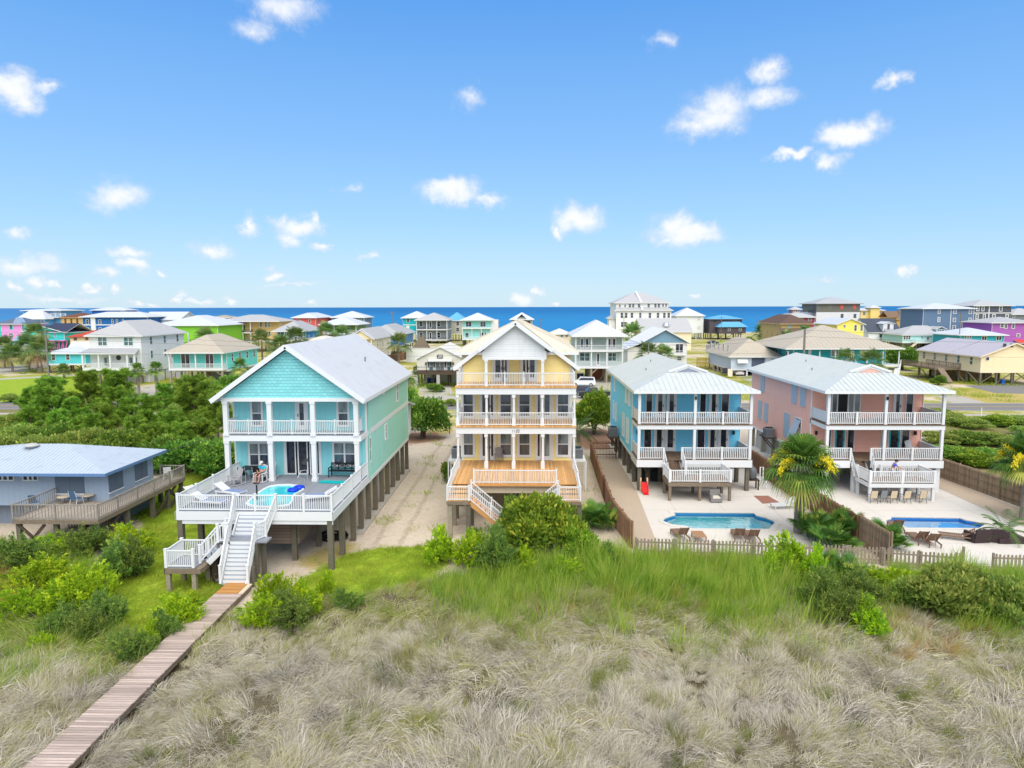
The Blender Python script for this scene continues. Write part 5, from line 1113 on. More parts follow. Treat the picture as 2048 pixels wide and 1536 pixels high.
town('beige_piling_house', 'long beige gabled house on tall braced pilings at the right edge', 133, z6, 1415, 2330, 925, 735, 1135, 21, lapm((244, 224, 184), .25), roofm((188, 184, 194)), rt='gy', ov=.5, seam=.7, frame=flat((236, 220, 190)), side=(-1, 5, (3.75,)), glass=GLASST, brace=True, extra=_x)
# ================================================================ ground, roads, water
from mathutils.geometry import tessellate_polygon
def pxpoly(pts, crop=idp, z=0.): return [atz(*crop(*p), z) for p in pts]
def inside(px, py, poly):
    r = np.zeros(px.shape, bool); n = len(poly)
    for i in range(n):
        x0, y0 = poly[i]; x1, y1 = poly[(i+1) % n]
        c = ((y0 > py) != (y1 > py)); 
        with np.errstate(divide='ignore', invalid='ignore'): xi = (x1-x0)*(py-y0)/(y1-y0+1e-12)+x0
        r ^= c & (px < xi)
    return r
POOL_B = pxpoly([(1326, 1043), (1330, 1037.5), (1341, 1033.5), (1351, 1030.5), (1347, 1025.5), (1507, 1027), (1513, 1032), (1530, 1036), (1545, 1042), (1550, 1046), (1546, 1050), (1538, 1059), (1385, 1058), (1372, 1053), (1345, 1050)])
POOL_P = pxpoly([(868, 1160), (885, 1152), (905, 1148), (905, 1135), (1340, 1142), (1380, 1155), (1440, 1165), (1510, 1185), (1490, 1192), (1465, 1208), (1005, 1205), (960, 1180), (900, 1172)], cd)
LAWN = [pxpoly([(150, 1290), (205, 1200), (262, 1120), (290, 1050), (240, 1010), (330, 955), (340, 880), (450, 872), (455, 1000), (410, 1120), (470, 1180), (420, 1225), (330, 1265)]),
        pxpoly([(540, 1215), (600, 1160), (640, 1135), (690, 1108), (760, 1095), (860, 1092), (900, 1120), (850, 1175), (760, 1195), (660, 1215)]),
        pxpoly([(-60, 756), (190, 748), (235, 782), (225, 798), (100, 806), (-60, 806)]), pxpoly([(1440, 680), (1520, 685), (1470, 705), (1410, 712)]), pxpoly([(880, 755), (832, 770), (818, 800), (850, 770)])]
MARSH = pxpoly([(-400, 1090), (0, 1085), (130, 1090), (215, 1180), (170, 1260), (300, 1275), (420, 1230), (500, 1235), (560, 1215), (660, 1200), (850, 1170), (1000, 1145), (1270, 1112), (1520, 1122), (1770, 1150), (2048, 1165), (2500, 1180)])+[(60, 5), (-60, 5)]
LITTER = [pxpoly([(1150, 858), (1222, 858), (1225, 898), (1160, 900)]), pxpoly([(800, 868), (870, 862), (895, 880), (810, 890)])]
DRY = [pxpoly([(850, 835), (905, 832), (905, 868), (860, 872)]), pxpoly([(1760, 1142), (2060, 1146), (2060, 1165), (1760, 1160)]), pxpoly([(590, 1120), (700, 1075), (715, 1098), (620, 1150)]), pxpoly([(1880, 782), (2048, 776), (2060, 806), (1900, 806)])]
WOODS = [pxpoly([(-80, 825), (230, 800), (330, 790), (445, 800), (445, 900), (330, 905), (200, 900), (-80, 930)]), pxpoly([(1875, 838), (2100, 838), (2300, 1010), (2050, 1000), (1890, 955)])]
def axis(a, b, st, far): 
    v = list(np.arange(a, b+.01, st))
    return np.array([a-f for f in far[::-1]]+v+[b+f for f in far])
def build_ground():
    xs = axis(-100, 100, .5, [3, 8, 20, 45, 90, 200, 400, 900])
    ys = np.concatenate([np.arange(8, 70, .4), np.arange(70, 130, .8), np.arange(130, 250, 3), np.arange(250, 441, 8)])
    X, Y = np.meshgrid(xs, ys); nx, ny = len(xs), len(ys)
    zone = lambda polys: np.any([inside(X, Y, p) for p in polys], axis=0).astype(np.float32)
    def blur(a, n):
        for _ in range(n):
            a = (a+np.roll(a, 1, 0)+np.roll(a, -1, 0)+np.roll(a, 1, 1)+np.roll(a, -1, 1))/5
        return a
    lawn = blur(zone(LAWN), 3); marsh = blur(zone([MARSH]), 3); lit = blur(zone(LITTER), 4); dry = blur(zone(DRY), 4); wood = blur(zone(WOODS), 5)
    far = np.clip((Y-84)/8, 0, 1)
    rng = np.random.default_rng(3)
    hz = np.zeros_like(X)
    for k in range(14):
        a = rng.uniform(0, 6.28); w = rng.uniform(.4, 2.2); hz += np.sin(X*w*np.cos(a)+Y*w*np.sin(a)+rng.uniform(0, 6.28))/w**.6
    Z = -.1*marsh+marsh*hz*.035
    Z = Z-np.clip((Y-402)/30, 0, 1)*2.2
    v = np.stack([X, Y, Z], -1).reshape(-1, 3)
    i = np.arange(nx*ny).reshape(ny, nx); f = np.stack([i[:-1, :-1], i[:-1, 1:], i[1:, 1:], i[1:, :-1]], -1).reshape(-1, 4)
    c = v[f].mean(1)
    keep = np.ones(len(f), bool)
    for p in (POOL_B, POOL_P):
        q = np.array(p); lo = q.min(0)-.35; hi = q.max(0)+.35
        keep &= ~((c[:, 0] > lo[0]) & (c[:, 0] < hi[0]) & (c[:, 1] > lo[1]) & (c[:, 1] < hi[1]))
    f = f[keep]
    m, t = new_mat('sand_and_grass_ground')
    g = t.n('ShaderNodeNewGeometry').outputs['Position']
    at = lambda n: t.n('ShaderNodeAttribute', attribute_name=n).outputs['Fac']
    n1 = t.noise(g, .35, 5, .65); n2 = t.noise(g, 3.5, 4, .7); n3 = t.noise(g, 1.1, 4, .7); n4 = t.noise(g, 12, 3, .7)
    sand = t.mix(n1, srgb(186, 170, 150), srgb(212, 199, 182)); sand = t.mix(t.smooth(n2, .48, .75, 0, .6), sand, srgb(158, 140, 120)); sand = t.mix(t.smooth(n3, .52, .72, 0, .5), sand, srgb(164, 150, 132)); sand = t.mix(t.smooth(n4, .6, .8, 0, .4), sand, srgb(222, 212, 198))
    tk = t.math('ABSOLUTE', t.math('SUBTRACT', t.math('ABSOLUTE', t.math('ADD', t.n('ShaderNodeSeparateXYZ', {0: g}).outputs[0], t.math('ADD', 8.6, t.math('MULTIPLY', t.noise(g, .12, 2, .5), .9)))), .8))
    sand = t.mix(t.math('MULTIPLY', t.smooth(tk, .28, .08), t.smooth(n2, .3, .6, .15, .5)), sand, srgb(150, 134, 116))
    jit = t.math('MULTIPLY', t.math('SUBTRACT', t.math('ADD', n3, t.math('MULTIPLY', n2, .6)), .8), .9)
    msk = lambda n, s=.18: t.smooth(t.math('ADD', at(n), jit), .5-s, .5+s)
    patchy = t.math('MULTIPLY', at('far'), t.smooth(t.math('ADD', t.noise(g, .09, 5, .7), t.math('MULTIPLY', jit, .25)), .40, .52))
    grs = t.mix(n2, srgb(122, 130, 52), srgb(176, 166, 86))
    col = t.mix(patchy, sand, grs)
    col = t.mix(t.math('MULTIPLY', msk('dry', .3), .9), col, t.mix(n2, srgb(196, 172, 112), srgb(150, 140, 70)))
    col = t.mix(msk('wood', .3), col, t.mix(n2, srgb(86, 92, 48), srgb(150, 138, 96)))
    lw = t.mix(n1, srgb(126, 154, 42), srgb(166, 182, 56)); lw = t.mix(t.smooth(n2, .35, .7, 0, .6), lw, srgb(100, 130, 42)); lw = t.mix(t.smooth(n3, .55, .75, 0, .55), lw, srgb(190, 186, 84))
    col = t.mix(msk('lawn'), col, lw)
    col = t.mix(t.math('MULTIPLY', msk('litter', .25), .9), col, t.mix(n2, srgb(132, 92, 72), srgb(166, 126, 100)))
    col = t.mix(msk('marsh'), col, t.mix(n2, srgb(72, 66, 50), srgb(112, 102, 80)))
    hgt = t.math('ADD', t.math('MULTIPLY', n2, .5), t.math('MULTIPLY', n4, .25))
    bp = t.n('ShaderNodeBump', {'Height': hgt, 'Distance': .1, 'Strength': .6})
    t.out(t.n('ShaderNodeBsdfPrincipled', {'Base Color': col, 'Roughness': .95, 'Specular IOR Level': .08, 'Normal': bp.outputs[0]}).outputs[0])
    me = np_mesh('ground', v, f, m, smooth=True)
    for n, a in (('lawn', lawn), ('marsh', marsh), ('litter', lit), ('dry', dry), ('far', far), ('wood', wood)):
        at_ = me.attributes.new(n, 'FLOAT', 'POINT'); at_.data.foreach_set('value', a.astype(np.float32).ravel())
    o = link('ground', me); o['kind'] = 'structure'
    return X, Y, Z
build_ground()
def struct(o): o['kind'] = 'structure'; return o
def sheet(name, pts, z, m, holes=()):
    polys = [[Vector((x, y, z)) for x, y in pts]]+[[Vector((x, y, z)) for x, y in h] for h in holes]
    tris = tessellate_polygon(polys); flat_ = [p for q in polys for p in q]
    mb = MB(); fs = []
    for a, b, c in tris:
        n = (flat_[b]-flat_[a]).cross(flat_[c]-flat_[a])
        fs.append((a, b, c) if n.z > 0 else (c, b, a))
    mb.add(flat_, fs); return struct(mb.build(name, m))
ASPH = pmat('asphalt', srgb(128, 126, 126), .9, .15, .1, .3, grain=(20., .15, .3), stain=(srgb(150, 146, 142), .5))
sheet('road', [(-400, 99.6), (400, 100.6), (400, 108.4), (-400, 106.8)], .02, ASPH)
for i, (a, b, m) in enumerate(((99.85, .14, WHITE), (107.2, .14, WHITE), (103.35, .12, flat((206, 170, 60))), (103.6, .12, flat((206, 170, 60))))):
    sheet('road_marking', [(-300, a), (300, a+.9), (300, a+.9+b), (-300, a+b)], .028, m)
sheet('sidewalk', [(-400, 94.6), (400, 95.4), (400, 97.2), (-400, 96.2)], .024, CONC2)
for p, m in (([(1850, 783), (1885, 782), (1972, 805.5), (1905, 806.5)], CONC2), ([(1928, 771), (2100, 768), (2140, 790), (1990, 786)], ASPH), ([(1412, 690), (1490, 690), (1450, 706), (1412, 706)], ASPH),
             ([(-40, 752), (-40, 740), (60, 728), (118, 722), (124, 728), (60, 742)], CONC2), ([(-40, 759), (150, 749), (160, 751), (-40, 762)], CONC2), ([(900, 770), (836, 775), (850, 800), (912, 800)], CONC2), ([(1150, 760), (1225, 763), (1222, 800), (1150, 800)], CONC2), ([(240, 775), (345, 768), (345, 790), (230, 798)], CONC2), ([(1478, 750), (1560, 752), (1590, 790), (1530, 795)], CONC2)):
    sheet('driveway', pxpoly(p), .012, m)
def grow(poly, d):
    c = Vector((sum(p[0] for p in poly)/len(poly), sum(p[1] for p in poly)/len(poly)))
    out = []
    for x, y in poly:
        v = Vector((x, y))-c; sx = (abs(v.x)+d)/abs(v.x) if abs(v.x) > .3 else 1; sy = (abs(v.y)+d)/abs(v.y) if abs(v.y) > .3 else 1
        out.append((c.x+v.x*sx, c.y+v.y*sy))
    return out
AGG = pmat('exposed_aggregate', srgb(184, 167, 148), .9, .1, .08, .8, grain=(8., .12, .2))
CURB_B, CURB_P = grow(POOL_B, .3), grow(POOL_P, .3)
sheet('side_path', [(6.0, 41.6), (8.9, 41.2), (8.9, 57), (8.9, 68), (6.1, 68)], .012, AGG)
sheet('pool_terrace', [(8.0, 41.2), (17.4, 40.9), (19.9, 40.6), (20.4, 57), (20.4, 75), (8.6, 75), (8.75, 56)], .02, CONC, [CURB_B])
sheet('pool_terrace', [(21.2, 41.), (21.4, 39.9), (27.5, 39.2), (38, 39), (36.6, 52), (36.0, 63), (34, 75), (21.2, 75)], .02, CONC, [CURB_P])
sheet('side_path', [(33.6, 45), (36.7, 45), (36.0, 60), (34.4, 66), (33.8, 60)], .028, AGG)
sheet('brick_patch', pxpoly([(1507, 992), (1536, 992), (1560, 1006), (1525, 1008)]), .03, BRICK)
sheet('gate_path', [(27.6, 37.2), (29.2, 37.2), (29.2, 39.2), (27.6, 39.2)], .025, CONC)
wm, t = new_mat('pool_water')
g = t.n('ShaderNodeNewGeometry').outputs['Position']
bp = t.n('ShaderNodeBump', {'Height': t.noise(g, 2.5, 3, .5), 'Distance': .03, 'Strength': .5})
fr_ = t.n('ShaderNodeFresnel', {'IOR': 1.33, 'Normal': bp.outputs[0]})
mx = t.n('ShaderNodeMixShader', {0: t.math('MULTIPLY', fr_.outputs[0], .55)})
t.t.links.new(t.n('ShaderNodeBsdfTransparent', {'Color': (.42, .86, .93, 1)}).outputs[0], mx.inputs[1]); t.t.links.new(t.n('ShaderNodeBsdfGlossy', {'Roughness': .04, 'Normal': bp.outputs[0]}).outputs[0], mx.inputs[2]); t.out(mx.outputs[0])
def pool(label, poly, floor, tile, steps=None):
    c = Vector((sum(p[0] for p in poly)/len(poly), sum(p[1] for p in poly)/len(poly), 0))
    P = thing('swimming_pool', label, 'pool', c)
    mb = MB(); n = len(poly)
    for i in range(n):
        (x0, y0), (x1, y1) = poly[i], poly[(i+1) % n]
        mb.face([(x0, y0, .0), (x1, y1, .0), (x1, y1, -.3), (x0, y0, -.3)], 1); mb.face([(x0, y0, -.3), (x1, y1, -.3), (x1, y1, -.6), (x0, y0, -.6)], 0)
    v3 = [Vector((x, y, -.6)) for x, y in poly]; mb.add(v3, tessellate_polygon([v3]), 0)
    mb.build('basin', [floor, tile], P)
    outer = grow(poly, .32)
    mb = MB()
    for i in range(n):
        j = (i+1) % n; a, b, c_, d_ = poly[i], poly[j], outer[j], outer[i]
        mb.add([(*a, .05), (*b, .05), (*c_, .05), (*d_, .05), (*a, -.04), (*b, -.04), (*c_, -.0), (*d_, -.0)], [(0, 1, 2, 3), (4, 5, 1, 0), (3, 2, 6, 7)])
    mb.build('coping', CONC, P)
    v3 = [Vector((x, y, -.14)) for x, y in poly]; mb = MB(); mb.add(v3, tessellate_polygon([v3])); mb.build('water', wm, P)
    if steps:
        for k in range(3):
            mb = MB(); x = max(p[0] for p in poly)-.75-.55*k; y0 = min(p[1] for p in poly)+.3; mb.box(x, x+.6, y0+.3, y0+2.0, -.6, -.2-.12*k); mb.build('step', floor, P)
    return P
pool('turquoise in-ground pool with steps on the concrete terrace of the blue house', POOL_B, flat((120, 216, 220), .5), flat((36, 120, 170), .3), True)
pool('deep blue in-ground pool on the concrete terrace of the pink house', POOL_P, flat((84, 180, 226), .5), flat((36, 110, 180), .3))
# ---- sea
sm, t = new_mat('sea_water')
g = t.n('ShaderNodeNewGeometry').outputs['Position']
sp_ = t.n('ShaderNodeSeparateXYZ', {0: g})
n1 = t.noise(t.n('ShaderNodeVectorMath', {0: g, 1: (.004, .012, 0)}, operation='MULTIPLY').outputs[0], 1., 4, .6)
col = t.mix(n1, srgb(0, 76, 136), srgb(12, 114, 172))
col = t.mix(t.smooth(sp_.outputs[1], 2500, 430, 0, .45), col, srgb(40, 140, 190))
col = t.mix(t.smooth(t.math('DIVIDE', sp_.outputs[0], t.math('ADD', sp_.outputs[1], 1.)), -.2, -.75, 0, .55), col, srgb(70, 122, 170))
surf = t.smooth(t.math('ADD', sp_.outputs[1], t.math('MULTIPLY', t.noise(g, .02, 4, .7), 60)), 470, 440)
col = t.mix(t.math('MULTIPLY', surf, .8), col, srgb(228, 236, 238))
bp = t.n('ShaderNodeBump', {'Height': t.noise(t.n('ShaderNodeVectorMath', {0: g, 1: (.06, .2, 0)}, operation='MULTIPLY').outputs[0], 1., 5, .65), 'Distance': 1.2, 'Strength': .5})
t.out(t.n('ShaderNodeBsdfPrincipled', {'Base Color': col, 'Roughness': .6, 'Specular IOR Level': .12, 'Normal': bp.outputs[0]}).outputs[0])
mb = MB(); mb.face([(-30000, 415, -.8), (30000, 415, -.8), (60000, 60000, -.8), (-60000, 60000, -.8)]); struct(mb.build('sea', sm))

# ================================================================ boardwalk
P = thing('boardwalk', 'weathered plank boardwalk crossing the marsh to the turquoise house stairs', 'boardwalk', (-15.5, 25, 0))
X0, X1, ZB = -16.2, -14.78, .38
mb = MB(); rr = random.Random(2)
y = 12.
while y < 33.75:
    j = rr.uniform(-.02, .02); w = .138; mb.box(X0+j, X1+j, y, y+w, ZB-.05+rr.uniform(-.006, .006), ZB+rr.uniform(-.004, .006)); y += .146
mb.build('planks', WALK, P)
mb = MB()
while y < 35.1: mb.box(X0+.02, X1-.25, y, y+.138, ZB-.045, ZB+.01); y += .146
mb.build('new_planks', WALKO, P)
mb = MB(); mb.box(X1-.24, X1, 33.8, 35.1, ZB-.06, ZB-.01); mb.build('edge_board', PALEW, P)
for x in (X0+.04, X1-.1):
    mb = MB(); mb.box(x, x+.05, 12, 35.1, ZB-.3, ZB-.05); mb.build('side_beam', TIMBER, P)
for k in range(9):
    for x in (X0+.15, X1-.2): piling(P, x, 13.5+k*2.6, ZB-.06, .08, DARKT, z0=-.7, name='post')

# ================================================================ fences
def board_fence(label, pts, h, m, group=None, name='board_fence', post=2.4, seed=1, bw=.14):
    P = thing(name, label, 'fence', (*pts[0], 0), group); rr = random.Random(seed); pm_ = MB()
    for (x0, y0), (x1, y1) in zip(pts, pts[1:]):
        L = math.hypot(x1-x0, y1-y0); n = int(L/bw); d = Vector((x1-x0, y1-y0, 0)).normalized(); nn = Vector((-d.y, d.x, 0)); mb = MB()
        for i in range(n):
            p = Vector((x0, y0, 0))+d*(L*(i+.5)/n)+nn*rr.uniform(-.006, .006); t = h+rr.uniform(-.03, .02)
            mb.beam(p+Vector((0, 0, .03)), p+Vector((0, 0, t)), bw*.97, .022, up=d)
        mb.build('panel', m, P)
        mb = MB()
        for z in (.35, h*.55, h-.25): mb.beam(Vector((x0, y0, z))+nn*.035, Vector((x1, y1, z))+nn*.035, .04, .09)
        mb.build('rail', m, P)
        k = max(1, round(L/post))
        for i in range(k+1):
            p = Vector((x0, y0, 0)).lerp(Vector((x1, y1, 0)), i/k)+nn*.08; pb = MB(); pb.box(p.x-.05, p.x+.05, p.y-.05, p.y+.05, -.2, h+.05); pb.build('post', m, P)
    return P
def mfence(base, axis):  # board pattern runs along the fence line
    return base
board_fence('long brown board fence on the near-left side of the blue house lot', [(6.05, 67.8), (5.85, 56), (5.75, 47), (6.3, 41.9)], 1.75, FENCEB, seed=4)
board_fence('short brown board gate fence between the yellow and blue houses', [(6.1, 68.0), (8.6, 68.0)], 1.75, FENCEBX, name='gate_fence', seed=5)
board_fence('brown board fence with stepped top separating the blue and pink lots', [(20.6, 70), (20.7, 55), (20.75, 48), (20.9, 43.2)], 1.75, FENCEB, seed=6)
board_fence('grey weathered end of the fence between the two pools, beside the palmettos', [(20.9, 43.1), (21.0, 39.6)], 1.9, FENCEG, seed=7)
board_fence('brown cross fence closing the gap between the blue and pink houses', [(18.1, 63.5), (20.5, 63.5)], 1.8, FENCEBX, name='gate_fence', seed=8)
board_fence('long tan board fence along the scrub right of the pink house', [(34.6, 72), (36.0, 60.5), (36.7, 51), (37.3, 44)], 1.8, FENCEG, seed=9)
board_fence('dark brown board fence in front of the cream gabled house across the road', [(atz(778, 722)[0], 175), (atz(778, 722)[0]+6, 215)], 2.2, FENCEB, seed=10)
board_fence('orange new board fence between the white carport house and blue gabled house', [(atz(1375, 740)[0]+3, 168), (atz(1430, 740)[0]+3, 168)], 2.6, pmat('new_cedar_boards', srgb(200, 146, 84), .8, .1, .12, 2., ('boards', 'x', .16, .16)), seed=11)
def picket_fence(label, pts, h=1.05, m=PICKET, seed=1, pitch=.205, w=.115, name='picket_fence', group=None):
    P = thing(name, label, 'fence', (*pts[0], 0), group); rr = random.Random(seed)
    for (x0, y0), (x1, y1) in zip(pts, pts[1:]):
        L = math.hypot(x1-x0, y1-y0); n = int(L/pitch); d = Vector((x1-x0, y1-y0, 0)).normalized(); nn = Vector((-d.y, d.x, 0)); mb = MB()
        for i in range(n):
            p = Vector((x0, y0, 0))+d*(L*(i+.5)/n)-nn*.035; t = h+rr.uniform(-.05, .03); s = d*(w/2); o = Vector((rr.uniform(-.015, .015), 0, 0))
            q = [p-s+Vector((0, 0, .06)), p+s+Vector((0, 0, .06)), p+s+o+Vector((0, 0, t-.06)), p+s*.5+o+Vector((0, 0, t)), p-s*.5+o+Vector((0, 0, t)), p-s+o+Vector((0, 0, t-.06))]
            mb.ext(q, nn*.02)
        mb.build('pickets', m, P)
        mb = MB()
        for z in (.25, h-.25): mb.beam((x0, y0, z), (x1, y1, z), .04, .09)
        mb.build('rail', m, P)
        k = max(1, round(L/2.4))
        for i in range(k+1):
            p = Vector((x0, y0, 0)).lerp(Vector((x1, y1, 0)), i/k)+nn*.07; pb = MB(); pb.box(p.x-.05, p.x+.05, p.y-.05, p.y+.05, -.2, h+.02); pb.build('post', m, P)
    return P
G_ = lambda x, y: atz(x, y)
picket_fence('weathered picket fence across the front of the blue house pool', [(6.45, 40.9), G_(1505, 1117), (20.95, 39.5)], seed=3)
picket_fence('weathered picket fence from the grey board fence to the open gate below the pink house', [G_(1764, 1132), G_(1912, 1143)], seed=4)
picket_fence('open picket gate leaf swung inward beside the path gap', [G_(1914, 1142), (G_(1914, 1142)[0]+1.0, G_(1914, 1142)[1]+1.0)], seed=5, name='picket_gate')
picket_fence('weathered picket fence right of the path gap at the photo edge', [G_(1986, 1143), (G_(1986, 1143)[0]+6, G_(1986, 1143)[1]-.5)], seed=6)

# ================================================================ furniture
WOODL = pmat('lounger_teak', srgb(128, 104, 88), .8, .15, .2, 6.)
def lounger(name, label, loc, rz, back=50, m=WOODL, group=None, cushion=None):
    P = thing(name, label, 'lounge chair')
    mb = MB(); c = math.cos(R(back)); s = math.sin(R(back))
    for i in range(10): y = -.95+i*.125; mb.box(-.31, .31, y, y+.095, .3, .325)
    mb.build('seat', m, P)
    mb = MB()
    for i in range(7): y = .05+i*.115; mb.beam((-.31, .32+y*c, .33+y*s), (.31, .32+y*c, .33+y*s), .09, .022, up=(0, -s, c))
    for x in (-.28, .28): mb.beam((x, .32, .31), (x, .32+.85*c, .31+.85*s), .04, .05)
    mb.beam((0, .32+.6*c, .3+.55*s), (0, .85, .2), .04, .04)
    mb.build('backrest', m, P)
    mb = MB()
    for x in (-.33, .33): mb.box(x-.025, x+.025, -.97, .95, .22, .3)
    mb.build('frame', m, P)
    for x in (-.33, .33):
        for y in (-.85, .85): l = MB(); l.box(x-.03, x+.03, y-.03, y+.03, .03, .25); l.build('leg', m, P)
    P.location = loc; P.rotation_euler = (0, 0, rz); ORG[P] = Vector((0, 0, 0))
    return P
def place(px, py, z=0., crop=idp): x, y = atz(*crop(px, py), z); return (x, y, z)
L0 = lounger('wooden_lounger', 'wooden slatted lounger left of the row in front of the blue house pool, back raised', place(717, 1350, .02, cc), R(188), group='l'); L0['group'] = 'wooden loungers around the pools'
for (px, py, cr, rz, lab) in ((1113, 1355, cc, 172, 'wooden slatted lounger in the middle of the blue house pool row, beside its twin'), (1205, 1362, cc, 176, 'wooden slatted lounger at the right end of the blue house pool row'),
                              (1072, 1290, cd, 176, 'wooden lounger at the left of the pair in front of the pink house pool'), (1148, 1305, cd, 172, 'wooden lounger at the right of the pair in front of the pink house pool'),
                              (932, 1215, cd, 165, 'wooden lounger tucked beside the palmettos at the pink pool left end')):
    dup(L0, place(px, py, .02, cr), R(rz), lab)
x = lounger('wooden_lounger', 'wooden lounger turned sideways on the pink house terrace, nearest the dark wicker chairs', place(1320, 1275, .02, cd), R(-112), back=32); x['group'] = 'wooden loungers around the pools'
x = lounger('white_sling_lounger', 'white lounger on the terrace behind the cabbage palm', place(1425, 1145, .02, cc), R(-80), back=40, m=WHITE)
for k, (px, py, rz, lab) in enumerate(((268, 985, 60, 'white curved lounger at the left rail of the turquoise house deck'), (330, 1015, 80, 'white curved lounger behind the front left deck railing'), (930, 985, -70, 'white lounger behind the front right deck railing of the turquoise house'), (445, 962, 70, 'white curved lounger left of the raised deck pool'))):
    o = lounger('white_sling_lounger', lab, place(px, py, 3.46, ca), R(rz), back=28, m=WHITE); o['group'] = 'white loungers on the turquoise house deck'
    mb = MB(); mb.box(-.26, .26, -.9, .28, .326, .35); mb.build('cushion', flat((120, 138, 176)), o)
def sling_chair(label, loc, rz, fab=flat((206, 188, 160), .8), fm=DGREY, name='patio_chair', group=None):
    P = thing(name, label, 'chair', group=group)
    mb = MB(); mb.box(-.24, .24, -.24, .24, .4, .425); mb.build('seat', fab, P)
    mb = MB(); mb.beam((-.0, .22, .42), (0, .36, .98), .48, .025, up=(0, -1, .2)); mb.build('backrest', fab, P)
    for s in (-1, 1):
        mb = MB(); mb.tube([(s*.27, -.3, .02), (s*.27, -.24, .4), (s*.27, -.22, .62), (s*.27, .2, .66), (s*.27, .3, .7)], .018, 6); mb.build('armrest', fm, P)
        mb = MB(); mb.tube([(s*.26, .34, .02), (s*.25, .2, .42), (s*.25, .38, 1.)], .018, 6); mb.build('leg', fm, P)
    mb = MB(); mb.box(-.27, .27, -.25, -.22, .38, .41); mb.build('frame', fm, P)
    P.location = loc; P.rotation_euler = (0, 0, rz); return P
c0 = sling_chair('beige sling patio chair at the left end of the row under the pink house platform', place(782, 1040, .02, cd), R(178), group='beige patio chairs below the pink house platform')
for px, lab in ((905, 'beige sling patio chair third in the row below the pink house platform'), (993, 'beige sling patio chair fourth in the row, right of the middle platform post'), (1093, 'beige sling patio chair at the right end of the row under the platform')):
    dup(c0, place(px, 1040, .02, cd), R(rnd.uniform(172, 186)), lab)
sling_chair('grey mesh patio chair second in the row below the pink house platform', place(843, 1038, .02, cd), R(182), fab=flat((130, 134, 138)), fm=DGREY)
for px, rz, lab in ((265, 200, 'blue sling deck chair by the left rail of the cottage deck'), (590, 170, 'dark blue deck chair against the grey-blue cottage wall, by the shuttered window')):
    sling_chair(lab, place(px, 640 if px < 400 else 610, 1.96, ce), R(rz), fab=flat((72, 104, 140)), fm=flat((200, 204, 206)), name='deck_chair', group='blue chairs on the cottage deck')
for px, py, lab in ((495, 600, 'small round wooden side table between the cottage deck chairs'), (675, 590, 'small wooden side table at the corner of the cottage deck')):
    l = place(px, py, 1.96, ce); P = thing('side_table', lab, 'table', l); mb = MB(); mb.cyl((l[0], l[1], 2.4), (l[0], l[1], 2.44), .42, n=18); mb.build('tabletop', PALEW, P)
    for i in range(3): a = i*2.1; mb = MB(); mb.cyl((l[0]+.3*math.cos(a), l[1]+.3*math.sin(a), 1.95), (l[0]+.2*math.cos(a), l[1]+.2*math.sin(a), 2.4), .025); mb.build('leg', TIMBER, P)
sling_chair('white chair on the rear corner of the cottage deck', (-27.7, 51.2, 1.96), R(200), fab=WHITE, fm=WHITE, name='deck_chair')
def rocker(label, loc, rz, m, name='rocking_chair', rock=True):
    P = thing(name, label, 'chair')
    mb = MB()
    for i in range(6): mb.box(-.26, .26, -.28+i*.09, -.21+i*.09, .4-.012*i, .42-.012*i)
    mb.build('seat', m, P)
    mb = MB()
    for i in range(6): x = -.225+i*.09; mb.beam((x, .24, .38), (x*1.12, .46, 1.12-.25*abs(i-2.5)**1.2*.12), .075, .018, up=(0, -1, .3))
    mb.beam((-.27, .3, .55), (.27, .3, .55), .03, .05); mb.build('backrest', m, P)
    for s in (-1, 1):
        mb = MB(); mb.beam((s*.32, -.36, .63), (s*.32, .3, .6), .1, .03); mb.build('armrest', m, P)
        mb = MB(); mb.beam((s*.31, -.28, .06), (s*.31, -.28, .62), .05, .06); mb.beam((s*.3, .26, .06), (s*.3, .26, .6), .05, .06); mb.build('leg', m, P)
        if rock:
            mb = MB(); mb.tube([(s*.3, -.5, .12), (s*.3, -.28, .04), (s*.3, 0, .025), (s*.3, .28, .04), (s*.3, .6, .14)], .028, 6); mb.build('rocker', m, P)
    P.location = loc; P.rotation_euler = (0, 0, rz); return P
rocker('white rocking chair with the seated man on the turquoise house deck', place(608, 888, 3.46, ca), R(-12), WHITE)
rocker('empty white rocking chair beside the porch column of the turquoise house', place(652, 868, 3.46, ca), R(-25), WHITE)
rocker('grey weathered wooden rocking chair at the left of the turquoise house deck', place(468, 905, 3.46, ca), R(-35), pmat('greyed_wood', srgb(168, 166, 168), .8, .1, .15, 5.))
rocker('grey adirondack chair on the yellow house deck by its left door', place(462, 948, 2.91, cb), R(6), pmat('dark_greyed_wood', srgb(142, 136, 140), .8, .1, .15, 5.), name='adirondack_chair', rock=False)
rocker('white rocking chair on the lower porch of the pink house', (31.9, 57.8, 2.66), R(10), WHITE)
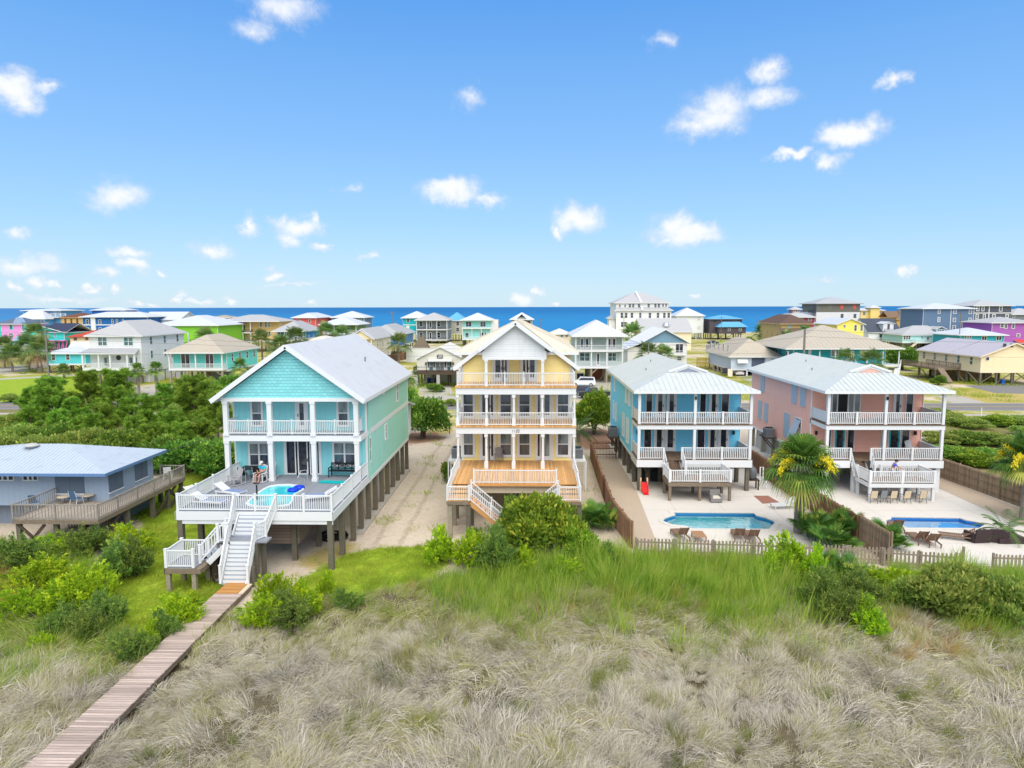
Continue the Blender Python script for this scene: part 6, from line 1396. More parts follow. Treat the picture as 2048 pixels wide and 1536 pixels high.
def bench(label, loc, rz, w, name='bench', m=BLACK):
    P = thing(name, label, 'bench'); mb = MB()
    for i in range(4): mb.box(-w/2, w/2, -.25+i*.13, -.14+i*.13, .42, .45)
    mb.build('seat', m, P); mb = MB()
    mb.box(-w/2, w/2, .27, .31, .85, .92); mb.box(-w/2, w/2, .26, .3, .5, .55); n = 4
    for i in range(n):
        a, b = -w/2+w*i/n, -w/2+w*(i+1)/n; mb.beam((a, .28, .55), (b, .28, .85), .03, .03); mb.beam((b, .28, .55), (a, .28, .85), .03, .03); mb.box(a, a+.05, .26, .31, .45, .9)
    mb.build('backrest', m, P)
    for s in (-1, 1):
        mb = MB(); mb.box(s*w/2-.03, s*w/2+.03, -.28, .3, .62, .67); mb.build('armrest', m, P)
        for y in (-.25, .27): l = MB(); l.box(s*w/2-.03, s*w/2+.03, y-.03, y+.03, 0, .64); l.build('leg', m, P)
    P.location = loc; P.rotation_euler = (0, 0, rz); return P
bench('black slatted bench under the right window of the turquoise house porch', (-12.75, 46.1, 3.46), R(-4), 1.9)
P = thing('dining_table', 'black patio table under the left window of the turquoise house porch', 'table', (-18.7, 45.7, 3.46)); mb = MB(); mb.box(-19.6, -17.8, 45.2, 46.2, 4.14, 4.2); mb.build('tabletop', BLACK, P)
for x in (-19.5, -17.9):
    for y in (45.3, 46.1): mb = MB(); mb.box(x-.03, x+.03, y-.03, y+.03, 3.46, 4.14); mb.build('leg', BLACK, P)
for i, x in enumerate((-19.2, -18.2)): sling_chair(('black metal chair at the left of the black patio table', 'black metal chair at the right of the black patio table, next to the seated man')[i], (x, 44.95, 3.46), R(180), fab=BLACK, fm=flat((180, 184, 188)), name='metal_chair')
x, y, z = place(1000, 893, 3.46, ca)
P = thing('foam_float', 'flat turquoise foam float lying on the deck boards', 'pool float', (x, y, z)); mb = MB(); mb.ext([(x-.9, y-.1, z+.01), (x-.75, y+.35, z+.01), (x+.9, y+.2, z+.01), (x+.85, y-.3, z+.01)], (0, 0, .07)); mb.build('slab', flat((0, 176, 178), .5), P)
# raised deck pool
PO = [atz(*ca(*p), 3.46) for p in ((520, 1012), (548, 985), (585, 955), (620, 930), (655, 914), (700, 906), (760, 904), (815, 910), (845, 920), (846, 932), (825, 945), (800, 957), (786, 975), (782, 1000), (768, 1018), (735, 1026), (690, 1030), (640, 1032), (580, 1030), (540, 1024))]
cx_, cy_ = sum(p[0] for p in PO)/len(PO), sum(p[1] for p in PO)/len(PO)
P = thing('deck_pool', 'kidney shaped turquoise pool sunk into the raised deck of the turquoise house', 'pool', (cx_, cy_, 3.46))
mb = MB(); inn = [(cx_+(x-cx_)*.9, cy_+(y-cy_)*.9) for x, y in PO]; n = len(PO)
for i in range(n):
    j = (i+1) % n; a, b, c, d_ = inn[i], inn[j], PO[j], PO[i]
    mb.add([(*a, 3.53), (*b, 3.53), (*c, 3.53), (*d_, 3.53), (*c, 3.45), (*d_, 3.45), (*a, 3.47), (*b, 3.47)], [(0, 1, 2, 3), (3, 2, 4, 5), (6, 7, 1, 0)])
mb.build('rim', WHITE, P)
dpw, t = new_mat('deck_pool_water'); g = t.n('ShaderNodeTexCoord').outputs['Object']
bp = t.n('ShaderNodeBump', {'Height': t.noise(g, 3., 3, .5), 'Distance': .03, 'Strength': .5})
t.out(t.n('ShaderNodeBsdfPrincipled', {'Base Color': t.mix(t.smooth(t.noise(g, .6, 2, .5), .4, .6), srgb(20, 176, 190), srgb(90, 214, 218)), 'Roughness': .08, 'Specular IOR Level': .5, 'Normal': bp.outputs[0]}).outputs[0])
v3 = [Vector((x, y, 3.475)) for x, y in inn]; mb = MB(); mb.add(v3, tessellate_polygon([v3])); mb.build('water', dpw, P)
x, y, z = place(855, 900, 3.5, ca)
mb = MB(); mb.tube([(x-.05, y-.1, z), (x-.05, y-.1, z+.35), (x-.25, y-.35, z+.5), (x-.35, y-.5, z+.55), (x-.2, y-.3, z+.95), (x+.1, y, z+.95), (x+.12, y, z)], .03, 8); mb.build('handrail', STEEL, P)
x, y, z = place(588, 985, 3.5, ca)
mb = MB(); mb.cyl((x, y, z), (x, y, z+.9), .045); mb.build('pole', BLACK, P)
BLUEF = flat((18, 60, 200), .3)
for k, (px, py, lab) in enumerate(((818, 922, 'dark blue inflatable ring floating nearest the pool handrail'), (785, 936, 'dark blue inflatable ring floating at the middle of the deck pool edge'))):
    x, y, z = place(px, py, 3.5, ca); mb = MB()
    pts = [(x+.26*math.cos(a), y+.26*math.sin(a), z+.05) for a in [i*math.pi/9 for i in range(18)]]
    vs = MB(); vs.tube(pts+[pts[0]], .1, 8); o = vs.build('pool_ring', BLUEF, None, True); tag(o, lab, 'pool float', 'blue rings in the deck pool')
# blue house yard things
x, y, z = place(474, 1040, .02, cc)
P = thing('toy_slide', 'small red plastic toddler slide under the edge of the blue house', 'slide', (x, y, z)); RED = flat((214, 24, 30), .4)
mb = MB(); mb.beam((x, y-.5, .12), (x, y+.3, .75), .42, .05); 
for s in (-.23, .23): mb.beam((x+s, y-.5, .2), (x+s, y+.3, .84), .05, .16)
mb.beam((x, y-.85, .07), (x, y-.48, .12), .42, .05); mb.build('chute', RED, P)
for s in (-.27, .27): mb = MB(); mb.box(x+s-.06, x+s+.06, y+.3, y+.42, 0, 1.15); mb.build('side_post', flat((222, 190, 150), .5), P)
mb = MB()
for k in range(3): mb.box(x-.22, x+.22, y+.34+k*.12, y+.46+k*.12, .55-.2*k, .6-.2*k)
mb.build('ladder', RED, P)
x, y, z = place(1210, 945, .9, cc)
P = thing('pool_filter', 'grey pool filter tank with white pipes on a dark stand beside the blue house', 'pool filter', (x, y, 0)); mb = MB()
mb.box(x-.5, x+.5, y-.4, y+.4, .78, .84); 
for s in (-.42, .42): mb.box(x+s-.05, x+s+.05, y-.35, y-.25, 0, .8); mb.box(x+s-.05, x+s+.05, y+.25, y+.35, 0, .8)
mb.build('stand', DARKT, P); mb = MB(); mb.lathe((x-.05, y, .84), [(.22, 0), (.36, .15), (.42, .5), (.4, .8), (.25, 1.0), (.12, 1.06), (.12, 1.2)], 18); mb.build('tank', flat((96, 98, 104), .4), P, True)
mb = MB(); mb.tube([(x+.55, y-.2, 0), (x+.55, y-.2, 1.9), (x+.8, y-.2, 1.9), (x+.8, y-.2, .7), (x+1.1, y-.2, .7), (x+1.1, y-.2, 0)], .055, 8); mb.cyl((x+.25, y, 1.), (x+.55, y-.2, 1.), .05); mb.build('pipe', WHITE, P)
x, y, z = place(960, 1105, .02, cc)
P = thing('wicker_armchair', 'grey wicker armchair with pale cushion in front of the blue house platform', 'chair', (x, y, 0)); WK = pmat('grey_wicker', srgb(138, 134, 132), .8, .1, .15, 20.)
mb = MB(); mb.box(x-.36, x+.36, y-.3, y+.38, .08, .36); mb.build('base', WK, P); mb = MB(); mb.box(x-.38, x+.38, y+.28, y+.42, .3, .95); mb.build('backrest', WK, P)
for s in (-.36, .36): mb = MB(); mb.box(x+s-.07, x+s+.07, y-.32, y+.3, .08, .64); mb.build('armrest', WK, P)
mb = MB(); mb.box(x-.28, x+.28, y-.31, y+.26, .36, .46); mb.build('cushion', flat((220, 212, 200), .8), P)
DW = pmat('dark_wicker', srgb(70, 58, 60), .8, .1, .2, 20.)
for i, (px, rz, lab) in enumerate(((1450, 6, 'dark brown wicker armchair beside the sideways lounger'), (1570, -14, 'dark brown wicker armchair next to the potted feather palm'))):
    x, y, z = place(px, 1285, .02, cd); P = thing('wicker_armchair', lab, 'chair'); P['group'] = 'dark wicker chairs on the pink house terrace'
    mb = MB(); mb.box(-.5, .5, -.42, .42, .06, .4); mb.build('base', DW, P); mb = MB(); mb.beam((0, -.45, .06), (0, -.6, .92), 1.05, .1, up=(0, 1, 0)); mb.build('backrest', DW, P)
    for s in (-.52, .52): mb = MB(); mb.box(s-.08, s+.08, -.45, .42, .06, .62); mb.build('armrest', DW, P)
    mb = MB(); mb.box(-.42, .42, -.38, .4, .4, .5); mb.build('cushion', flat((176, 160, 146), .8), P); P.location = (x, y, z); P.rotation_euler = (0, 0, R(rz))
x, y, z = place(848, 1365, .02, cc)
P = thing('wooden_coffee_table', 'low slatted wooden table between the loungers of the blue house pool', 'table', (x, y, 0)); mb = MB()
for i in range(7): mb.box(x-.38+i*.11, x-.29+i*.11, y-.5, y+.75, .36, .39)
mb.build('tabletop', pmat('warm_teak', srgb(168, 130, 100), .75, .15, .15, 6.), P)
for sx in (-.33, .33):
    for sy in (-.4, .65): mb = MB(); mb.box(x+sx-.03, x+sx+.03, y+sy-.03, y+sy+.03, 0, .36); mb.build('leg', WOODL, P)
for i, (px, py, w, lab) in enumerate(((455, 985, .8, 'black covered grill under the left end of the blue house'), (570, 985, .9, 'black covered grill between the left pilings of the blue house'))):
    x, y, z = place(px, py, 0, cc); P = thing('covered_grill', lab, 'grill', (x, y+1.2, 0)); mb = MB(); y += 1.2
    mb.add([(x-w/2, y-.35, 0), (x+w/2, y-.35, 0), (x+w/2, y+.35, 0), (x-w/2, y+.35, 0), (x-w*.55, y-.38, .85), (x+w*.55, y-.38, .85), (x+w*.55, y+.38, .85), (x-w*.55, y+.38, .85), (x-w*.3, y-.2, 1.2), (x+w*.3, y-.2, 1.2), (x+w*.3, y+.2, 1.2), (x-w*.3, y+.2, 1.2)],
           [(0, 1, 5, 4), (1, 2, 6, 5), (2, 3, 7, 6), (3, 0, 4, 7), (4, 5, 9, 8), (5, 6, 10, 9), (6, 7, 11, 10), (7, 4, 8, 11), (8, 9, 10, 11)]); mb.build('cover', flat((34, 36, 44), .6), P)
# tangled cords and bins, meters
x, y, z = place(1000, 1205, 0, ca)
P = thing('hose_pile', 'tangled pile of black hoses on the sand under the turquoise house deck', 'hoses', (x, y, 0)); rr = random.Random(5); mb = MB()
for k in range(5):
    a0 = rr.uniform(0, 6); r0 = rr.uniform(.45, .75); mb.tube([(x+r0*1.4*math.cos(a0+i*.4), y+r0*.7*math.sin(a0+i*.4), .06+.5*abs(math.sin(i*.35+k))*(1-i/30)) for i in range(20)], .045, 6)
mb.build('coil', RUBBER, P, True)
def ac_unit(label, x, y, z):
    P = thing('air_conditioner', label, 'air conditioner', (x, y, z)); mb = MB(); mb.box(x-.42, x+.42, y-.42, y+.42, z, z+.85); mb.build('casing', flat((132, 136, 142), .5), P)
    mb = MB(); 
    for i in range(7): mb.box(x-.43, x+.43, y-.43, y+.43, z+.1+i*.1, z+.14+i*.1)
    mb.build('louvres', DGREY, P); mb = MB(); mb.cyl((x, y, z+.85), (x, y, z+.92), .36, n=18); mb.build('fan_grille', BLACK, P)
ac_unit('grey air conditioner on the platform left of the yellow house', -6.0, 56.1, 2.63); ac_unit('grey air conditioner on the platform right of the yellow house', 3.9, 56.1, 2.63)
ac_unit('grey air conditioner on the shelf of the blue house left wall', 8.15, 67.2, 2.42); ac_unit('grey air conditioner on the shelf of the pink house left wall', 23.2, 66.9, 2.42)
def bin_(label, px, py, col, group=None):
    x, y = atz(px, py); P = thing('wheeled_bin', label, 'trash bin', (x, y, 0), group); m = flat(col, .4); mb = MB()
    mb.add([(x-.25, y-.28, .05), (x+.25, y-.28, .05), (x+.25, y+.28, .05), (x-.25, y+.28, .05), (x-.32, y-.36, 1.), (x+.32, y-.36, 1.), (x+.32, y+.34, 1.), (x-.32, y+.34, 1.)], [(3, 2, 1, 0), (0, 1, 5, 4), (1, 2, 6, 5), (2, 3, 7, 6), (3, 0, 4, 7), (4, 5, 6, 7)]); mb.build('body', m, P)
    mb = MB(); mb.box(x-.35, x+.35, y-.4, y+.38, 1., 1.07); mb.build('lid', m, P)
    for s in (-.27, .27): mb = MB(); mb.cyl((x+s-.03, y+.27, .12), (x+s+.03, y+.27, .12), .12); mb.build('wheel', RUBBER, P)
NB = (28, 52, 110)
bin_('left of the two navy wheeled bins under the cream sign house', 858, 767, NB, 'navy bins under the cream house'); bin_('right of the two navy wheeled bins under the cream sign house', 868.5, 767, NB, 'navy bins under the cream house')
bin_('left navy wheeled bin behind the parked cars under the sage house', 1157, 757, NB, 'navy bins under the sage house'); bin_('right navy wheeled bin behind the parked cars under the sage house', 1163.5, 757, NB, 'navy bins under the sage house')
bin_('bright blue wheeled bin under the beige piling house', 2004, 770, (36, 90, 170))
def mailbox(label, px, py, m=BLACK):
    x, y = atz(px, py); P = thing('mailbox', label, 'mailbox', (x, y, 0)); mb = MB(); mb.box(x-.05, x+.05, y-.05, y+.05, 0, 1.1); mb.build('post', TIMBER, P)
    mb = MB(); pts = [(x-.11, y-.28, 1.1), (x+.11, y-.28, 1.1), (x+.11, y-.28, 1.24)]+[(x+.11*math.cos(a), y-.28, 1.24+.11*math.sin(a)) for a in (.6, 1.2, 1.9, 2.5)]+[(x-.11, y-.28, 1.24)]; mb.ext(pts, (0, .56, 0)); mb.build('box', m, P)
mailbox('black mailbox on a post beside the road right of the pink house', 1886, 806); mailbox('black mailbox beside the yellow house across from the cream house', 899, 868)
P = thing('marker_post', 'thin white marker post at the road edge right of the pink house', 'post', (*atz(1962, 833), 0)); x, y = atz(1962, 833); mb = MB(); mb.box(x-.05, x+.05, y-.05, y+.05, 0, 1.3); mb.build('stake', WHITE, P); mb = MB(); mb.box(x-.055, x+.055, y-.055, y+.055, 1.12, 1.3); mb.build('reflector', flat((190, 190, 90)), P)
# thatched hut, low white wall
x, y = atz(843, 708); x, y = aty(843, 700, 200)[0], 200
P = thing('thatched_hut', 'small thatched tiki hut on posts left of the cream sign house', 'hut', (x, y, 0)); mb = MB()
h0, h1 = aty(843, 694, 200)[1], aty(843, 673, 200)[1]; roof(P, hip(x-2.6, x+2.6, y-2, y+2, h0-.8, h1), [pmat('thatch', srgb(128, 116, 100), .95, .05, .3, 4., grain=(12., .4, .6)), DARKT], seam=0, th=.3)
for sx in (-2, 2):
    for sy in (-1.5, 1.5): mb = MB(); mb.cyl((x+sx, y+sy, 0), (x+sx, y+sy, h0-.5), .12); mb.build('post', DARKT, P)
mb = MB(); mb.box(x-2.2, x+2.2, y-1.6, y-1.5, .2, 1.1); mb.build('counter', DARKT, P)
P = thing('garden_wall', 'low white wall in front of the thatched hut', 'wall', (*atz(838, 722), 0)); a = aty(812, 700, 188); b = aty(874, 700, 188); mb = MB(); mb.box(a[0], b[0], 188, 188.3, 0, aty(840, 697, 188)[1]); mb.build('panel', WHITE, P); mb = MB(); mb.box(a[0]-.1, b[0]+.1, 187.95, 188.35, aty(840, 697, 188)[1], aty(840, 697, 188)[1]+.12); mb.build('coping', WHITE, P)

# ================================================================ vehicles
def car(name, label, px, py, rz, col, kind='sedan', group=None, xy=None):
    P = thing(name, label, 'car' if kind != 'pickup' else 'pickup truck'); m = flat(col, .25, .03, 1., .6)
    if kind == 'suv': prof = [(-2.3, .35), (-2.35, .8), (-2.25, 1.1), (-2.1, 1.65), (.55, 1.72), (1.15, 1.12), (2.2, .98), (2.35, .6), (2.3, .35)]; cab = [(-2.08, 1.15), (-2.0, 1.62), (.5, 1.67), (1.05, 1.15)]
    elif kind == 'pickup': prof = [(-2.7, .45), (-2.72, 1.1), (-.75, 1.12), (-.6, 1.75), (.7, 1.75), (1.25, 1.15), (2.45, 1.05), (2.6, .7), (2.55, .45)]; cab = [(-.66, 1.17), (-.52, 1.68), (.65, 1.69), (1.15, 1.17)]
    else: prof = [(-2.2, .32), (-2.25, .75), (-2.1, .95), (-1.5, 1.0), (-.85, 1.4), (.35, 1.43), (1.15, .98), (2.1, .82), (2.25, .55), (2.2, .32)]; cab = [(-1.42, 1.0), (-.82, 1.36), (.32, 1.38), (1.05, 1.0)]
    mb = MB(); hw = .9
    n = len(prof); vs = []
    for s in (-1, 1):
        for (x, z) in prof: vs.append((x, s*(hw-(.16*max(0, z-1.0)/.7)), z))
    mb.add(vs, [tuple(range(n))[::-1], tuple(range(n, 2*n))]+[(i, (i+1) % n, n+(i+1) % n, n+i) for i in range(n)]); b = mb.build('body', m, P)
    for s in (-1, 1):
        mb = MB(); cx0 = sum(c[0] for c in cab)/4
        q = [(cx0+(x-cx0)*.94, s*(hw+.012-.16*max(0, z-1.)/.7), z) for x, z in cab]; mb.face(q if s < 0 else q[::-1]); mb.build('side_window', GLASSD, P)
    (xa, za), (xb, zb), (xc, zc), (xd, zd) = cab
    for (x0, z0, x1, z1, s, nm) in ((xd, zd, xc, zc, 1, 'windscreen'), (xa, za, xb, zb, -1, 'rear_window')):
        mb = MB(); y0 = hw-.1-.16*max(0, z0-1)/.7; y1 = hw-.1-.16*max(0, z1-1)/.7; o = .1*s
        mb.face([(x0+o, -y0, z0), (x0+o, y0, z0), (x1+o, y1, z1), (x1+o, -y1, z1)]); mb.build(nm, GLASSD, P)
    L = max(p[0] for p in prof)
    for x in (-L*.62, L*.62):
        for s in (-1, 1):
            mb = MB(); mb.cyl((x, s*.72, .33), (x, s*.93, .33), .33, n=16); w = mb.build('wheel', RUBBER, P); mb = MB(); mb.cyl((x, s*.93, .33), (x, s*.94, .33), .2, n=12); mb.build('rim', STEEL, w)
    for s in (-1, 1):
        mb = MB(); mb.box(L-.08, L+.03, s*.7-.15, s*.7+.15, .68, .82); mb.build('headlight', WHITE, P); mb = MB(); mb.box(-L-.03, -L+.08, s*.72-.12, s*.72+.12, .78, .95); mb.build('tail_light', flat((150, 20, 24), .3), P)
    loc = atz(px, py) if xy is None else xy
    P.location = (*loc, .02); P.rotation_euler = (0, 0, R(rz))
    return P
car('parked_suv', 'white SUV parked under the edge of the sage two-storey house', 1166, 772, 178, (226, 230, 236), 'suv')
car('parked_car', 'dark grey car parked in front of the white SUV', 1158, 782, 172, (66, 70, 82), 'suv', xy=(8.1, 117.2))
car('pickup_truck', 'black pickup truck parked nearest the round green bush, bed toward the blue house', 1185, 788, 186, (44, 48, 52), 'pickup', xy=(10.4, 113.6))
car('parked_sedan', 'dark blue sedan parked on the lot by the dark plum house', 1426, 688, 3, (44, 60, 92))
car('parked_car', 'white car under the white carport house', 1474, 752, 90, (222, 224, 226), 'sedan', xy=(aty(1474, 745, 152.5)[0], 152.5))
car('parked_suv', 'silver SUV beside the white dormer house', 1799, 693, 10, (196, 200, 206), 'suv')
car('parked_sedan', 'white sedan near the grey column house', 818, 684, 95, (220, 222, 224)); car('parked_suv', 'dark SUV left of the tan brown roof house', 1528, 688, 5, (58, 60, 66), 'suv')
# ================================================================ utility poles and wires
def pole(label, x, y, h, arm=True, r=.15, m=TIMBER):
    P = thing('utility_pole', label, 'utility pole', (x, y, 0)); mb = MB(); mb.cyl((x, y, -.3), (x, y, h), r, r*.75); mb.build('pole', m, P)
    if arm:
        mb = MB(); mb.box(x-1.1, x+1.1, y-.06, y+.06, h-.7, h-.58); mb.build('crossarm', m, P)
        for dx in (-1., 0, 1.): mb = MB(); mb.cyl((x+dx, y, h-.58), (x+dx, y, h-.4), .05); mb.build('insulator', DGREY, P)
GP = flat((128, 122, 116), .8)
pole('thick grey utility pole by the teal hip roofed house', aty(1609, 680, 112)[0], 112, 11.4, arm=False, r=.22, m=GP)
pole('wooden utility pole above the blue house roof', aty(1297, 690, 112)[0], 112, 9.0, arm=False, r=.12, m=GP)
pole('grey utility pole among the palms at the far left', aty(92, 680, 112)[0], 112, 11.6, arm=False, r=.16, m=GP)
for px, y0, Y, lab in ((38, 625, 290, 'distant utility pole against the pale blue house'), (784, 622, 230, 'distant utility pole over the slate roofed house'), (1248, 632, 250, 'distant utility pole left of the white four-storey house'), (1443, 632, 300, 'distant pale pole in front of the dark plum house'),
                       (1519, 638, 300, 'distant utility pole on the beach left of the tan stilt house'), (1829, 628, 280, 'distant utility pole in front of the tan gabled house'), (1922, 626, 225, 'distant dark utility pole in front of the slate blue block'), (1081, 637, 330, 'thin distant pole on the shore right of the yellow house gable'), (562, 634, 280, 'thin distant pole on the shore left of the coral red house')):
    x, z = aty(px, y0, Y); pole(lab, x, Y, max(z, 8.5), r=.14)
def wire(label, p, q, sag, r=.015, n=24):
    p = Vector(p); q = Vector(q); mb = MB(); mb.tube([p.lerp(q, i/n)-Vector((0, 0, sag*4*(i/n)*(1-i/n))) for i in range(n+1)], r, 4)
    o = mb.build('overhead_wire', flat((70, 72, 78)), None); tag(o, label, 'wire')
xa, xb, xc = aty(92, 680, 112)[0], aty(1297, 690, 112)[0], aty(1609, 680, 112)[0]
for z, s, nm in ((11.2, 1.2, 'top'), (10.2, 1.2, 'middle'), (7.9, .9, 'lowest')):
    wire('%s overhead wire along the road left of the blue house roof' % nm, (xa, 112, z), (xb, 112, min(z, 8.8)+(.0 if z < 9 else (z-10)*.3)), s, n=40)
    wire('%s overhead wire along the road between the poles right of the blue house' % nm, (xb, 112, min(z, 8.8)), (xc, 112, z), .5); wire('%s overhead wire running past the right edge over the beige piling house' % nm, (xc, 112, z), (140, 112, z), 1.2, n=30)
    wire('%s overhead wire running past the left edge over the palms' % nm, (xa, 112, z), (-190, 112, z), 1.)
wire('thin service wire from the grey-blue cottage roof up to the turquoise house', (-28.0, 51.6, 4.0), (-20.4, 62.0, 6.4), .15, r=.02)
# ================================================================ plants
def leafm(name, c0, c1, c2=None, trans=.35, vs=.9, rough=.55):
    c0, c1, c2 = [tuple(min(255, v*1.14) for v in c) if c else None for c in (c0, c1, c2)]
    """foliage: colour varies leaf by leaf and clump by clump"""
    m, t = new_mat(name)
    lv = t.n('ShaderNodeAttribute', attribute_name='lv').outputs['Fac']
    oi = t.n('ShaderNodeObjectInfo').outputs['Random']
    tc = t.n('ShaderNodeTexCoord').outputs['Object']
    n1 = t.noise(tc, vs*2.2, 3, .6)
    c = t.mix(t.smooth(t.math('ADD', t.math('MULTIPLY', lv, .55), t.math('MULTIPLY', n1, .6)), .25, .9), srgb(*c0), srgb(*c1))
    if c2: c = t.mix(t.smooth(lv, .72, .95, 0, .85), c, srgb(*c2))
    hs = t.n('ShaderNodeHueSaturation', {'Hue': t.math('ADD', .485, t.math('MULTIPLY', oi, .03)), 'Value': t.math('ADD', .85, t.math('MULTIPLY', oi, .3)), 'Color': c})
    d = t.n('ShaderNodeBsdfPrincipled', {'Base Color': hs.outputs[0], 'Roughness': rough, 'Specular IOR Level': .25})
    tr = t.n('ShaderNodeBsdfTranslucent', {'Color': hs.outputs[0]})
    mx = t.n('ShaderNodeMixShader', {0: trans}); t.t.links.new(d.outputs[0], mx.inputs[1]); t.t.links.new(tr.outputs[0], mx.inputs[2]); t.out(mx.outputs[0])
    return m
LM_PINE = leafm('pine_needles', (78, 114, 42), (142, 174, 62), (184, 200, 92), .45)
LM_OAK = leafm('broad_leaves', (58, 94, 42), (112, 148, 56), (160, 178, 74), .4)
LM_OAKY = leafm('yellow_green_leaves', (70, 104, 34), (130, 158, 46), (182, 186, 70), .4)
LM_SCRUB = leafm('grey_green_scrub_leaves', (94, 122, 58), (144, 164, 76), (182, 184, 98), .45)
LM_BAC = leafm('groundsel_leaves', (110, 146, 38), (176, 198, 42), (214, 222, 60), .45)
LM_BACG = leafm('dull_groundsel_leaves', (76, 104, 52), (128, 150, 66), (168, 180, 84), .4)
LM_FAN = leafm('fan_palm_leaves', (50, 86, 36), (100, 134, 52), (176, 176, 84), .25)
LM_FAND = leafm('dark_palm_leaves', (66, 94, 50), (112, 136, 70), (160, 150, 100), .3)
LM_FEA = leafm('feather_palm_leaves', (66, 96, 56), (116, 142, 84), (170, 172, 110), .25)
LM_YEL = flat((214, 196, 40), .8)
LM_DEAD = leafm('dead_fronds', (124, 104, 80), (164, 140, 108), None, .15)
BARK = pmat('grey_brown_bark', srgb(110, 96, 84), .9, .1, .3, 4., grain=(14., .4, .6))
PBARK = pmat('palm_trunk_boots', srgb(158, 148, 138), .9, .1, .3, 5., grain=(16., .5, .8))
def quads_leaf(pos, dirv, nrm, L, W):
    """rhombic leaves as two triangles folded along the rib; arrays"""
    s = np.cross(dirv, nrm); s /= (np.linalg.norm(s, axis=1, keepdims=True)+1e-9)
    a = pos; b = pos+dirv*L[:, None]*.5+s*W[:, None]*.5; c = pos+dirv*L[:, None]; d = pos+dirv*L[:, None]*.5-s*W[:, None]*.5
    v = np.stack([a, b, c, d], 1).reshape(-1, 3); n = len(pos); f = np.arange(4*n).reshape(n, 4)
    return v, f
def crown_mesh(name, seed, lobes, n, size, mat, upb=.3, outw=.6, width=.5, shell=.62, jit=.35):
    r = np.random.default_rng(seed); L = np.array(lobes, float)
    w = (L[:, 3]*L[:, 4]+L[:, 4]*L[:, 5]+L[:, 3]*L[:, 5]); k = r.choice(len(L), n, p=w/w.sum())
    d = r.normal(size=(n, 3)); d /= np.linalg.norm(d, axis=1, keepdims=True); d[:, 2] = np.where(d[:, 2] < -.45, -d[:, 2], d[:, 2])
    rad = shell+(1.06-shell)*r.random(n)**.6
    # ragged lobe surface
    ang = np.sin(d[:, 0]*7+k)*np.sin(d[:, 1]*8+2*k)*np.sin(d[:, 2]*6+3*k); rad = rad*(1+.32*ang)
    pos = L[k, :3]+d*L[k, 3:6]*rad[:, None]
    dirv = d*outw+np.array([0, 0, upb])+r.normal(size=(n, 3))*jit; dirv /= np.linalg.norm(dirv, axis=1, keepdims=True)
    nr = r.normal(size=(n, 3))+d*.5
    ln = size*r.uniform(.6, 1.3, n)
    v, f = quads_leaf(pos, dirv, nr, ln, ln*width)
    me = np_mesh(name, v, f, mat)
    a = me.attributes.new('lv', 'FLOAT', 'POINT'); a.data.foreach_set('value', np.repeat(np.clip(r.random(n)*.8+.2*(d[:, 2] > .4), 0, 1), 4).astype(np.float32))
    return me
def dome_lobes(seed, n=13, flat_=1., r0=.34, r1=.52, tall=.75):
    r = random.Random(seed); out = [(0, 0, .5, .6, .6, .5)]
    for i in range(n):
        a = r.uniform(0, 6.283); e = r.uniform(.0, 1.25); q = r.uniform(.55, .8); s = r.uniform(r0, r1)
        out.append((q*math.cos(a)*math.cos(e), q*math.sin(a)*math.cos(e), .28+.85*q*math.sin(e)*flat_, s, s*r.uniform(.85, 1.1), s*tall*r.uniform(.8, 1.2)))
    return out
def stems_mesh(seed, n=5, h=.7, spread=.5, r=.045, mat=None):
    rr = random.Random(seed); mb = MB()
    for i in range(n):
        a = rr.uniform(0, 6.28); s = rr.uniform(.2, 1)*spread; b = rr.uniform(-.12, .12)
        mb.tube([(b, b*.6, -.05), (s*.35*math.cos(a)+b, s*.35*math.sin(a), h*.45), (s*math.cos(a), s*math.sin(a), h)], [r, r*.75, r*.35], 6)
        for j in range(2):
            a2 = a+rr.uniform(-.9, .9); mb.tube([(s*.35*math.cos(a)+b, s*.35*math.sin(a), h*.45), (s*1.2*math.cos(a2), s*1.2*math.sin(a2), h*1.05)], [r*.6, r*.25], 5)
    o = mb.build('trunk', mat or BARK); me = o.data; bpy.data.objects.remove(o); return me
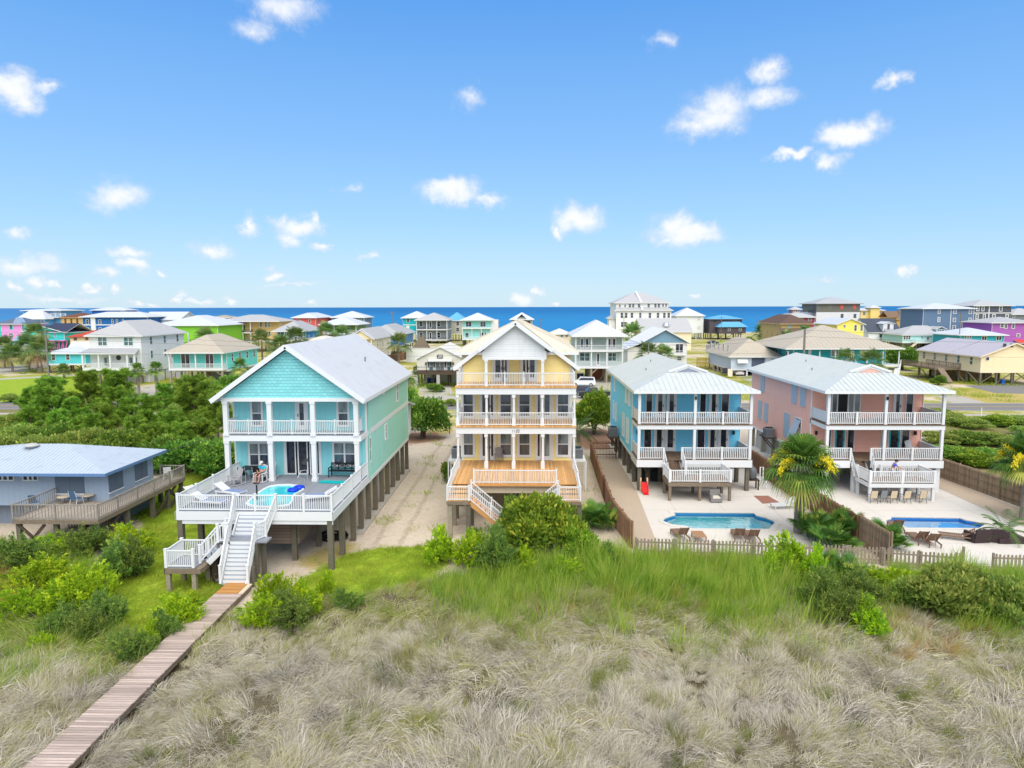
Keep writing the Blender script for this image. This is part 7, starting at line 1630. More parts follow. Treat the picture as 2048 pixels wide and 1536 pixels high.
def pine_parts(seed, mat):
    """young pine: trunk, whorled branches and needle tufts; about 6 m tall"""
    rr = random.Random(seed); r = np.random.default_rng(seed); mb = MB(); H = 6.; tips = []
    mb.tube([(0, 0, -.1), (rr.uniform(-.1, .1), rr.uniform(-.1, .1), 2.5), (rr.uniform(-.2, .2), rr.uniform(-.2, .2), H*.93)], [.13, .09, .03], 8)
    z = 1.2
    while z < H*.96:
        t = (z-1.2)/(H-1.2); reach = (2.5*(1-t)**.7+.4)*rr.uniform(.75, 1.1)
        for k in range(rr.randint(4, 6)):
            a = rr.uniform(0, 6.283); L = reach*rr.uniform(.6, 1.1); up = .25+.45*t
            p0 = Vector((0, 0, z)); p1 = p0+Vector((math.cos(a)*L*.6, math.sin(a)*L*.6, L*.16)); p2 = p0+Vector((math.cos(a)*L, math.sin(a)*L, L*up+.12))
            mb.tube([p0, p1, p2], [.035, .024, .012], 5)
            for q in (.45, .62, .78, .92, 1.):
                for s in range(3 if q < 1 else 2): 
                    b = p0.lerp(p1, q/.6) if q < .6 else p1.lerp(p2, (q-.6)/.4); tips.append((b.x+rr.gauss(0, .14), b.y+rr.gauss(0, .14), b.z+rr.gauss(.06, .09)))
        z += rr.uniform(.38, .55)
    tips.append((0, 0, H))
    o = mb.build('trunk', BARK); trunk = o.data; bpy.data.objects.remove(o)
    T = np.array(tips); m = 46; P_ = np.repeat(T, m, 0); n = len(P_)
    d = r.normal(size=(n, 3))+np.array([0, 0, .55]); d /= np.linalg.norm(d, axis=1, keepdims=True)
    ln = r.uniform(.26, .48, n); v, f = quads_leaf(P_+d*.02, d, r.normal(size=(n, 3)), ln, np.full(n, .055))
    me = np_mesh('crown', v, f, mat); a = me.attributes.new('lv', 'FLOAT', 'POINT')
    tone = np.repeat(r.random(len(T)), m)*.6+r.random(n)*.4; a.data.foreach_set('value', np.repeat(tone, 4).astype(np.float32))
    return trunk, me
def fan_frond(r, L, R_, tilt, az, droop, n=26):
    """one costapalmate frond -> list of quads (v, f); base at origin"""
    vs = []; fs = []
    ca_, sa_ = math.cos(az), math.sin(az); ct, st = math.cos(tilt), math.sin(tilt)
    out = np.array([ca_*ct, sa_*ct, st]); side = np.array([-sa_, ca_, 0]); up = np.cross(out, side)*-1
    hub = out*L
    for s in (-.018, .018): pass
    vs += [np.zeros(3)+side*.02, np.zeros(3)-side*.02, hub-side*.012, hub+side*.012]; fs.append((0, 1, 2, 3))
    for i in range(n):
        th = (i/(n-1)-.5)*math.radians(270); rl = R_*(1-.28*abs(th)/2.3)*r.uniform(.9, 1.08)
        dv = out*math.cos(th)+side*math.sin(th)+up*.16*math.cos(th*1.5); dv /= np.linalg.norm(dv)
        pr = np.cross(dv, up); pr /= np.linalg.norm(pr); w = .034*R_+.006
        q = [hub, hub+dv*rl*.5, hub+dv*rl*.85+np.array([0, 0, -droop*rl*.22]), hub+dv*rl*1.02+np.array([0, 0, -droop*rl*.55])]
        o = len(vs)
        for p, ww in zip(q, (.2, 1., .7, .08)): vs += [p-pr*w*ww, p+pr*w*ww]
        for k in range(3): fs.append((o+2*k, o+2*k+1, o+2*k+3, o+2*k+2))
    return vs, fs
def fans_mesh(seed, fr, mat, name='crown', dead=None):
    """fr: list of (origin, L, R, tilt, az, droop, tone)"""
    r = random.Random(seed); V = []; F = []; T = []
    for (o, L, R_, tilt, az, droop, tone) in fr:
        vs, fs = fan_frond(r, L, R_, tilt, az, droop); b = len(V)
        V += [np.array(o)+v for v in vs]; F += [tuple(i+b for i in f) for f in fs]; T += [min(1, max(0, tone+r.uniform(-.15, .15)+(.12 if j % 8 > 5 else 0))) for j in range(len(vs))]
    me = np_mesh(name, np.array(V), np.array(F), mat); a = me.attributes.new('lv', 'FLOAT', 'POINT'); a.data.foreach_set('value', np.array(T, np.float32)); return me
def palm_crown_fr(seed, n=38, L=1.1, R_=1.05, z=0):
    r = random.Random(seed); fr = []
    for i in range(n):
        t = i/n; tilt = math.radians(82-108*t+r.uniform(-8, 8)); az = i*2.4+r.uniform(-.2, .2)
        fr.append(((0, 0, z-.35*t), L*r.uniform(.85, 1.15), R_*r.uniform(.85, 1.1), tilt, az, .4+.8*t, r.uniform(.1, .8)+(.2 if t > .8 else 0)))
    return fr
def palmetto_fr(seed, n=26, spread=1.):
    r = random.Random(seed); fr = []
    for i in range(n):
        a = r.uniform(0, 6.28); q = r.uniform(0, .55)*spread
        fr.append(((q*math.cos(a), q*math.sin(a), r.uniform(0, .2)), r.uniform(.45, .85), r.uniform(.42, .6), math.radians(r.uniform(25, 80)), r.uniform(0, 6.28), r.uniform(.2, .6), r.uniform(0, .85)))
    return fr
def feather_mesh(seed, n=22, L=2.2, mat=None, up=70, z=0):
    r = random.Random(seed); V = []; F = []; T = []
    for i in range(n):
        az = i*2.4; t = i/n; e = math.radians(up-95*t); pts = []; p = np.array([0, 0, z], float); d = np.array([math.cos(az)*math.cos(e), math.sin(az)*math.cos(e), math.sin(e)])
        side = np.array([-math.sin(az), math.cos(az), 0]); K = 16; tone = r.uniform(.1, .8)
        for k in range(K):
            pts.append(p.copy()); p = p+d*L/K; d = d+np.array([0, 0, -.085-.02*t]); d /= np.linalg.norm(d)
        for k in range(2, K):
            for s in (-1, 1):
                dv = side*s*.8+(pts[k]-pts[k-1])/np.linalg.norm(pts[k]-pts[k-1])*.6+np.array([0, 0, -.2]); dv /= np.linalg.norm(dv); l = L*.22*math.sin(math.pi*(k+1)/(K+2))+.05; w = np.array([0, 0, .022*L/2]); b = len(V)
                V += [pts[k]-w, pts[k]+w, pts[k]+dv*l*.6+w*.8, pts[k]+dv*l]; F.append((b, b+1, b+2, b+3)); T += [tone]*4
        for k in range(K-1): b = len(V); w = np.array([0, 0, .014*L/2]); V += [pts[k]-w, pts[k]+w, pts[k+1]+w, pts[k+1]-w]; F.append((b, b+1, b+2, b+3)); T += [.8]*4
    me = np_mesh('crown', np.array(V), np.array(F), mat); a = me.attributes.new('lv', 'FLOAT', 'POINT'); a.data.foreach_set('value', np.array(T, np.float32)); return me

PINES = [pine_parts(s, LM_PINE) for s in (11, 12, 13)]
OAKS = [(stems_mesh(s, 5), crown_mesh('crown', s, dome_lobes(s, 16, 1., .26, .46), 9000, .125, LM_OAK)) for s in (21, 22, 23)]
OAKY = [(OAKS[0][0], crown_mesh('crown', 31, dome_lobes(31, 20, 1., .22, .42), 11000, .11, LM_OAKY)), (OAKS[1][0], crown_mesh('crown', 32, dome_lobes(32, 20, 1., .22, .42), 11000, .11, LM_OAKY))]
SCRUB = [(OAKS[2][0], crown_mesh('crown', s, dome_lobes(s, 20, .9, .2, .38), 8000, .12, LM_SCRUB, upb=.5)) for s in (41, 42)]
def sprig_mesh(seed, mat, ns=380, nl=30, L=.3, leaf=.1, wd=.036):
    """upright leafy sprigs fanning from a rounded shrub, ragged outline with gaps"""
    r = np.random.default_rng(seed); az = r.uniform(0, 6.283, ns); q = r.random(ns)**.6; e = r.uniform(.15, 1.5, ns)
    hump = .75+.3*np.sin(az*2+seed)+.25*np.sin(az*3.3+2*seed)
    rad = hump*r.uniform(.45, 1.0, ns)
    o = np.stack([np.cos(az)*np.cos(e)*rad*.8, np.sin(az)*np.cos(e)*rad*.8, .12+.95*np.sin(e)*np.clip(rad, .4, 1.1)], 1)
    d = np.stack([np.cos(az)*np.cos(e)*.8, np.sin(az)*np.cos(e)*.8, np.full(ns, .9)], 1)+r.normal(0, .22, (ns, 3)); d /= np.linalg.norm(d, axis=1, keepdims=True)
    k = np.repeat(np.arange(ns), nl); n = len(k); t = r.random(n)**.8; ll = L*r.uniform(.6, 1.3, ns)[k]
    pos = o[k]+d[k]*(t*ll)[:, None]+r.normal(0, .035, (n, 3))*(1.2-t)[:, None]
    dv = d[k]*.9+r.normal(0, .45, (n, 3)); dv /= np.linalg.norm(dv, axis=1, keepdims=True)
    v, f = quads_leaf(pos, dv, r.normal(size=(n, 3)), leaf*r.uniform(.6, 1.3, n), np.full(n, wd))
    me = np_mesh('crown', v, f, mat); a = me.attributes.new('lv', 'FLOAT', 'POINT'); a.data.foreach_set('value', np.repeat(np.clip(r.random(ns)[k]*.65+r.random(n)*.35, 0, 1), 4).astype(np.float32)); return me
BAC = [(stems_mesh(50+s, 9, .75, .6, .02), sprig_mesh(s, LM_BAC)) for s in (51, 52, 53)]
BACG = [(BAC[0][0], sprig_mesh(s, LM_BACG, 320, 30, .36, .1, .028)) for s in (55, 56)]
PMET = [fans_mesh(s, palmetto_fr(s, 30), LM_FAN) for s in (61, 62)]
def plant(name, label, cat, kind, x, y, sx, sy=None, sz=None, rz=None, group=None, z=0.):
    sy = sx if sy is None else sy; sz = sx if sz is None else sz
    P = thing(name, label, cat, (x, y, z), group, rnd.uniform(0, 6.28) if rz is None else rz); P.scale = (sx, sy, sz)
    if isinstance(kind, tuple): link('trunk', kind[0], P); link('crown', kind[1], P)
    else: link('crown', kind, P)
    return P
def hgt(px, py, Y): return aty(px, py, Y)[1]
# ---- pines and scrub left, between the cottage and the road: (pixel x, pixel y of top, distance, kind, label)
PL = [(100, 752, 84, 'p', 0, 'bright green open-crowned pine, leftmost of the three tall pines above the cottage roof'), (172, 742, 92, 'p', 1, 'slender pine with bare trunk in front of the white house porch'), (232, 744, 86, 'p', 2, 'tall bushy pine in the middle, between the two small roadside palms'),
      (385, 750, 83, 'p', 0, 'broad pine in front of the aqua cottage pilings'), (300, 792, 78, 'p', 1, 'shorter pine between the middle and broad pines'), (432, 790, 76, 'p', 2, 'pine crown against the left gable of the turquoise house'), (145, 798, 80, 'p', 2, 'low spreading pine right of the leftmost tall pine'), (340, 822, 70, 'p', 1, 'dense pine left of the turquoise house balcony'), (270, 832, 70, 'p', 0, 'pine just above the right end of the cottage roof'),
      (205, 812, 72, 'p', 2, 'pine behind the ridge of the cottage roof'), (400, 838, 66, 'p', 0, 'lowest pine beside the turquoise house columns'), (60, 812, 76, 'p', 1, 'pine above the roof vent of the cottage'),
      (62, 776, 90, 'p', 2, 'bushy pine left of the leftmost tall pine, under the far-left lawn'), (330, 768, 94, 'p', 1, 'pine between the middle and broad pines, farthest toward the road'), (418, 768, 92, 'p', 0, 'pine behind the broad pine, under the aqua cottage corner'), (120, 818, 72, 'p', 0, 'low pine filling the gap right of the roof vent'), (182, 828, 68, 'p', 1, 'low pine behind the cottage ridge, between two bushes'), (362, 848, 64, 'p', 2, 'low pine at the lawn corner behind the cottage'), (300, 846, 64, 'p', 0, 'low pine over the cottage hip end'), (258, 796, 80, 'p', 1, 'pine filling the thicket below the roadside palms'),
      (18, 822, 80, 's', 0, 'grey-green scrub bush at the left edge below the road'), (40, 842, 72, 's', 1, 'olive scrub bush left of the cottage roof vent'), (110, 838, 70, 'o', 0, 'round dark bush behind the cottage roof vent'), (165, 848, 66, 's', 0, 'silvery scrub behind the cottage ridge'),
      (235, 850, 65, 'o', 1, 'dark leafy bush behind the cottage hip end'), (320, 862, 62, 'o', 2, 'dark bush over the far corner of the cottage roof'), (375, 868, 61, 'o', 0, 'leafy bush at the edge of the lawn behind the cottage'), (430, 872, 60, 'o', 1, 'dark green bush against the turquoise house porch'), (0, 862, 66, 's', 1, 'grey scrub at the left edge above the cottage eave'), (85, 862, 64, 's', 0, 'low olive scrub just above the cottage roof'),
      (355, 800, 90, 's', 1, 'small scrub on the sand near the aqua cottage'), (455, 745, 112, 'o', 2, 'bush at the right corner of the aqua cottage'), (130, 778, 100, 's', 1, 'low dark hedge bush on the roadside lawn'), (20, 785, 108, 's', 0, 'low dark bush on the lawn at the left edge')]
for px, top, Y, k, i, lab in PL:
    x, z = aty(px, top, Y); z = max(z, 1.1)
    if k == 'p': s = z/6.3; plant('pine_tree', lab, 'pine tree', PINES[i], x, Y, s*1.12, s*1.12, s, group='pines between the cottage and the road')
    elif k == 'o': plant('leafy_bush', lab, 'bush', OAKS[i], x, Y, max(1.6, z*.72), None, z/1.42, group='bushes behind the cottage')
    else: plant('scrub_bush', lab, 'bush', SCRUB[i], x, Y, max(1.7, z*.85), None, z/1.3, group='bushes behind the cottage')
# ---- right scrub
PR = [(1905, 838, 90, 's', 0, 'scrub bush nearest the pink house porch, top of the thicket'), (1945, 846, 86, 's', 1, 'grey-green scrub near the white marker post'), (1990, 832, 88, 'm', 0, 'bright palmetto-like bush under the road, tallest in the right thicket'), (2040, 838, 88, 's', 0, 'scrub at the right edge just below the road'),
      (1890, 868, 76, 's', 1, 'scrub visible between the pink house porch posts'), (1930, 878, 76, 'o', 0, 'dark green bush in the middle of the right thicket'), (1985, 872, 76, 's', 0, 'pale scrub around the sandy gap in the right thicket'), (2035, 880, 74, 's', 1, 'scrub at the right edge beyond the tan fence'), (1905, 905, 68, 'o', 1, 'dark bush behind the start of the tan board fence'), (1950, 915, 66, 'y', 0, 'bright yellow-green bush against the tan board fence'), (1990, 912, 66, 'o', 2, 'green bush behind the middle of the tan fence'),
      (2030, 925, 64, 's', 0, 'scrub behind the tan fence near the yellow palm'), (2075, 860, 80, 's', 1, 'scrub cut by the right photo edge'), (2085, 920, 64, 'o', 0, 'bush cut by the right edge behind the yellow palm'), (1870, 840, 94, 's', 0, 'scrub seen through the upper porch of the pink house')]
for px, top, Y, k, i, lab in PR:
    x, z = aty(px, top, Y); z = max(z, 1.4)
    K = {'s': SCRUB[i % 2], 'o': OAKS[i % 3], 'y': OAKY[0], 'm': OAKY[1]}[k]
    plant('scrub_bush' if k == 's' else 'leafy_bush', lab, 'bush', K, x, Y, max(2.6, z*1.0), max(2.6, z), z/1.35, group='thicket right of the pink house')
# ---- middle bushes
plant('round_tree', 'large round dark green bush between the turquoise and yellow houses', 'bush', OAKS[1], aty(845, 800, 78)[0], 78, 2.9, 2.9, 3.9, rz=.4)
plant('round_tree', 'smaller leafy bush behind the porch of the turquoise house', 'bush', OAKS[2], aty(812, 800, 84)[0], 83, 2.3, 2.3, 4.4)
plant('round_tree', 'round bright green tree on bare stems between the yellow and blue houses', 'tree', OAKY[0], aty(1190, 800, 80)[0], 81, 2.6, 2.6, 4.2, rz=1.)
plant('leafy_bush', 'green shrub beside the air conditioner left of the yellow house', 'bush', OAKS[0], -6.9, 58.5, .9, .9, 1.3)
plant('roadside_shrub', 'dark spiky shrub on the verge left of the yellow house balcony', 'bush', SCRUB[1], *atz(903, 812), 1.0, 1.0, 1.0)
plant('roadside_shrub', 'round green shrub in front of the beige piling house', 'bush', OAKS[0], *atz(1877, 770), 1.5, 1.5, 1.5)
plant('roadside_shrub', 'bushy green growth behind the teal hip house, left of the beige deck', 'bush', OAKS[1], aty(1803, 710, 165)[0], 165, 5, 4, 4.5)
for px, py, Y, s, lab in ((1560, 705, 175, 3., 'dark bushes under the tan stilt house'), (1500, 672, 262, 3., 'low bushes at the beach crossing'), (1690, 678, 215, 3., 'bush right of the teal hip roof, under the white dormer house'), (385, 678, 190, 4., 'dark bush against the lime green wall'), (355, 680, 185, 3., 'dark bush below the lime green house eave'), (870, 776, 122, 1.6, 'small shrub under the cream sign house')):
    plant('town_bush', lab, 'bush', OAKS[rnd.randrange(3)], aty(px, py, Y)[0], Y, s, s, max(1.2, aty(px, py, Y)[1]/1.4))
# ---- shrubs by the decks and pools, marsh edge
def low(label, px, pyb, pyt, w, kind, name='shrub', group=None, cat='bush', k=1.42):
    x, y = atz(px, pyb); h = aty(px, pyt, y+.3)[1]; r = w*y/F/2; b_ = group == E_; plant(name, label, cat, kind, x, y+r*.5, r*(1.5 if b_ else 1.12), r*(1.35 if b_ else .9), max(h, .5)/(1.28 if b_ else k), group=group, z=-.05)
E_ = 'groundsel shrubs along the marsh edge'
low('big dark green shrub hiding the right stairs of the yellow house', 1085, 1122, 972, 190, OAKY[1], 'leafy_shrub', k=1.5)
low('leafy shrub at the right foot of the big dark shrub, next to the sand', 1160, 1128, 1045, 90, OAKY[0], 'leafy_shrub')
low('dark shrub behind the big shrub, under the yellow house deck', 1035, 1085, 985, 90, OAKS[0], 'leafy_shrub')
for a in (('bright green shrub at the left end of the clump before the yellow house pilings', 880, 1130, 1062, 80, BAC[0]), ('feathery green shrub in the middle of the clump before the yellow house', 940, 1140, 1062, 90, BAC[1]), ('grey-green shrub left of the big dark shrub', 990, 1150, 1062, 100, BACG[0]), ('pale feathery shrub behind the clump, below the yellow house stairs', 955, 1100, 1062, 60, BACG[1]), ('small green shrub in the grass below the clump', 1045, 1150, 1090, 70, BAC[2]),
          ('bright yellow-green shrub right of the boardwalk end, tallest of its clump', 540, 1232, 1150, 80, BAC[0]), ('bright yellow-green shrub at the right of the boardwalk clump', 605, 1240, 1168, 80, BAC[1]), ('low yellow shrub in front of the boardwalk clump', 520, 1262, 1195, 90, BAC[2]), ('small yellow-green bush alone on the lawn edge', 652, 1195, 1143, 34, BAC[0]), ('grey-stemmed shrub at the back of the boardwalk clump', 570, 1268, 1190, 110, BACG[0]),
          ('bright yellow-green shrub at the far left, largest among the rusty grass', 130, 1238, 1145, 130, BAC[1]), ('yellow-green shrub right of the largest far-left shrub', 165, 1232, 1150, 70, BAC[0]), ('grey-green shrub below the cottage deck brace', 250, 1112, 1055, 90, BAC[2]), ('grey-green shrub in front of the cottage pilings', 165, 1120, 1058, 110, BACG[1]), ('dull green shrub at the left edge below the cottage', 25, 1150, 1080, 110, BACG[0]), ('green shrub left of centre under the cottage deck', 80, 1120, 1072, 80, BAC[1]), ('rounded shrub at the lawn edge right of the cottage corner', 262, 1160, 1080, 70, BACG[0]), ('dull green shrub between the rusty grass and the lawn', 225, 1170, 1090, 110, BACG[1]),
          ('yellow-green shrub hugging the left side of the boardwalk', 352, 1262, 1190, 80, BAC[2]), ('bright shrub behind the boardwalk shrub, on the lawn tip', 380, 1225, 1185, 50, BAC[0]), ('low shrub left of the boardwalk, halfway down', 318, 1285, 1225, 70, BACG[1]), ('small yellow shrub in the left marsh grass', 85, 1310, 1262, 45, BAC[1]), ('green shrub in the grass left of the boardwalk', 165, 1290, 1225, 70, BACG[0]),
          ('bright yellow-green shrub in front of the cabbage palm', 1590, 1165, 1078, 90, BAC[0]), ('yellow-green shrub left of the palm shrub, over the picket fence', 1545, 1165, 1100, 60, BAC[1]), ('yellow-green shrub right of the palm trunk', 1636, 1180, 1095, 60, BAC[2]), ('pale feathery shrub below the palmettos', 1660, 1230, 1150, 110, BACG[0]), ('green shrub in the middle of the marsh edge right of the palm', 1730, 1215, 1148, 110, BACG[1]), ('bright low shrub below the grey board fence end', 1780, 1195, 1140, 90, BAC[0]), ('yellow-green weed clump below the pink house picket fence', 1850, 1190, 1142, 80, BAC[1]),
          ('feathery low shrub at the bottom of the right shrub bank', 1700, 1265, 1185, 100, BACG[0]), ('bright grass-like shrub below the right bank', 1745, 1275, 1205, 90, BAC[2])):
    low(*a[:5], a[5], group=E_)
for a in (('tall yellow-green shrub at the far left below the cottage corner post', 60, 1200, 1120, 110, BAC[2]), ('dense green shrub between the two far-left yellow shrubs and the lawn', 200, 1262, 1190, 90, BACG[0]), ('yellow-green shrub at the left edge of the photo, halfway down the marsh', 20, 1250, 1180, 90, BAC[0]), ('low green shrub below the largest far-left shrub', 110, 1275, 1215, 90, BACG[1]), ('green shrub left of the boardwalk, nearest the bottom', 255, 1330, 1265, 80, BACG[0]), ('yellow-green shrub beside the boardwalk middle, left side', 290, 1300, 1245, 60, BAC[1]), ('small shrub on the marsh edge below the lawn of the turquoise house', 690, 1225, 1180, 60, BACG[1]), ('low shrub in the reeds below the big dark shrub', 1120, 1165, 1118, 70, BAC[2]), ('green shrub in the reeds left of the picket fence', 1215, 1140, 1090, 60, BACG[0])): low(*a[:5], a[5], group=E_)
low('wide grey-green shrub with a rusty side at the right marsh edge', 1930, 1250, 1130, 190, SCRUB[0], 'wide_shrub', k=1.3); low('wide olive shrub cut by the right photo edge', 2030, 1262, 1145, 130, SCRUB[1], 'wide_shrub', k=1.3); low('olive shrub left of the wide grey-green shrub', 1840, 1225, 1150, 110, SCRUB[1], 'wide_shrub', k=1.3)
for a in (('palmetto clump in the corner by the brown fence and the big dark shrub', 1190, 1055, 1000, 80), ('palmetto clump nearest the brown fence, right of the big shrub', 1215, 1062, 1010, 50), ('palmetto clump right of the cabbage palm trunk', 1640, 1080, 1015, 80), ('palmetto clump in the middle by the dividing fence', 1680, 1075, 1012, 80), ('palmetto clump low beside the grey fence panel', 1665, 1100, 1045, 90), ('palmetto clump right of the dividing fence, pink side', 1765, 1085, 1040, 70), ('small palmetto clump behind the pink house picket fence', 1785, 1098, 1055, 60),
          ('palmetto clump in front of the grey picket fence', 1690, 1165, 1108, 80), ('palmetto clump with yellow fans left of the grey fence end', 1655, 1155, 1098, 70), ('palmetto clump lowest on the right bank', 1715, 1180, 1130, 70), ('palmetto near the fence between cottage shrubs and palm', 1618, 1075, 1022, 60)):
    x, y = atz(a[1], a[2]); r = a[4]*y/F/2; h = max(.9, aty(a[1], a[3], y)[1]); plant('palmetto', a[0], 'palmetto', PMET[rnd.randrange(2)], x, y, r/.95, None, h/1.2, group='palmetto clumps around the pools')
# ---- palms
def fan_palm(label, x, y, h, s=1., seed=1, mat=LM_FAN, tr=.16, n=38, yellow=0, dead=0, name='fan_palm', lean=0, group=None):
    P = thing(name, label, 'palm tree', (x, y, 0), group); rr = random.Random(seed); mb = MB()
    K = 12; pts = [(lean*(k/K)**2, 0, h*k/K-(.1 if k == 0 else 0)) for k in range(K+1)]; mb.tube(pts, [tr*1.15-(tr*.25)*k/K for k in range(K+1)], 12)
    for k in range(int(h*9)):
        z = rr.uniform(.1, h-.1); a = rr.uniform(0, 6.28); d = Vector((math.cos(a), math.sin(a), 0)); p = Vector((lean*(z/h)**2, 0, z))+d*tr*.8
        mb.beam(p, p+d*.12+Vector((rr.uniform(-.05, .05), 0, .22)), .12, .03, up=d)
    mb.build('trunk', PBARK, P) if False else None
    o = MB(); o.v, o.f, o.m = mb.v, mb.f, mb.m; me = o.build('trunk', PBARK); me.parent = P
    c = link('crown', fans_mesh(seed, palm_crown_fr(seed, n, 1.0*s, 1.0*s, 0), mat), P); c.location = (lean, 0, h)
    if dead:
        r2 = random.Random(seed+5); c = link('dead_fronds', fans_mesh(seed+2, [((lean, 0, h-.3), .7*s, .75*s, math.radians(r2.uniform(-75, -35)), r2.uniform(-2, .6), 1.7, r2.random()) for _ in range(dead)], LM_DEAD, 'dead_fronds'), P)
    for i in range(yellow):
        az = (2.6, 3.6, -.9, -.2)[i % 4]; b = MB(); r3 = random.Random(seed+i)
        base = Vector((lean+.5*math.cos(az), .5*math.sin(az)-.2, h+.5-.25*(i % 2))); 
        for q in range(260):
            t = r3.random(); e = Vector((math.cos(az)*(.3+.9*t), math.sin(az)*(.3+.9*t), .35*math.sin(t*3)-.35*t*t)); p = base+e*.95*s+Vector((r3.gauss(0, .1), r3.gauss(0, .1), r3.gauss(0, .11)))
            b.beam(p, p+Vector((r3.gauss(0, .05), r3.gauss(0, .05), -.12)), .05, .05)
        f = b.build('flower_spray', LM_YEL); f.parent = P
    return P
x, y = atz(1597, 1066)
fan_palm('large cabbage palm with yellow flower sprays between the two pools', x, y, 4.5, 1.3, 3, tr=.3, n=50, yellow=4, dead=3, name='cabbage_palm')
x, y = atz(2112, 1068); fan_palm('cabbage palm with yellow flowers at the right edge of the pink terrace', x, y+3, 4.2, 1.25, 6, tr=.26, n=40, yellow=2, dead=2, name='cabbage_palm')
x, y = atz(2030, 1090, 0); P = thing('feather_palm', 'low feather palm in a dark square planter at the right edge', 'palm tree', (x, y+1, 0)); c = link('crown', feather_mesh(4, 26, 2.0, LM_FEA, 75), P); c.location = (0, 0, .5)
mb = MB(); mb.box(x-.9, x+.9, y+.1, y+1.9, 0, .35); mb.build('planter', DW, P)
x, y = aty(815, 740, 100)[0], 100; P = thing('feather_palm', 'feather palm behind the turquoise house eave', 'palm tree', (x, y, 0)); mb = MB(); mb.tube([(x, y, 0), (x+.1, y, 2.2), (x, y, 4.6)], [.35, .3, .28], 9); mb.build('trunk', PBARK, P); c = link('crown', feather_mesh(7, 20, 2.6, LM_FAN, 65), P); c.location = (0, 0, 4.7)
x, y = aty(1157, 840, 76)[0], 76; P = thing('feather_palm', 'arching feather palm at the right corner of the yellow house', 'palm tree', (x, y, 0)); c = link('crown', feather_mesh(9, 18, 3.2, LM_FEA, 70), P); c.location = (0, 0, 1.2)
mb = MB(); mb.tube([(x, y, 0), (x, y, 1.3)], [.2, .16], 8); mb.build('trunk', PBARK, P)
for px, pyt, Y, s, lab in ((275, 735, 118, .8, 'small palm with reddish trunk in front of the white house, left one'), (311, 732, 116, .8, 'small palm with reddish trunk in front of the white house, right one'), (480, 728, 118, 1., 'shaggy palm right of the aqua cottage pilings')):
    x, z = aty(px, pyt, Y); fan_palm(lab, x, Y, z-.4, s, int(px), mat=LM_FAN, tr=.2, n=24, name='small_palm')
for px, pyt, Y, s, lab in ((70, 662, 172, 2.2, 'tall dark palm with spiky crown in front of the turquoise stilt house'), (55, 688, 165, 2.4, 'shaggy palm in the middle of the far-left palm group'), (80, 690, 158, 2.4, 'shaggy palm at the right of the far-left palm group'), (6, 690, 170, 2.4, 'shaggy palm at the very left photo edge'), (22, 702, 160, 2., 'low palm second from the left photo edge'), (128, 745, 145, 1., 'small palm below the cyan cottage'),
                          (410, 668, 188, 2., 'palm in front of the lime green wall'), (523, 675, 170, 2., 'palm left of the royal blue cottage porch'), (591, 668, 165, 2., 'palm in front of the royal blue cottage'), (560, 686, 160, 1.8, 'palm below the royal blue cottage deck'), (652, 660, 190, 2.2, 'drooping brown palm left of the green porch house'), (685, 664, 186, 1.8, 'brown palm right of the green porch house post'), (797, 680, 185, 2., 'palm beside the slate roofed house'),
                          (1264, 663, 215, 2.6, 'palm between the sage house and the blue gabled house'), (1297, 700, 140, 1.7, 'palm behind the blue house ridge, left of the pole'), (1328, 704, 138, 1.5, 'palm behind the blue house ridge, right of the pole'), (1690, 712, 132, 1.4, 'small palm by the teal hip house steps'), (1744, 714, 131, 1.7, 'full palm at the right corner of the teal hip house'), (1525, 660, 280, 2.6, 'palm on the beach left of the tan stilt house'), (1576, 672, 245, 2.2, 'palm under the tan stilt house porch'), (1612, 662, 248, 2., 'palm right of the tan stilt house porch')):
    x, z = aty(px, pyt, Y); z = max(z, 2.2); fan_palm(lab, x, Y, max(.8, z-.5*s), s, int(px)+1, mat=LM_FAND, tr=.2, n=22, name='town_palm', dead=3 if 'shaggy' in lab or 'brown' in lab else 0, group='palms of the town')
plant('sago_palm', 'dark round sago palm at the foot of the far-left palms', 'palm', feather_mesh(12, 26, 1.6, LM_FAND, 60), *atz(66, 744), 1.9)
plant('sago_palm', 'small dark bush left of the sago palm', 'palm', feather_mesh(13, 20, 1.2, LM_FAND, 50), *atz(45, 748), 1.3)

# ================================================================ grasses (uncountable)
def blade_clump(seed, n, L, W, spread, lean, curve, mat):
    r = np.random.default_rng(seed); K = 4
    a = r.uniform(0, 6.283, n); base = np.stack([r.normal(0, spread, n), r.normal(0, spread, n), np.zeros(n)], 1)
    ln = L*r.uniform(.55, 1.15, n); th = r.normal(0, .45, n)
    out = np.stack([np.cos(a), np.sin(a), np.zeros(n)], 1)*r.uniform(.05, .5, n)[:, None]+np.array([lean, 0, 0])
    V = []; p = base.copy(); d = out*.5+np.array([0, 0, 1.]); d /= np.linalg.norm(d, axis=1, keepdims=True)
    side = np.cross(d, r.normal(size=(n, 3))); side /= np.linalg.norm(side, axis=1, keepdims=True)
    for k in range(K):
        w = W*(1-k/(K-.6))**.7 if k < K-1 else W*.12
        V.append(p-side*w/2); V.append(p+side*w/2)
        p = p+d*(ln/(K-1))[:, None]; d = d+out*curve*.55+np.array([0, 0, -.16*curve])+r.normal(0, .1, (n, 3)); d /= np.linalg.norm(d, axis=1, keepdims=True)
    v = np.stack(V, 1).reshape(-1, 3); b = (np.arange(n)*2*K)[:, None]
    f = np.concatenate([b+np.array([2*k, 2*k+1, 2*k+3, 2*k+2]) for k in range(K-1)], 0)
    me = np_mesh('blades', v, f, mat); at_ = me.attributes.new('lv', 'FLOAT', 'POINT'); at_.data.foreach_set('value', np.repeat(r.random(n), 2*K).astype(np.float32))
    return me
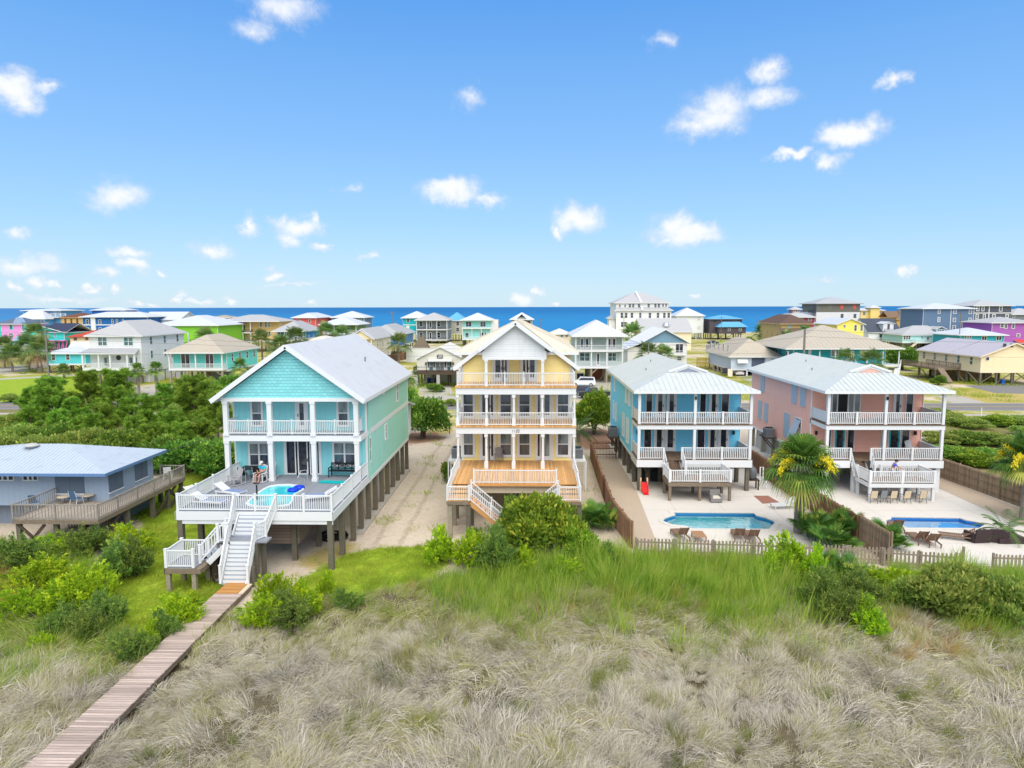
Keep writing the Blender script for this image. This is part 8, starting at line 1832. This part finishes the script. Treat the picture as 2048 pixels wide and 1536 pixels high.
def grassm(name, stops, gx=None, trans=.3, sc=.35):
    m, t = new_mat(name); g = t.n('ShaderNodeNewGeometry').outputs['Position']; lv = t.n('ShaderNodeAttribute', attribute_name='lv').outputs['Fac']
    n1 = t.noise(g, sc, 4, .65); n2 = t.noise(g, sc*4.5, 3, .6)
    f = t.math('ADD', t.math('MULTIPLY', n1, .7), t.math('ADD', t.math('MULTIPLY', n2, .35), t.math('MULTIPLY', t.math('SUBTRACT', lv, .5), .35)))
    if gx: f = t.math('ADD', f, gx(t, g))
    c = t.ramp(f, stops)
    d = t.n('ShaderNodeBsdfPrincipled', {'Base Color': c, 'Roughness': .7, 'Specular IOR Level': .2}); tr = t.n('ShaderNodeBsdfTranslucent', {'Color': c})
    mx = t.n('ShaderNodeMixShader', {0: trans}); t.t.links.new(d.outputs[0], mx.inputs[1]); t.t.links.new(tr.outputs[0], mx.inputs[2]); t.out(mx.outputs[0]); return m
def scatter(name, pts, rot, scl, meshes, seed=0):
    """one stuff object: instances of blade clumps on its vertices"""
    me = bpy.data.meshes.new(name); me.vertices.add(len(pts)); me.vertices.foreach_set('co', np.asarray(pts, np.float32).ravel())
    for n, a in (('rot', rot), ('scl', scl)):
        q = me.attributes.new(n, 'FLOAT_VECTOR', 'POINT'); q.data.foreach_set('vector', np.asarray(a, np.float32).ravel())
    q = me.attributes.new('idx', 'INT', 'POINT'); q.data.foreach_set('value', np.random.default_rng(seed).integers(0, len(meshes), len(pts)).astype(np.int32))
    o = link(name, me); o['kind'] = 'stuff'
    ng = bpy.data.node_groups.new(name+'_scatter', 'GeometryNodeTree'); ng.interface.new_socket('Geometry', in_out='INPUT', socket_type='NodeSocketGeometry'); ng.interface.new_socket('Geometry', in_out='OUTPUT', socket_type='NodeSocketGeometry')
    N = ng.nodes; gi = N.new('NodeGroupInput'); go = N.new('NodeGroupOutput'); ip = N.new('GeometryNodeInstanceOnPoints'); g2 = N.new('GeometryNodeGeometryToInstance')
    ng.links.new(gi.outputs[0], ip.inputs['Points'])
    for k, m in enumerate(meshes):
        src = bpy.data.objects.new('%s_clump' % name, m); oi = N.new('GeometryNodeObjectInfo'); oi.inputs['Object'].default_value = src; ng.links.new(oi.outputs['Geometry'], g2.inputs[0])
    ng.links.new(g2.outputs[0], ip.inputs['Instance']); ip.inputs['Pick Instance'].default_value = True
    for n, typ, sock in (('idx', 'INT', 'Instance Index'), ('rot', 'FLOAT_VECTOR', 'Rotation'), ('scl', 'FLOAT_VECTOR', 'Scale')):
        na = N.new('GeometryNodeInputNamedAttribute'); na.data_type = typ; na.inputs['Name'].default_value = n; ng.links.new(na.outputs['Attribute'], ip.inputs[sock])
    ng.links.new(ip.outputs[0], go.inputs[0]); md = o.modifiers.new('scatter', 'NODES'); md.node_group = ng
    return o
def gz(x, y): return np.where(inside(x, y, MARSH), -.1, 0.)
def field(x, y, seed, w0=.25, w1=1.3):
    r = np.random.default_rng(seed); s = np.zeros_like(x)
    for k in range(7):
        a = r.uniform(0, 6.28); w = r.uniform(w0, w1); s += np.sin(w*(x*np.cos(a)+y*np.sin(a))+r.uniform(0, 6.28))
    return s/7**.5
def in_view(x, y, pad=2.): return (np.abs(x+y*.026) < y*.79+pad)
def spread(n, x0, x1, y0, y1, seed, power=1.):
    r = np.random.default_rng(seed); y = y0+(y1-y0)*r.random(n)**power; x = r.uniform(x0, x1, n); k = in_view(x, y); return x[k], y[k], r
BWM = lambda x, y: (x > -16.35) & (x < -14.65) & (y < 35.3)
def marsh_scatter(name, n, x0, x1, y0, y1, seed, meshes, cond, smin, smax, tilt, zs=1., power=1.):
    x, y, r = spread(n, x0, x1, y0, y1, seed, power); k = cond(x, y, r) & ~BWM(x, y); x, y = x[k], y[k]; m = len(x)
    tus = field(x, y, seed+9, 2., 5.5); fl = field(x, y, 77)*1.5+field(x, y, 91, 1.2, 3.5)*1.2+r.normal(0, .7, m); t = np.clip(tilt[0]+tilt[1]*(field(x, y, 78)+r.normal(0, .4, m)), 0, 1.25)
    rot = np.stack([np.zeros(m), t, fl], 1); s = r.uniform(smin, smax, m)*np.clip(1+.2*field(x, y, 79)+.3*tus, .45, 1.7)
    return scatter(name, np.stack([x, y, gz(x, y)+.0*x-.02], 1), rot, np.stack([s, s, s*zs], 1), meshes, seed)
IM = lambda x, y: inside(x, y, MARSH)
def gx_m(t, g):
    s = t.n('ShaderNodeSeparateXYZ', {0: g})
    a = t.smooth(s.outputs[1], 25, 38, -.08, .3); b = t.math('MULTIPLY', t.smooth(s.outputs[0], -13, -17, 0, .26), t.smooth(s.outputs[1], 22, 33))
    return t.math('ADD', a, b)
DRYM = grassm('dry_marsh_grass', [(.2, srgb(124, 114, 98)), (.31, srgb(196, 188, 172)), (.42, srgb(228, 222, 212)), (.53, srgb(204, 194, 166)), (.66, srgb(176, 172, 112)), (.9, srgb(146, 168, 70))], gx_m)
REEDM = grassm('green_reeds', [(.22, srgb(92, 134, 48)), (.42, srgb(140, 178, 60)), (.6, srgb(184, 202, 84)), (.85, srgb(200, 190, 120))], None, .45, .8)
RUSTM = grassm('rusty_grass', [(.2, srgb(150, 116, 62)), (.5, srgb(186, 138, 78)), (.8, srgb(170, 164, 84))], None, .3)
LAWNM = grassm('lawn_blades', [(.2, srgb(124, 154, 44)), (.5, srgb(160, 180, 58)), (.8, srgb(190, 192, 88))], None, .4)
DRYC = [blade_clump(s, 52, .66, .016, .13, .5, 1.3, DRYM) for s in (1, 2, 3, 4)]
MATC = [blade_clump(s, 60, .85, .015, .16, 1.1, 1.8, DRYM) for s in (5, 6)]
REEDC = [blade_clump(s, 20, 1.22, .024, .22, .12, .5, REEDM) for s in (7, 8, 9)]
RUSTC = [blade_clump(s, 30, .95, .014, .12, .25, .7, RUSTM) for s in (10, 11)]
LAWNC = [blade_clump(s, 40, .12, .014, .16, .2, .7, LAWNM) for s in (14, 15)]
marsh_scatter('marsh_grass', 46000, -45, 45, 15, 42, 101, DRYC, lambda x, y, r: IM(x, y) & (field(x, y, 110, 2., 5.5)+r.normal(0, .5, len(x)) > -1.9), .75, 1.25, (.45, .45))
marsh_scatter('matted_marsh_grass', 17000, -40, 45, 15, 38, 102, MATC, lambda x, y, r: IM(x, y) & (field(x, y, 80)+r.normal(0, .4, len(x)) > .1), .8, 1.3, (.75, .35))
marsh_scatter('green_reeds', 25000, -5, 42, 28, 41.2, 103, REEDC, lambda x, y, r: IM(x, y) & (y+1.3*field(x, y, 81)+r.normal(0, 2.6, len(x)) > 35.3-.06*(x-10)) & (y < np.where(x > 5.5, 38.6-.06*(x-6), 41)+r.normal(0, .3, len(x))), .65, 1.15, (.12, .15), 1.)
marsh_scatter('green_marsh_grass', 9000, -42, -14, 21, 42, 104, REEDC, lambda x, y, r: IM(x, y) & (field(x, y, 82)+r.normal(0, .5, len(x)) > .0-.08*(y-30)) & (y > 24) & (x < -16.9), .45, .85, (.35, .35), 1.)
marsh_scatter('rusty_marsh_grass', 5000, -40, -17, 32, 42, 105, RUSTC, lambda x, y, r: IM(x, y) & (field(x, y, 83)+r.normal(0, .4, len(x)) > .1), .7, 1.15, (.2, .25), 1.)
marsh_scatter('rusty_grass_tufts', 2600, -14, 40, 28, 40, 106, RUSTC, lambda x, y, r: IM(x, y) & (field(x, y, 84)+r.normal(0, .3, len(x)) > .8), .6, 1.0, (.25, .25), 1.)
OLIVEM = grassm('olive_marsh_grass', [(.2, srgb(92, 106, 50)), (.5, srgb(138, 148, 70)), (.8, srgb(178, 176, 100))], None, .35)
OLIVC = [blade_clump(s, 34, .7, .016, .12, .2, .8, OLIVEM) for s in (17, 18)]
marsh_scatter('olive_marsh_tufts', 15000, -40, 42, 15, 38, 115, OLIVC, lambda x, y, r: IM(x, y) & (field(x, y, 116, .6, 2.4)+r.normal(0, .35, len(x)) > .7), .6, 1.1, (.35, .3), 1.)
STALKM = grassm('dead_stalks', [(.2, srgb(150, 136, 112)), (.5, srgb(196, 184, 160)), (.8, srgb(222, 214, 196))], None, .2)
STC = [blade_clump(s, 7, 1.25, .014, .2, .15, .35, STALKM) for s in (19, 20)]
marsh_scatter('dead_marsh_stalks', 3200, -40, 42, 15, 39, 117, STC, lambda x, y, r: IM(x, y) & (field(x, y, 118, .5, 2.)+r.normal(0, .5, len(x)) > .2), .5, 1.1, (.3, .35), 1.)
lawnp = LAWN[0:2]
marsh_scatter('lawn_grass', 26000, -36, -3, 30, 66, 107, LAWNC, lambda x, y, r: np.any([inside(x+r.normal(0, .25, len(x)), y+r.normal(0, .25, len(x)), p) for p in lawnp], axis=0), .7, 1.5, (.2, .2))
marsh_scatter('edge_grass', 4500, -30, 36, 33, 43, 108, REEDC, lambda x, y, r: (inside(x, y-.9, MARSH) ^ inside(x, y+.7, MARSH)) & (r.random(len(x)) < .6) & ((x < -17) | (x > -14)), .35, .8, (.2, .2))
marsh_scatter('sand_weeds', 2600, -14, 8, 38, 110, 109, LAWNC, lambda x, y, r: (field(x, y, 111, .5, 2.)+r.normal(0, .3, len(x)) > .9) & ((x < -5.8) | (x > 4)) & (x > -10.6) & (x < 5.6), 1., 3.2, (.2, .2))
marsh_scatter('verge_grass', 9000, -90, 95, 85, 170, 112, LAWNC, lambda x, y, r: (field(x, y, 113, .2, 1.)+r.normal(0, .3, len(x)) > .3) & ((y < 94) | (y > 109)), 1.5, 5., (.2, .2))
# ================================================================ people
def skin_mesh(name, chains, mat, parent, sub=2):
    """one continuous body grown from connected chains: [(points with radii, index of parent joint name)]"""
    vs, es, rs, names = [], [], [], {}
    for ch in chains:
        prev = names.get(ch[0]) if isinstance(ch[0], str) else None
        for it in (ch[1:] if isinstance(ch[0], str) else ch):
            nm, p, r = it; vs.append(p); rs.append(r); i = len(vs)-1; names[nm] = i
            if prev is not None: es.append((prev, i))
            prev = i
    me = bpy.data.meshes.new(name); me.from_pydata(vs, es, []); me.materials.append(mat); o = link(name, me, parent)
    md = o.modifiers.new('Skin', 'SKIN'); md.use_smooth_shade = True; s = o.modifiers.new('Sub', 'SUBSURF'); s.levels = sub; s.render_levels = sub
    for i, r in enumerate(rs): me.skin_vertices[0].data[i].radius = (r, r)
    me.skin_vertices[0].data[0].use_root = True
    dg = bpy.context.evaluated_depsgraph_get(); dg.update(); m2 = bpy.data.meshes.new_from_object(o.evaluated_get(dg)); m2.name = name
    o.modifiers.clear(); o.data = m2; return o
SKIN = flat((196, 142, 116), .6); 
def person(label, J, loc, rz, shirt, shorts, hairm, cap=None):
    P = thing('person', label, 'person')
    ch = [[('pelvis', J['pelvis'], .13), ('waist', J['waist'], .125), ('chest', J['chest'], .145), ('neck', J['neck'], .055), ('chin', J['chin'], .075), ('head', J['head'], .098), ('crown_', J['crown'], .07)]]
    for s, k in ((-1, 'l'), (1, 'r')):
        g = lambda n: J[n+k]
        ch.append(['chest', ('sh'+k, g('sh'), .062), ('el'+k, g('el'), .045), ('wr'+k, g('wr'), .03), ('pa'+k, g('pa'), .036)])
        d = Vector(g('pa'))-Vector(g('wr')); d.normalize(); sd = d.cross(Vector((0, 0, 1))); sd = sd.normalized() if sd.length > .1 else Vector((1, 0, 0))
        for i, (o_, L) in enumerate(((-.03, .07), (-.011, .085), (.01, .08), (.029, .062))):
            b = Vector(g('pa'))+sd*o_+d*.03; ch.append(['pa'+k, ('f%d%s' % (i, k), tuple(b), .01), ('g%d%s' % (i, k), tuple(b+d*L*.6-Vector((0, 0, .012))), .009), ('h%d%s' % (i, k), tuple(b+d*L-Vector((0, 0, .035))), .008)])
        b = Vector(g('wr')).lerp(Vector(g('pa')), .5)-sd*.03*s; ch.append(['pa'+k, ('t0'+k, tuple(b-sd*.02*s), .011), ('t1'+k, tuple(b-sd*.03*s+d*.05), .009)])
        ch.append(['pelvis', ('hp'+k, g('hp'), .095), ('kn'+k, g('kn'), .06), ('an'+k, g('an'), .04), ('to'+k, g('to'), .035)])
    skin_mesh('body', ch, SKIN, P)
    sh = [[('p', J['waist'], .145), ('c', J['chest'], .165), ('n', tuple(Vector(J['chest']).lerp(Vector(J['neck']), .6)), .085)]]
    for k in 'lr': sh.append(['c', ('s'+k, J['sh'+k], .082), ('e'+k, tuple(Vector(J['sh'+k]).lerp(Vector(J['el'+k]), .75)), .066)])
    skin_mesh('shirt', sh, shirt, P)
    st = [[('p', J['pelvis'], .15), ('w', J['waist'], .135)]]
    for k in 'lr': st.append(['p', ('h'+k, J['hp'+k], .115), ('k'+k, tuple(Vector(J['hp'+k]).lerp(Vector(J['kn'+k]), .8)), .09)])
    skin_mesh('shorts', st, shorts, P)
    h = Vector(J['head']); f = Vector(J['face']).normalized(); r = f.cross(Vector((0, 0, 1))).normalized()
    for s in (-1, 1):
        mb = MB(); c = h+f*.093+r*.035*s; mb.lathe(c-Vector((0, 0, .012)), [(.002, 0), (.012, .006), (.012, .018), (.002, .024)], 8); mb.build('eye', BLACK, P)
        mb = MB(); c = h+r*.1*s; mb.lathe(c-Vector((0, 0, .035)), [(.006, 0), (.018, .02), (.018, .05), (.006, .065)], 8); mb.build('ear', SKIN, P)
    mb = MB(); mb.beam(h+f*.09+Vector((0, 0, .005)), h+f*.118-Vector((0, 0, .025)), .022, .025); mb.build('nose', SKIN, P)
    mb = MB(); mb.beam(h+f*.085-r*.025-Vector((0, 0, .055)), h+f*.085+r*.025-Vector((0, 0, .055)), .012, .01); mb.build('mouth', flat((150, 84, 78)), P)
    mb = MB(); b = h-f*.022; mb.lathe(b+Vector((0, 0, .005)), [(.108, -.04), (.112, .02), (.1, .07), (.07, .105), (.02, .12)], 14); mb.build('hair', hairm, P, True)
    if cap:
        mb = MB(); mb.lathe(h-f*.01+Vector((0, 0, .03)), [(.118, 0), (.116, .04), (.09, .09), (.03, .115)], 14); mb.beam(h+f*.08+Vector((0, 0, .035)), h+f*.2+Vector((0, 0, .02)), .16, .012); mb.build('cap', cap, P, True)
    for k in 'lr': mb = MB(); a, b = Vector(J['an'+k]), Vector(J['to'+k]); mb.beam(a-(b-a)*.3-Vector((0, 0, .045)), b+(b-a)*.35-Vector((0, 0, .02)), .1, .05); mb.build('shoe', BLACK, P)
    P.location = loc; P.rotation_euler = (0, 0, rz); return P
def sym(d):
    o = {}
    for k, v in d.items():
        if k.endswith('*'): o[k[:-1]+'l'] = (-v[0], v[1], v[2]); o[k[:-1]+'r'] = v
        else: o[k] = v
    return o
person('man in turquoise shirt and white cap seated in a white rocking chair',
       sym({'pelvis': (0, .1, .54), 'waist': (0, .17, .7), 'chest': (0, .24, .92), 'neck': (0, .22, 1.1), 'chin': (0, .16, 1.15), 'head': (0, .15, 1.24), 'crown': (0, .17, 1.31), 'face': (0, -1, -.35), 'sh*': (.19, .22, 1.0), 'el*': (.27, .02, .78), 'wr*': (.09, -.16, .7), 'pa*': (.04, -.2, .69), 'hp*': (.1, .02, .52), 'kn*': (.15, -.38, .54), 'an*': (.11, -.4, .12), 'to*': (.11, -.54, .06)}),
       place(608, 888, 3.46, ca), R(-12), flat((30, 168, 196), .8), flat((84, 92, 96), .8), flat((120, 110, 104), .8), cap=WHITE)
person('person in blue shirt and dark cap standing on the pink house platform',
       sym({'pelvis': (0, .02, .92), 'waist': (0, -.0, 1.08), 'chest': (0, -.1, 1.3), 'neck': (0, -.16, 1.46), 'chin': (0, -.22, 1.5), 'head': (0, -.23, 1.59), 'crown': (0, -.21, 1.66), 'face': (0, -1, -.25), 'sh*': (.19, -.12, 1.38), 'el*': (.24, -.3, 1.16), 'wr*': (.12, -.52, 1.08), 'pa*': (.08, -.58, 1.07), 'hp*': (.1, .02, .88), 'kn*': (.11, -.02, .48), 'an*': (.11, .05, .09), 'to*': (.11, -.09, .045)}),
       (28.35, 53.75, 1.4), R(75), flat((88, 104, 208), .8), flat((196, 196, 200), .8), flat((44, 40, 44), .8), cap=flat((44, 42, 52), .8))

# ================================================================ sky with scattered cumulus
SUN_EL, SUN_AZ = 52., 168.    # azimuth clockwise from +Y toward +X
W = bpy.data.worlds.new('World'); SC.world = W; W.use_nodes = True
t = NT(W)
SKY_STR = .13
sky = t.n('ShaderNodeTexSky', sky_type='NISHITA', sun_disc=False, sun_elevation=R(SUN_EL), sun_rotation=R(SUN_AZ), altitude=0, air_density=1.0, dust_density=.6, ozone_density=2.2)
dirv = t.n('ShaderNodeTexCoord').outputs['Generated']
s = t.n('ShaderNodeSeparateXYZ', {0: dirv})
th = t.math('ARCTAN2', s.outputs[0], s.outputs[1]); ph = t.math('ARCSINE', s.outputs[2])
uv = t.n('ShaderNodeCombineXYZ', {0: th, 1: ph, 2: 0.}).outputs[0]
nz = t.n('ShaderNodeTexNoise', {'Vector': uv, 'Scale': 30., 'Detail': 6, 'Roughness': .6}).outputs[1]
wv = t.n('ShaderNodeVectorMath', {0: t.n('ShaderNodeVectorMath', {0: nz, 1: (.5, .5, .5)}, operation='SUBTRACT').outputs[0], 1: (.06, .042, 0)}, operation='MULTIPLY').outputs[0]
uv2 = t.n('ShaderNodeVectorMath', {0: uv, 1: wv}, operation='ADD').outputs[0]
CL = [(20, 180, 62, 42, 1.15), (90, 168, 42, 14, .55), (570, 12, 75, 42, .8), (505, 55, 42, 22, .45), (235, 388, 58, 34, .7), (30, 468, 34, 14, .8), (45, 530, 85, 22, .9), (255, 502, 48, 16, .85), (272, 530, 36, 20, 1.), (210, 545, 34, 14, .6), (330, 546, 16, 10, .9), (432, 503, 38, 22, 1.), (496, 458, 20, 24, .9), (600, 455, 46, 22, 1.05), (575, 475, 30, 18, .8), (630, 440, 16, 14, .7), (553, 547, 25, 13, 1.05),
      (645, 497, 24, 9, .6), (740, 515, 26, 8, .5), (900, 382, 56, 27, 1.15), (975, 397, 32, 16, .65), (1155, 436, 55, 30, 1.1), (1118, 460, 18, 14, .7), (1372, 468, 72, 22, 1.15), (1345, 452, 42, 24, 1.1), (1330, 480, 30, 10, .6), (1700, 268, 62, 32, 1.2), (1650, 325, 32, 20, .85), (1585, 308, 48, 11, .75), (1535, 140, 38, 30, .9), (1530, 190, 62, 28, .85), (1450, 210, 72, 40, .85), (1390, 250, 56, 28, .8), (1420, 235, 70, 34, .7), (1785, 158, 36, 18, .75), (940, 195, 26, 24, .4), (1330, 85, 30, 18, .35),
      (75, 562, 30, 14, .7), (110, 570, 20, 10, .6), (180, 577, 24, 9, .7), (235, 578, 20, 9, .6), (275, 605, 18, 8, .8), (305, 607, 14, 7, .8), (360, 596, 14, 11, .7), (400, 603, 30, 8, .6), (455, 607, 20, 8, .7), (625, 605, 14, 7, .7), (1072, 582, 18, 7, .7), (1045, 597, 20, 14, .7), (1112, 608, 14, 6, .7), (1390, 594, 18, 9, .6), (1812, 550, 18, 9, .6), (15, 575, 14, 18, .6), (580, 570, 90, 6, .3), (120, 598, 120, 7, .45), (1650, 560, 40, 6, .3), (700, 375, 28, 10, .35)]
tot = None
for (px, py, w, h, a) in CL:
    a += .22 if a < .8 else 0
    d = Vector(ray(px, py)).normalized(); a0 = math.atan2(d.x, d.y); p0 = math.asin(d.z); d2 = Vector(ray(px+w, py)).normalized(); wa = abs(math.atan2(d2.x, d2.y)-a0)*1.4; d3 = Vector(ray(px, py-h)).normalized(); ha = abs(math.asin(d3.z)-p0)*1.4
    v = t.n('ShaderNodeVectorMath', {0: uv2, 1: (1/wa, 1/ha, 0), 2: (-a0/wa, -p0/ha, 0)}, operation='MULTIPLY_ADD').outputs[0]
    ln = t.n('ShaderNodeVectorMath', {0: v}, operation='LENGTH').outputs['Value']
    q = t.math('MULTIPLY_ADD', ln, -a, a)
    tot = q if tot is None else t.math('MAXIMUM', tot, q)
n2 = t.noise(uv, 70., 7, .68); n3 = t.noise(uv, 14., 4, .6)
dens = t.smooth(t.math('ADD', tot, t.math('ADD', t.math('MULTIPLY', t.math('SUBTRACT', n2, .5), .7), t.math('MULTIPLY', t.math('SUBTRACT', n3, .5), .5))), -.02, .98)
# horizon haze into deeper blue; unseen overhead whitened as added fill, by elevation angle
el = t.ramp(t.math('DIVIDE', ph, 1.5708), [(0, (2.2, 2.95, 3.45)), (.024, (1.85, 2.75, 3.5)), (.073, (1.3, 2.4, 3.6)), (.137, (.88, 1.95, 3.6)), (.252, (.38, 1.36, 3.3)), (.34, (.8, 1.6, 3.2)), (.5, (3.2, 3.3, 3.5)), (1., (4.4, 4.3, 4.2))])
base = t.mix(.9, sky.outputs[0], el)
cw = t.mix(t.smooth(t.math('ADD', tot, t.math('MULTIPLY', t.noise(uv, 40., 3, .6), .5)), .3, .95), (2.85, 3.02, 3.4), (3.75, 3.82, 3.95))
colr = t.mix(dens, base, cw)
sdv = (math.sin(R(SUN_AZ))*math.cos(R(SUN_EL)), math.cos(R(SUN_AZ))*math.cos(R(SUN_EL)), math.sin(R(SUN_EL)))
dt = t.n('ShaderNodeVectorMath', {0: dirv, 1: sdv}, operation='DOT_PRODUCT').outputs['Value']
colr = t.mix(t.smooth(dt, .25, .95, 0, .75), colr, (6.1, 6.15, 6.15))   # unseen sky round the sun brightened as added fill for the fronts
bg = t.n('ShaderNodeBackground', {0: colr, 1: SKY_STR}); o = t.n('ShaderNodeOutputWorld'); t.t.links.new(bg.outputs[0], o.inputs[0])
W.cycles.sampling_method = 'MANUAL'; W.cycles.sample_map_resolution = 512
L = bpy.data.lights.new('sun', 'SUN'); L.energy = 1.35; L.angle = R(60); L.color = (1., .95, .87)
so = bpy.data.objects.new('sun', L); COL.objects.link(so)
az, e = R(SUN_AZ), R(SUN_EL); sd = Vector((math.sin(az)*math.cos(e), math.cos(az)*math.cos(e), math.sin(e))); so.rotation_euler = sd.to_track_quat('Z', 'Y').to_euler(); so.location = sd*60

# ================================================================ camera
cd_ = bpy.data.cameras.new('camera'); cam = bpy.data.objects.new('camera', cd_); COL.objects.link(cam)
cd_.sensor_width = 36.; cd_.lens = 36*F/2048; cd_.clip_end = 120000; cd_.clip_start = .5
fw = Vector((-_sy*_cp, _cy*_cp, -_sp)); rt = Vector((_cy, _sy, 0)); up = rt.cross(fw)
r2 = rt*_cr+up*_sr*-1; u2 = up*_cr+rt*_sr
m = Matrix((r2, u2, -fw)).transposed().to_4x4(); m.translation = Vector((0, 0, HC)); cam.matrix_world = m
SC.camera = cam
SC.view_settings.view_transform = 'Standard'; SC.view_settings.look = 'None'; SC.view_settings.gamma = 1.; SC.view_settings.exposure = 1.02
SC.render.engine = 'CYCLES'; SC.cycles.use_denoising = True; SC.cycles.max_bounces = 8; SC.cycles.diffuse_bounces = 3; SC.cycles.transparent_max_bounces = 12; SC.cycles.transmission_bounces = 4; SC.cycles.glossy_bounces = 3
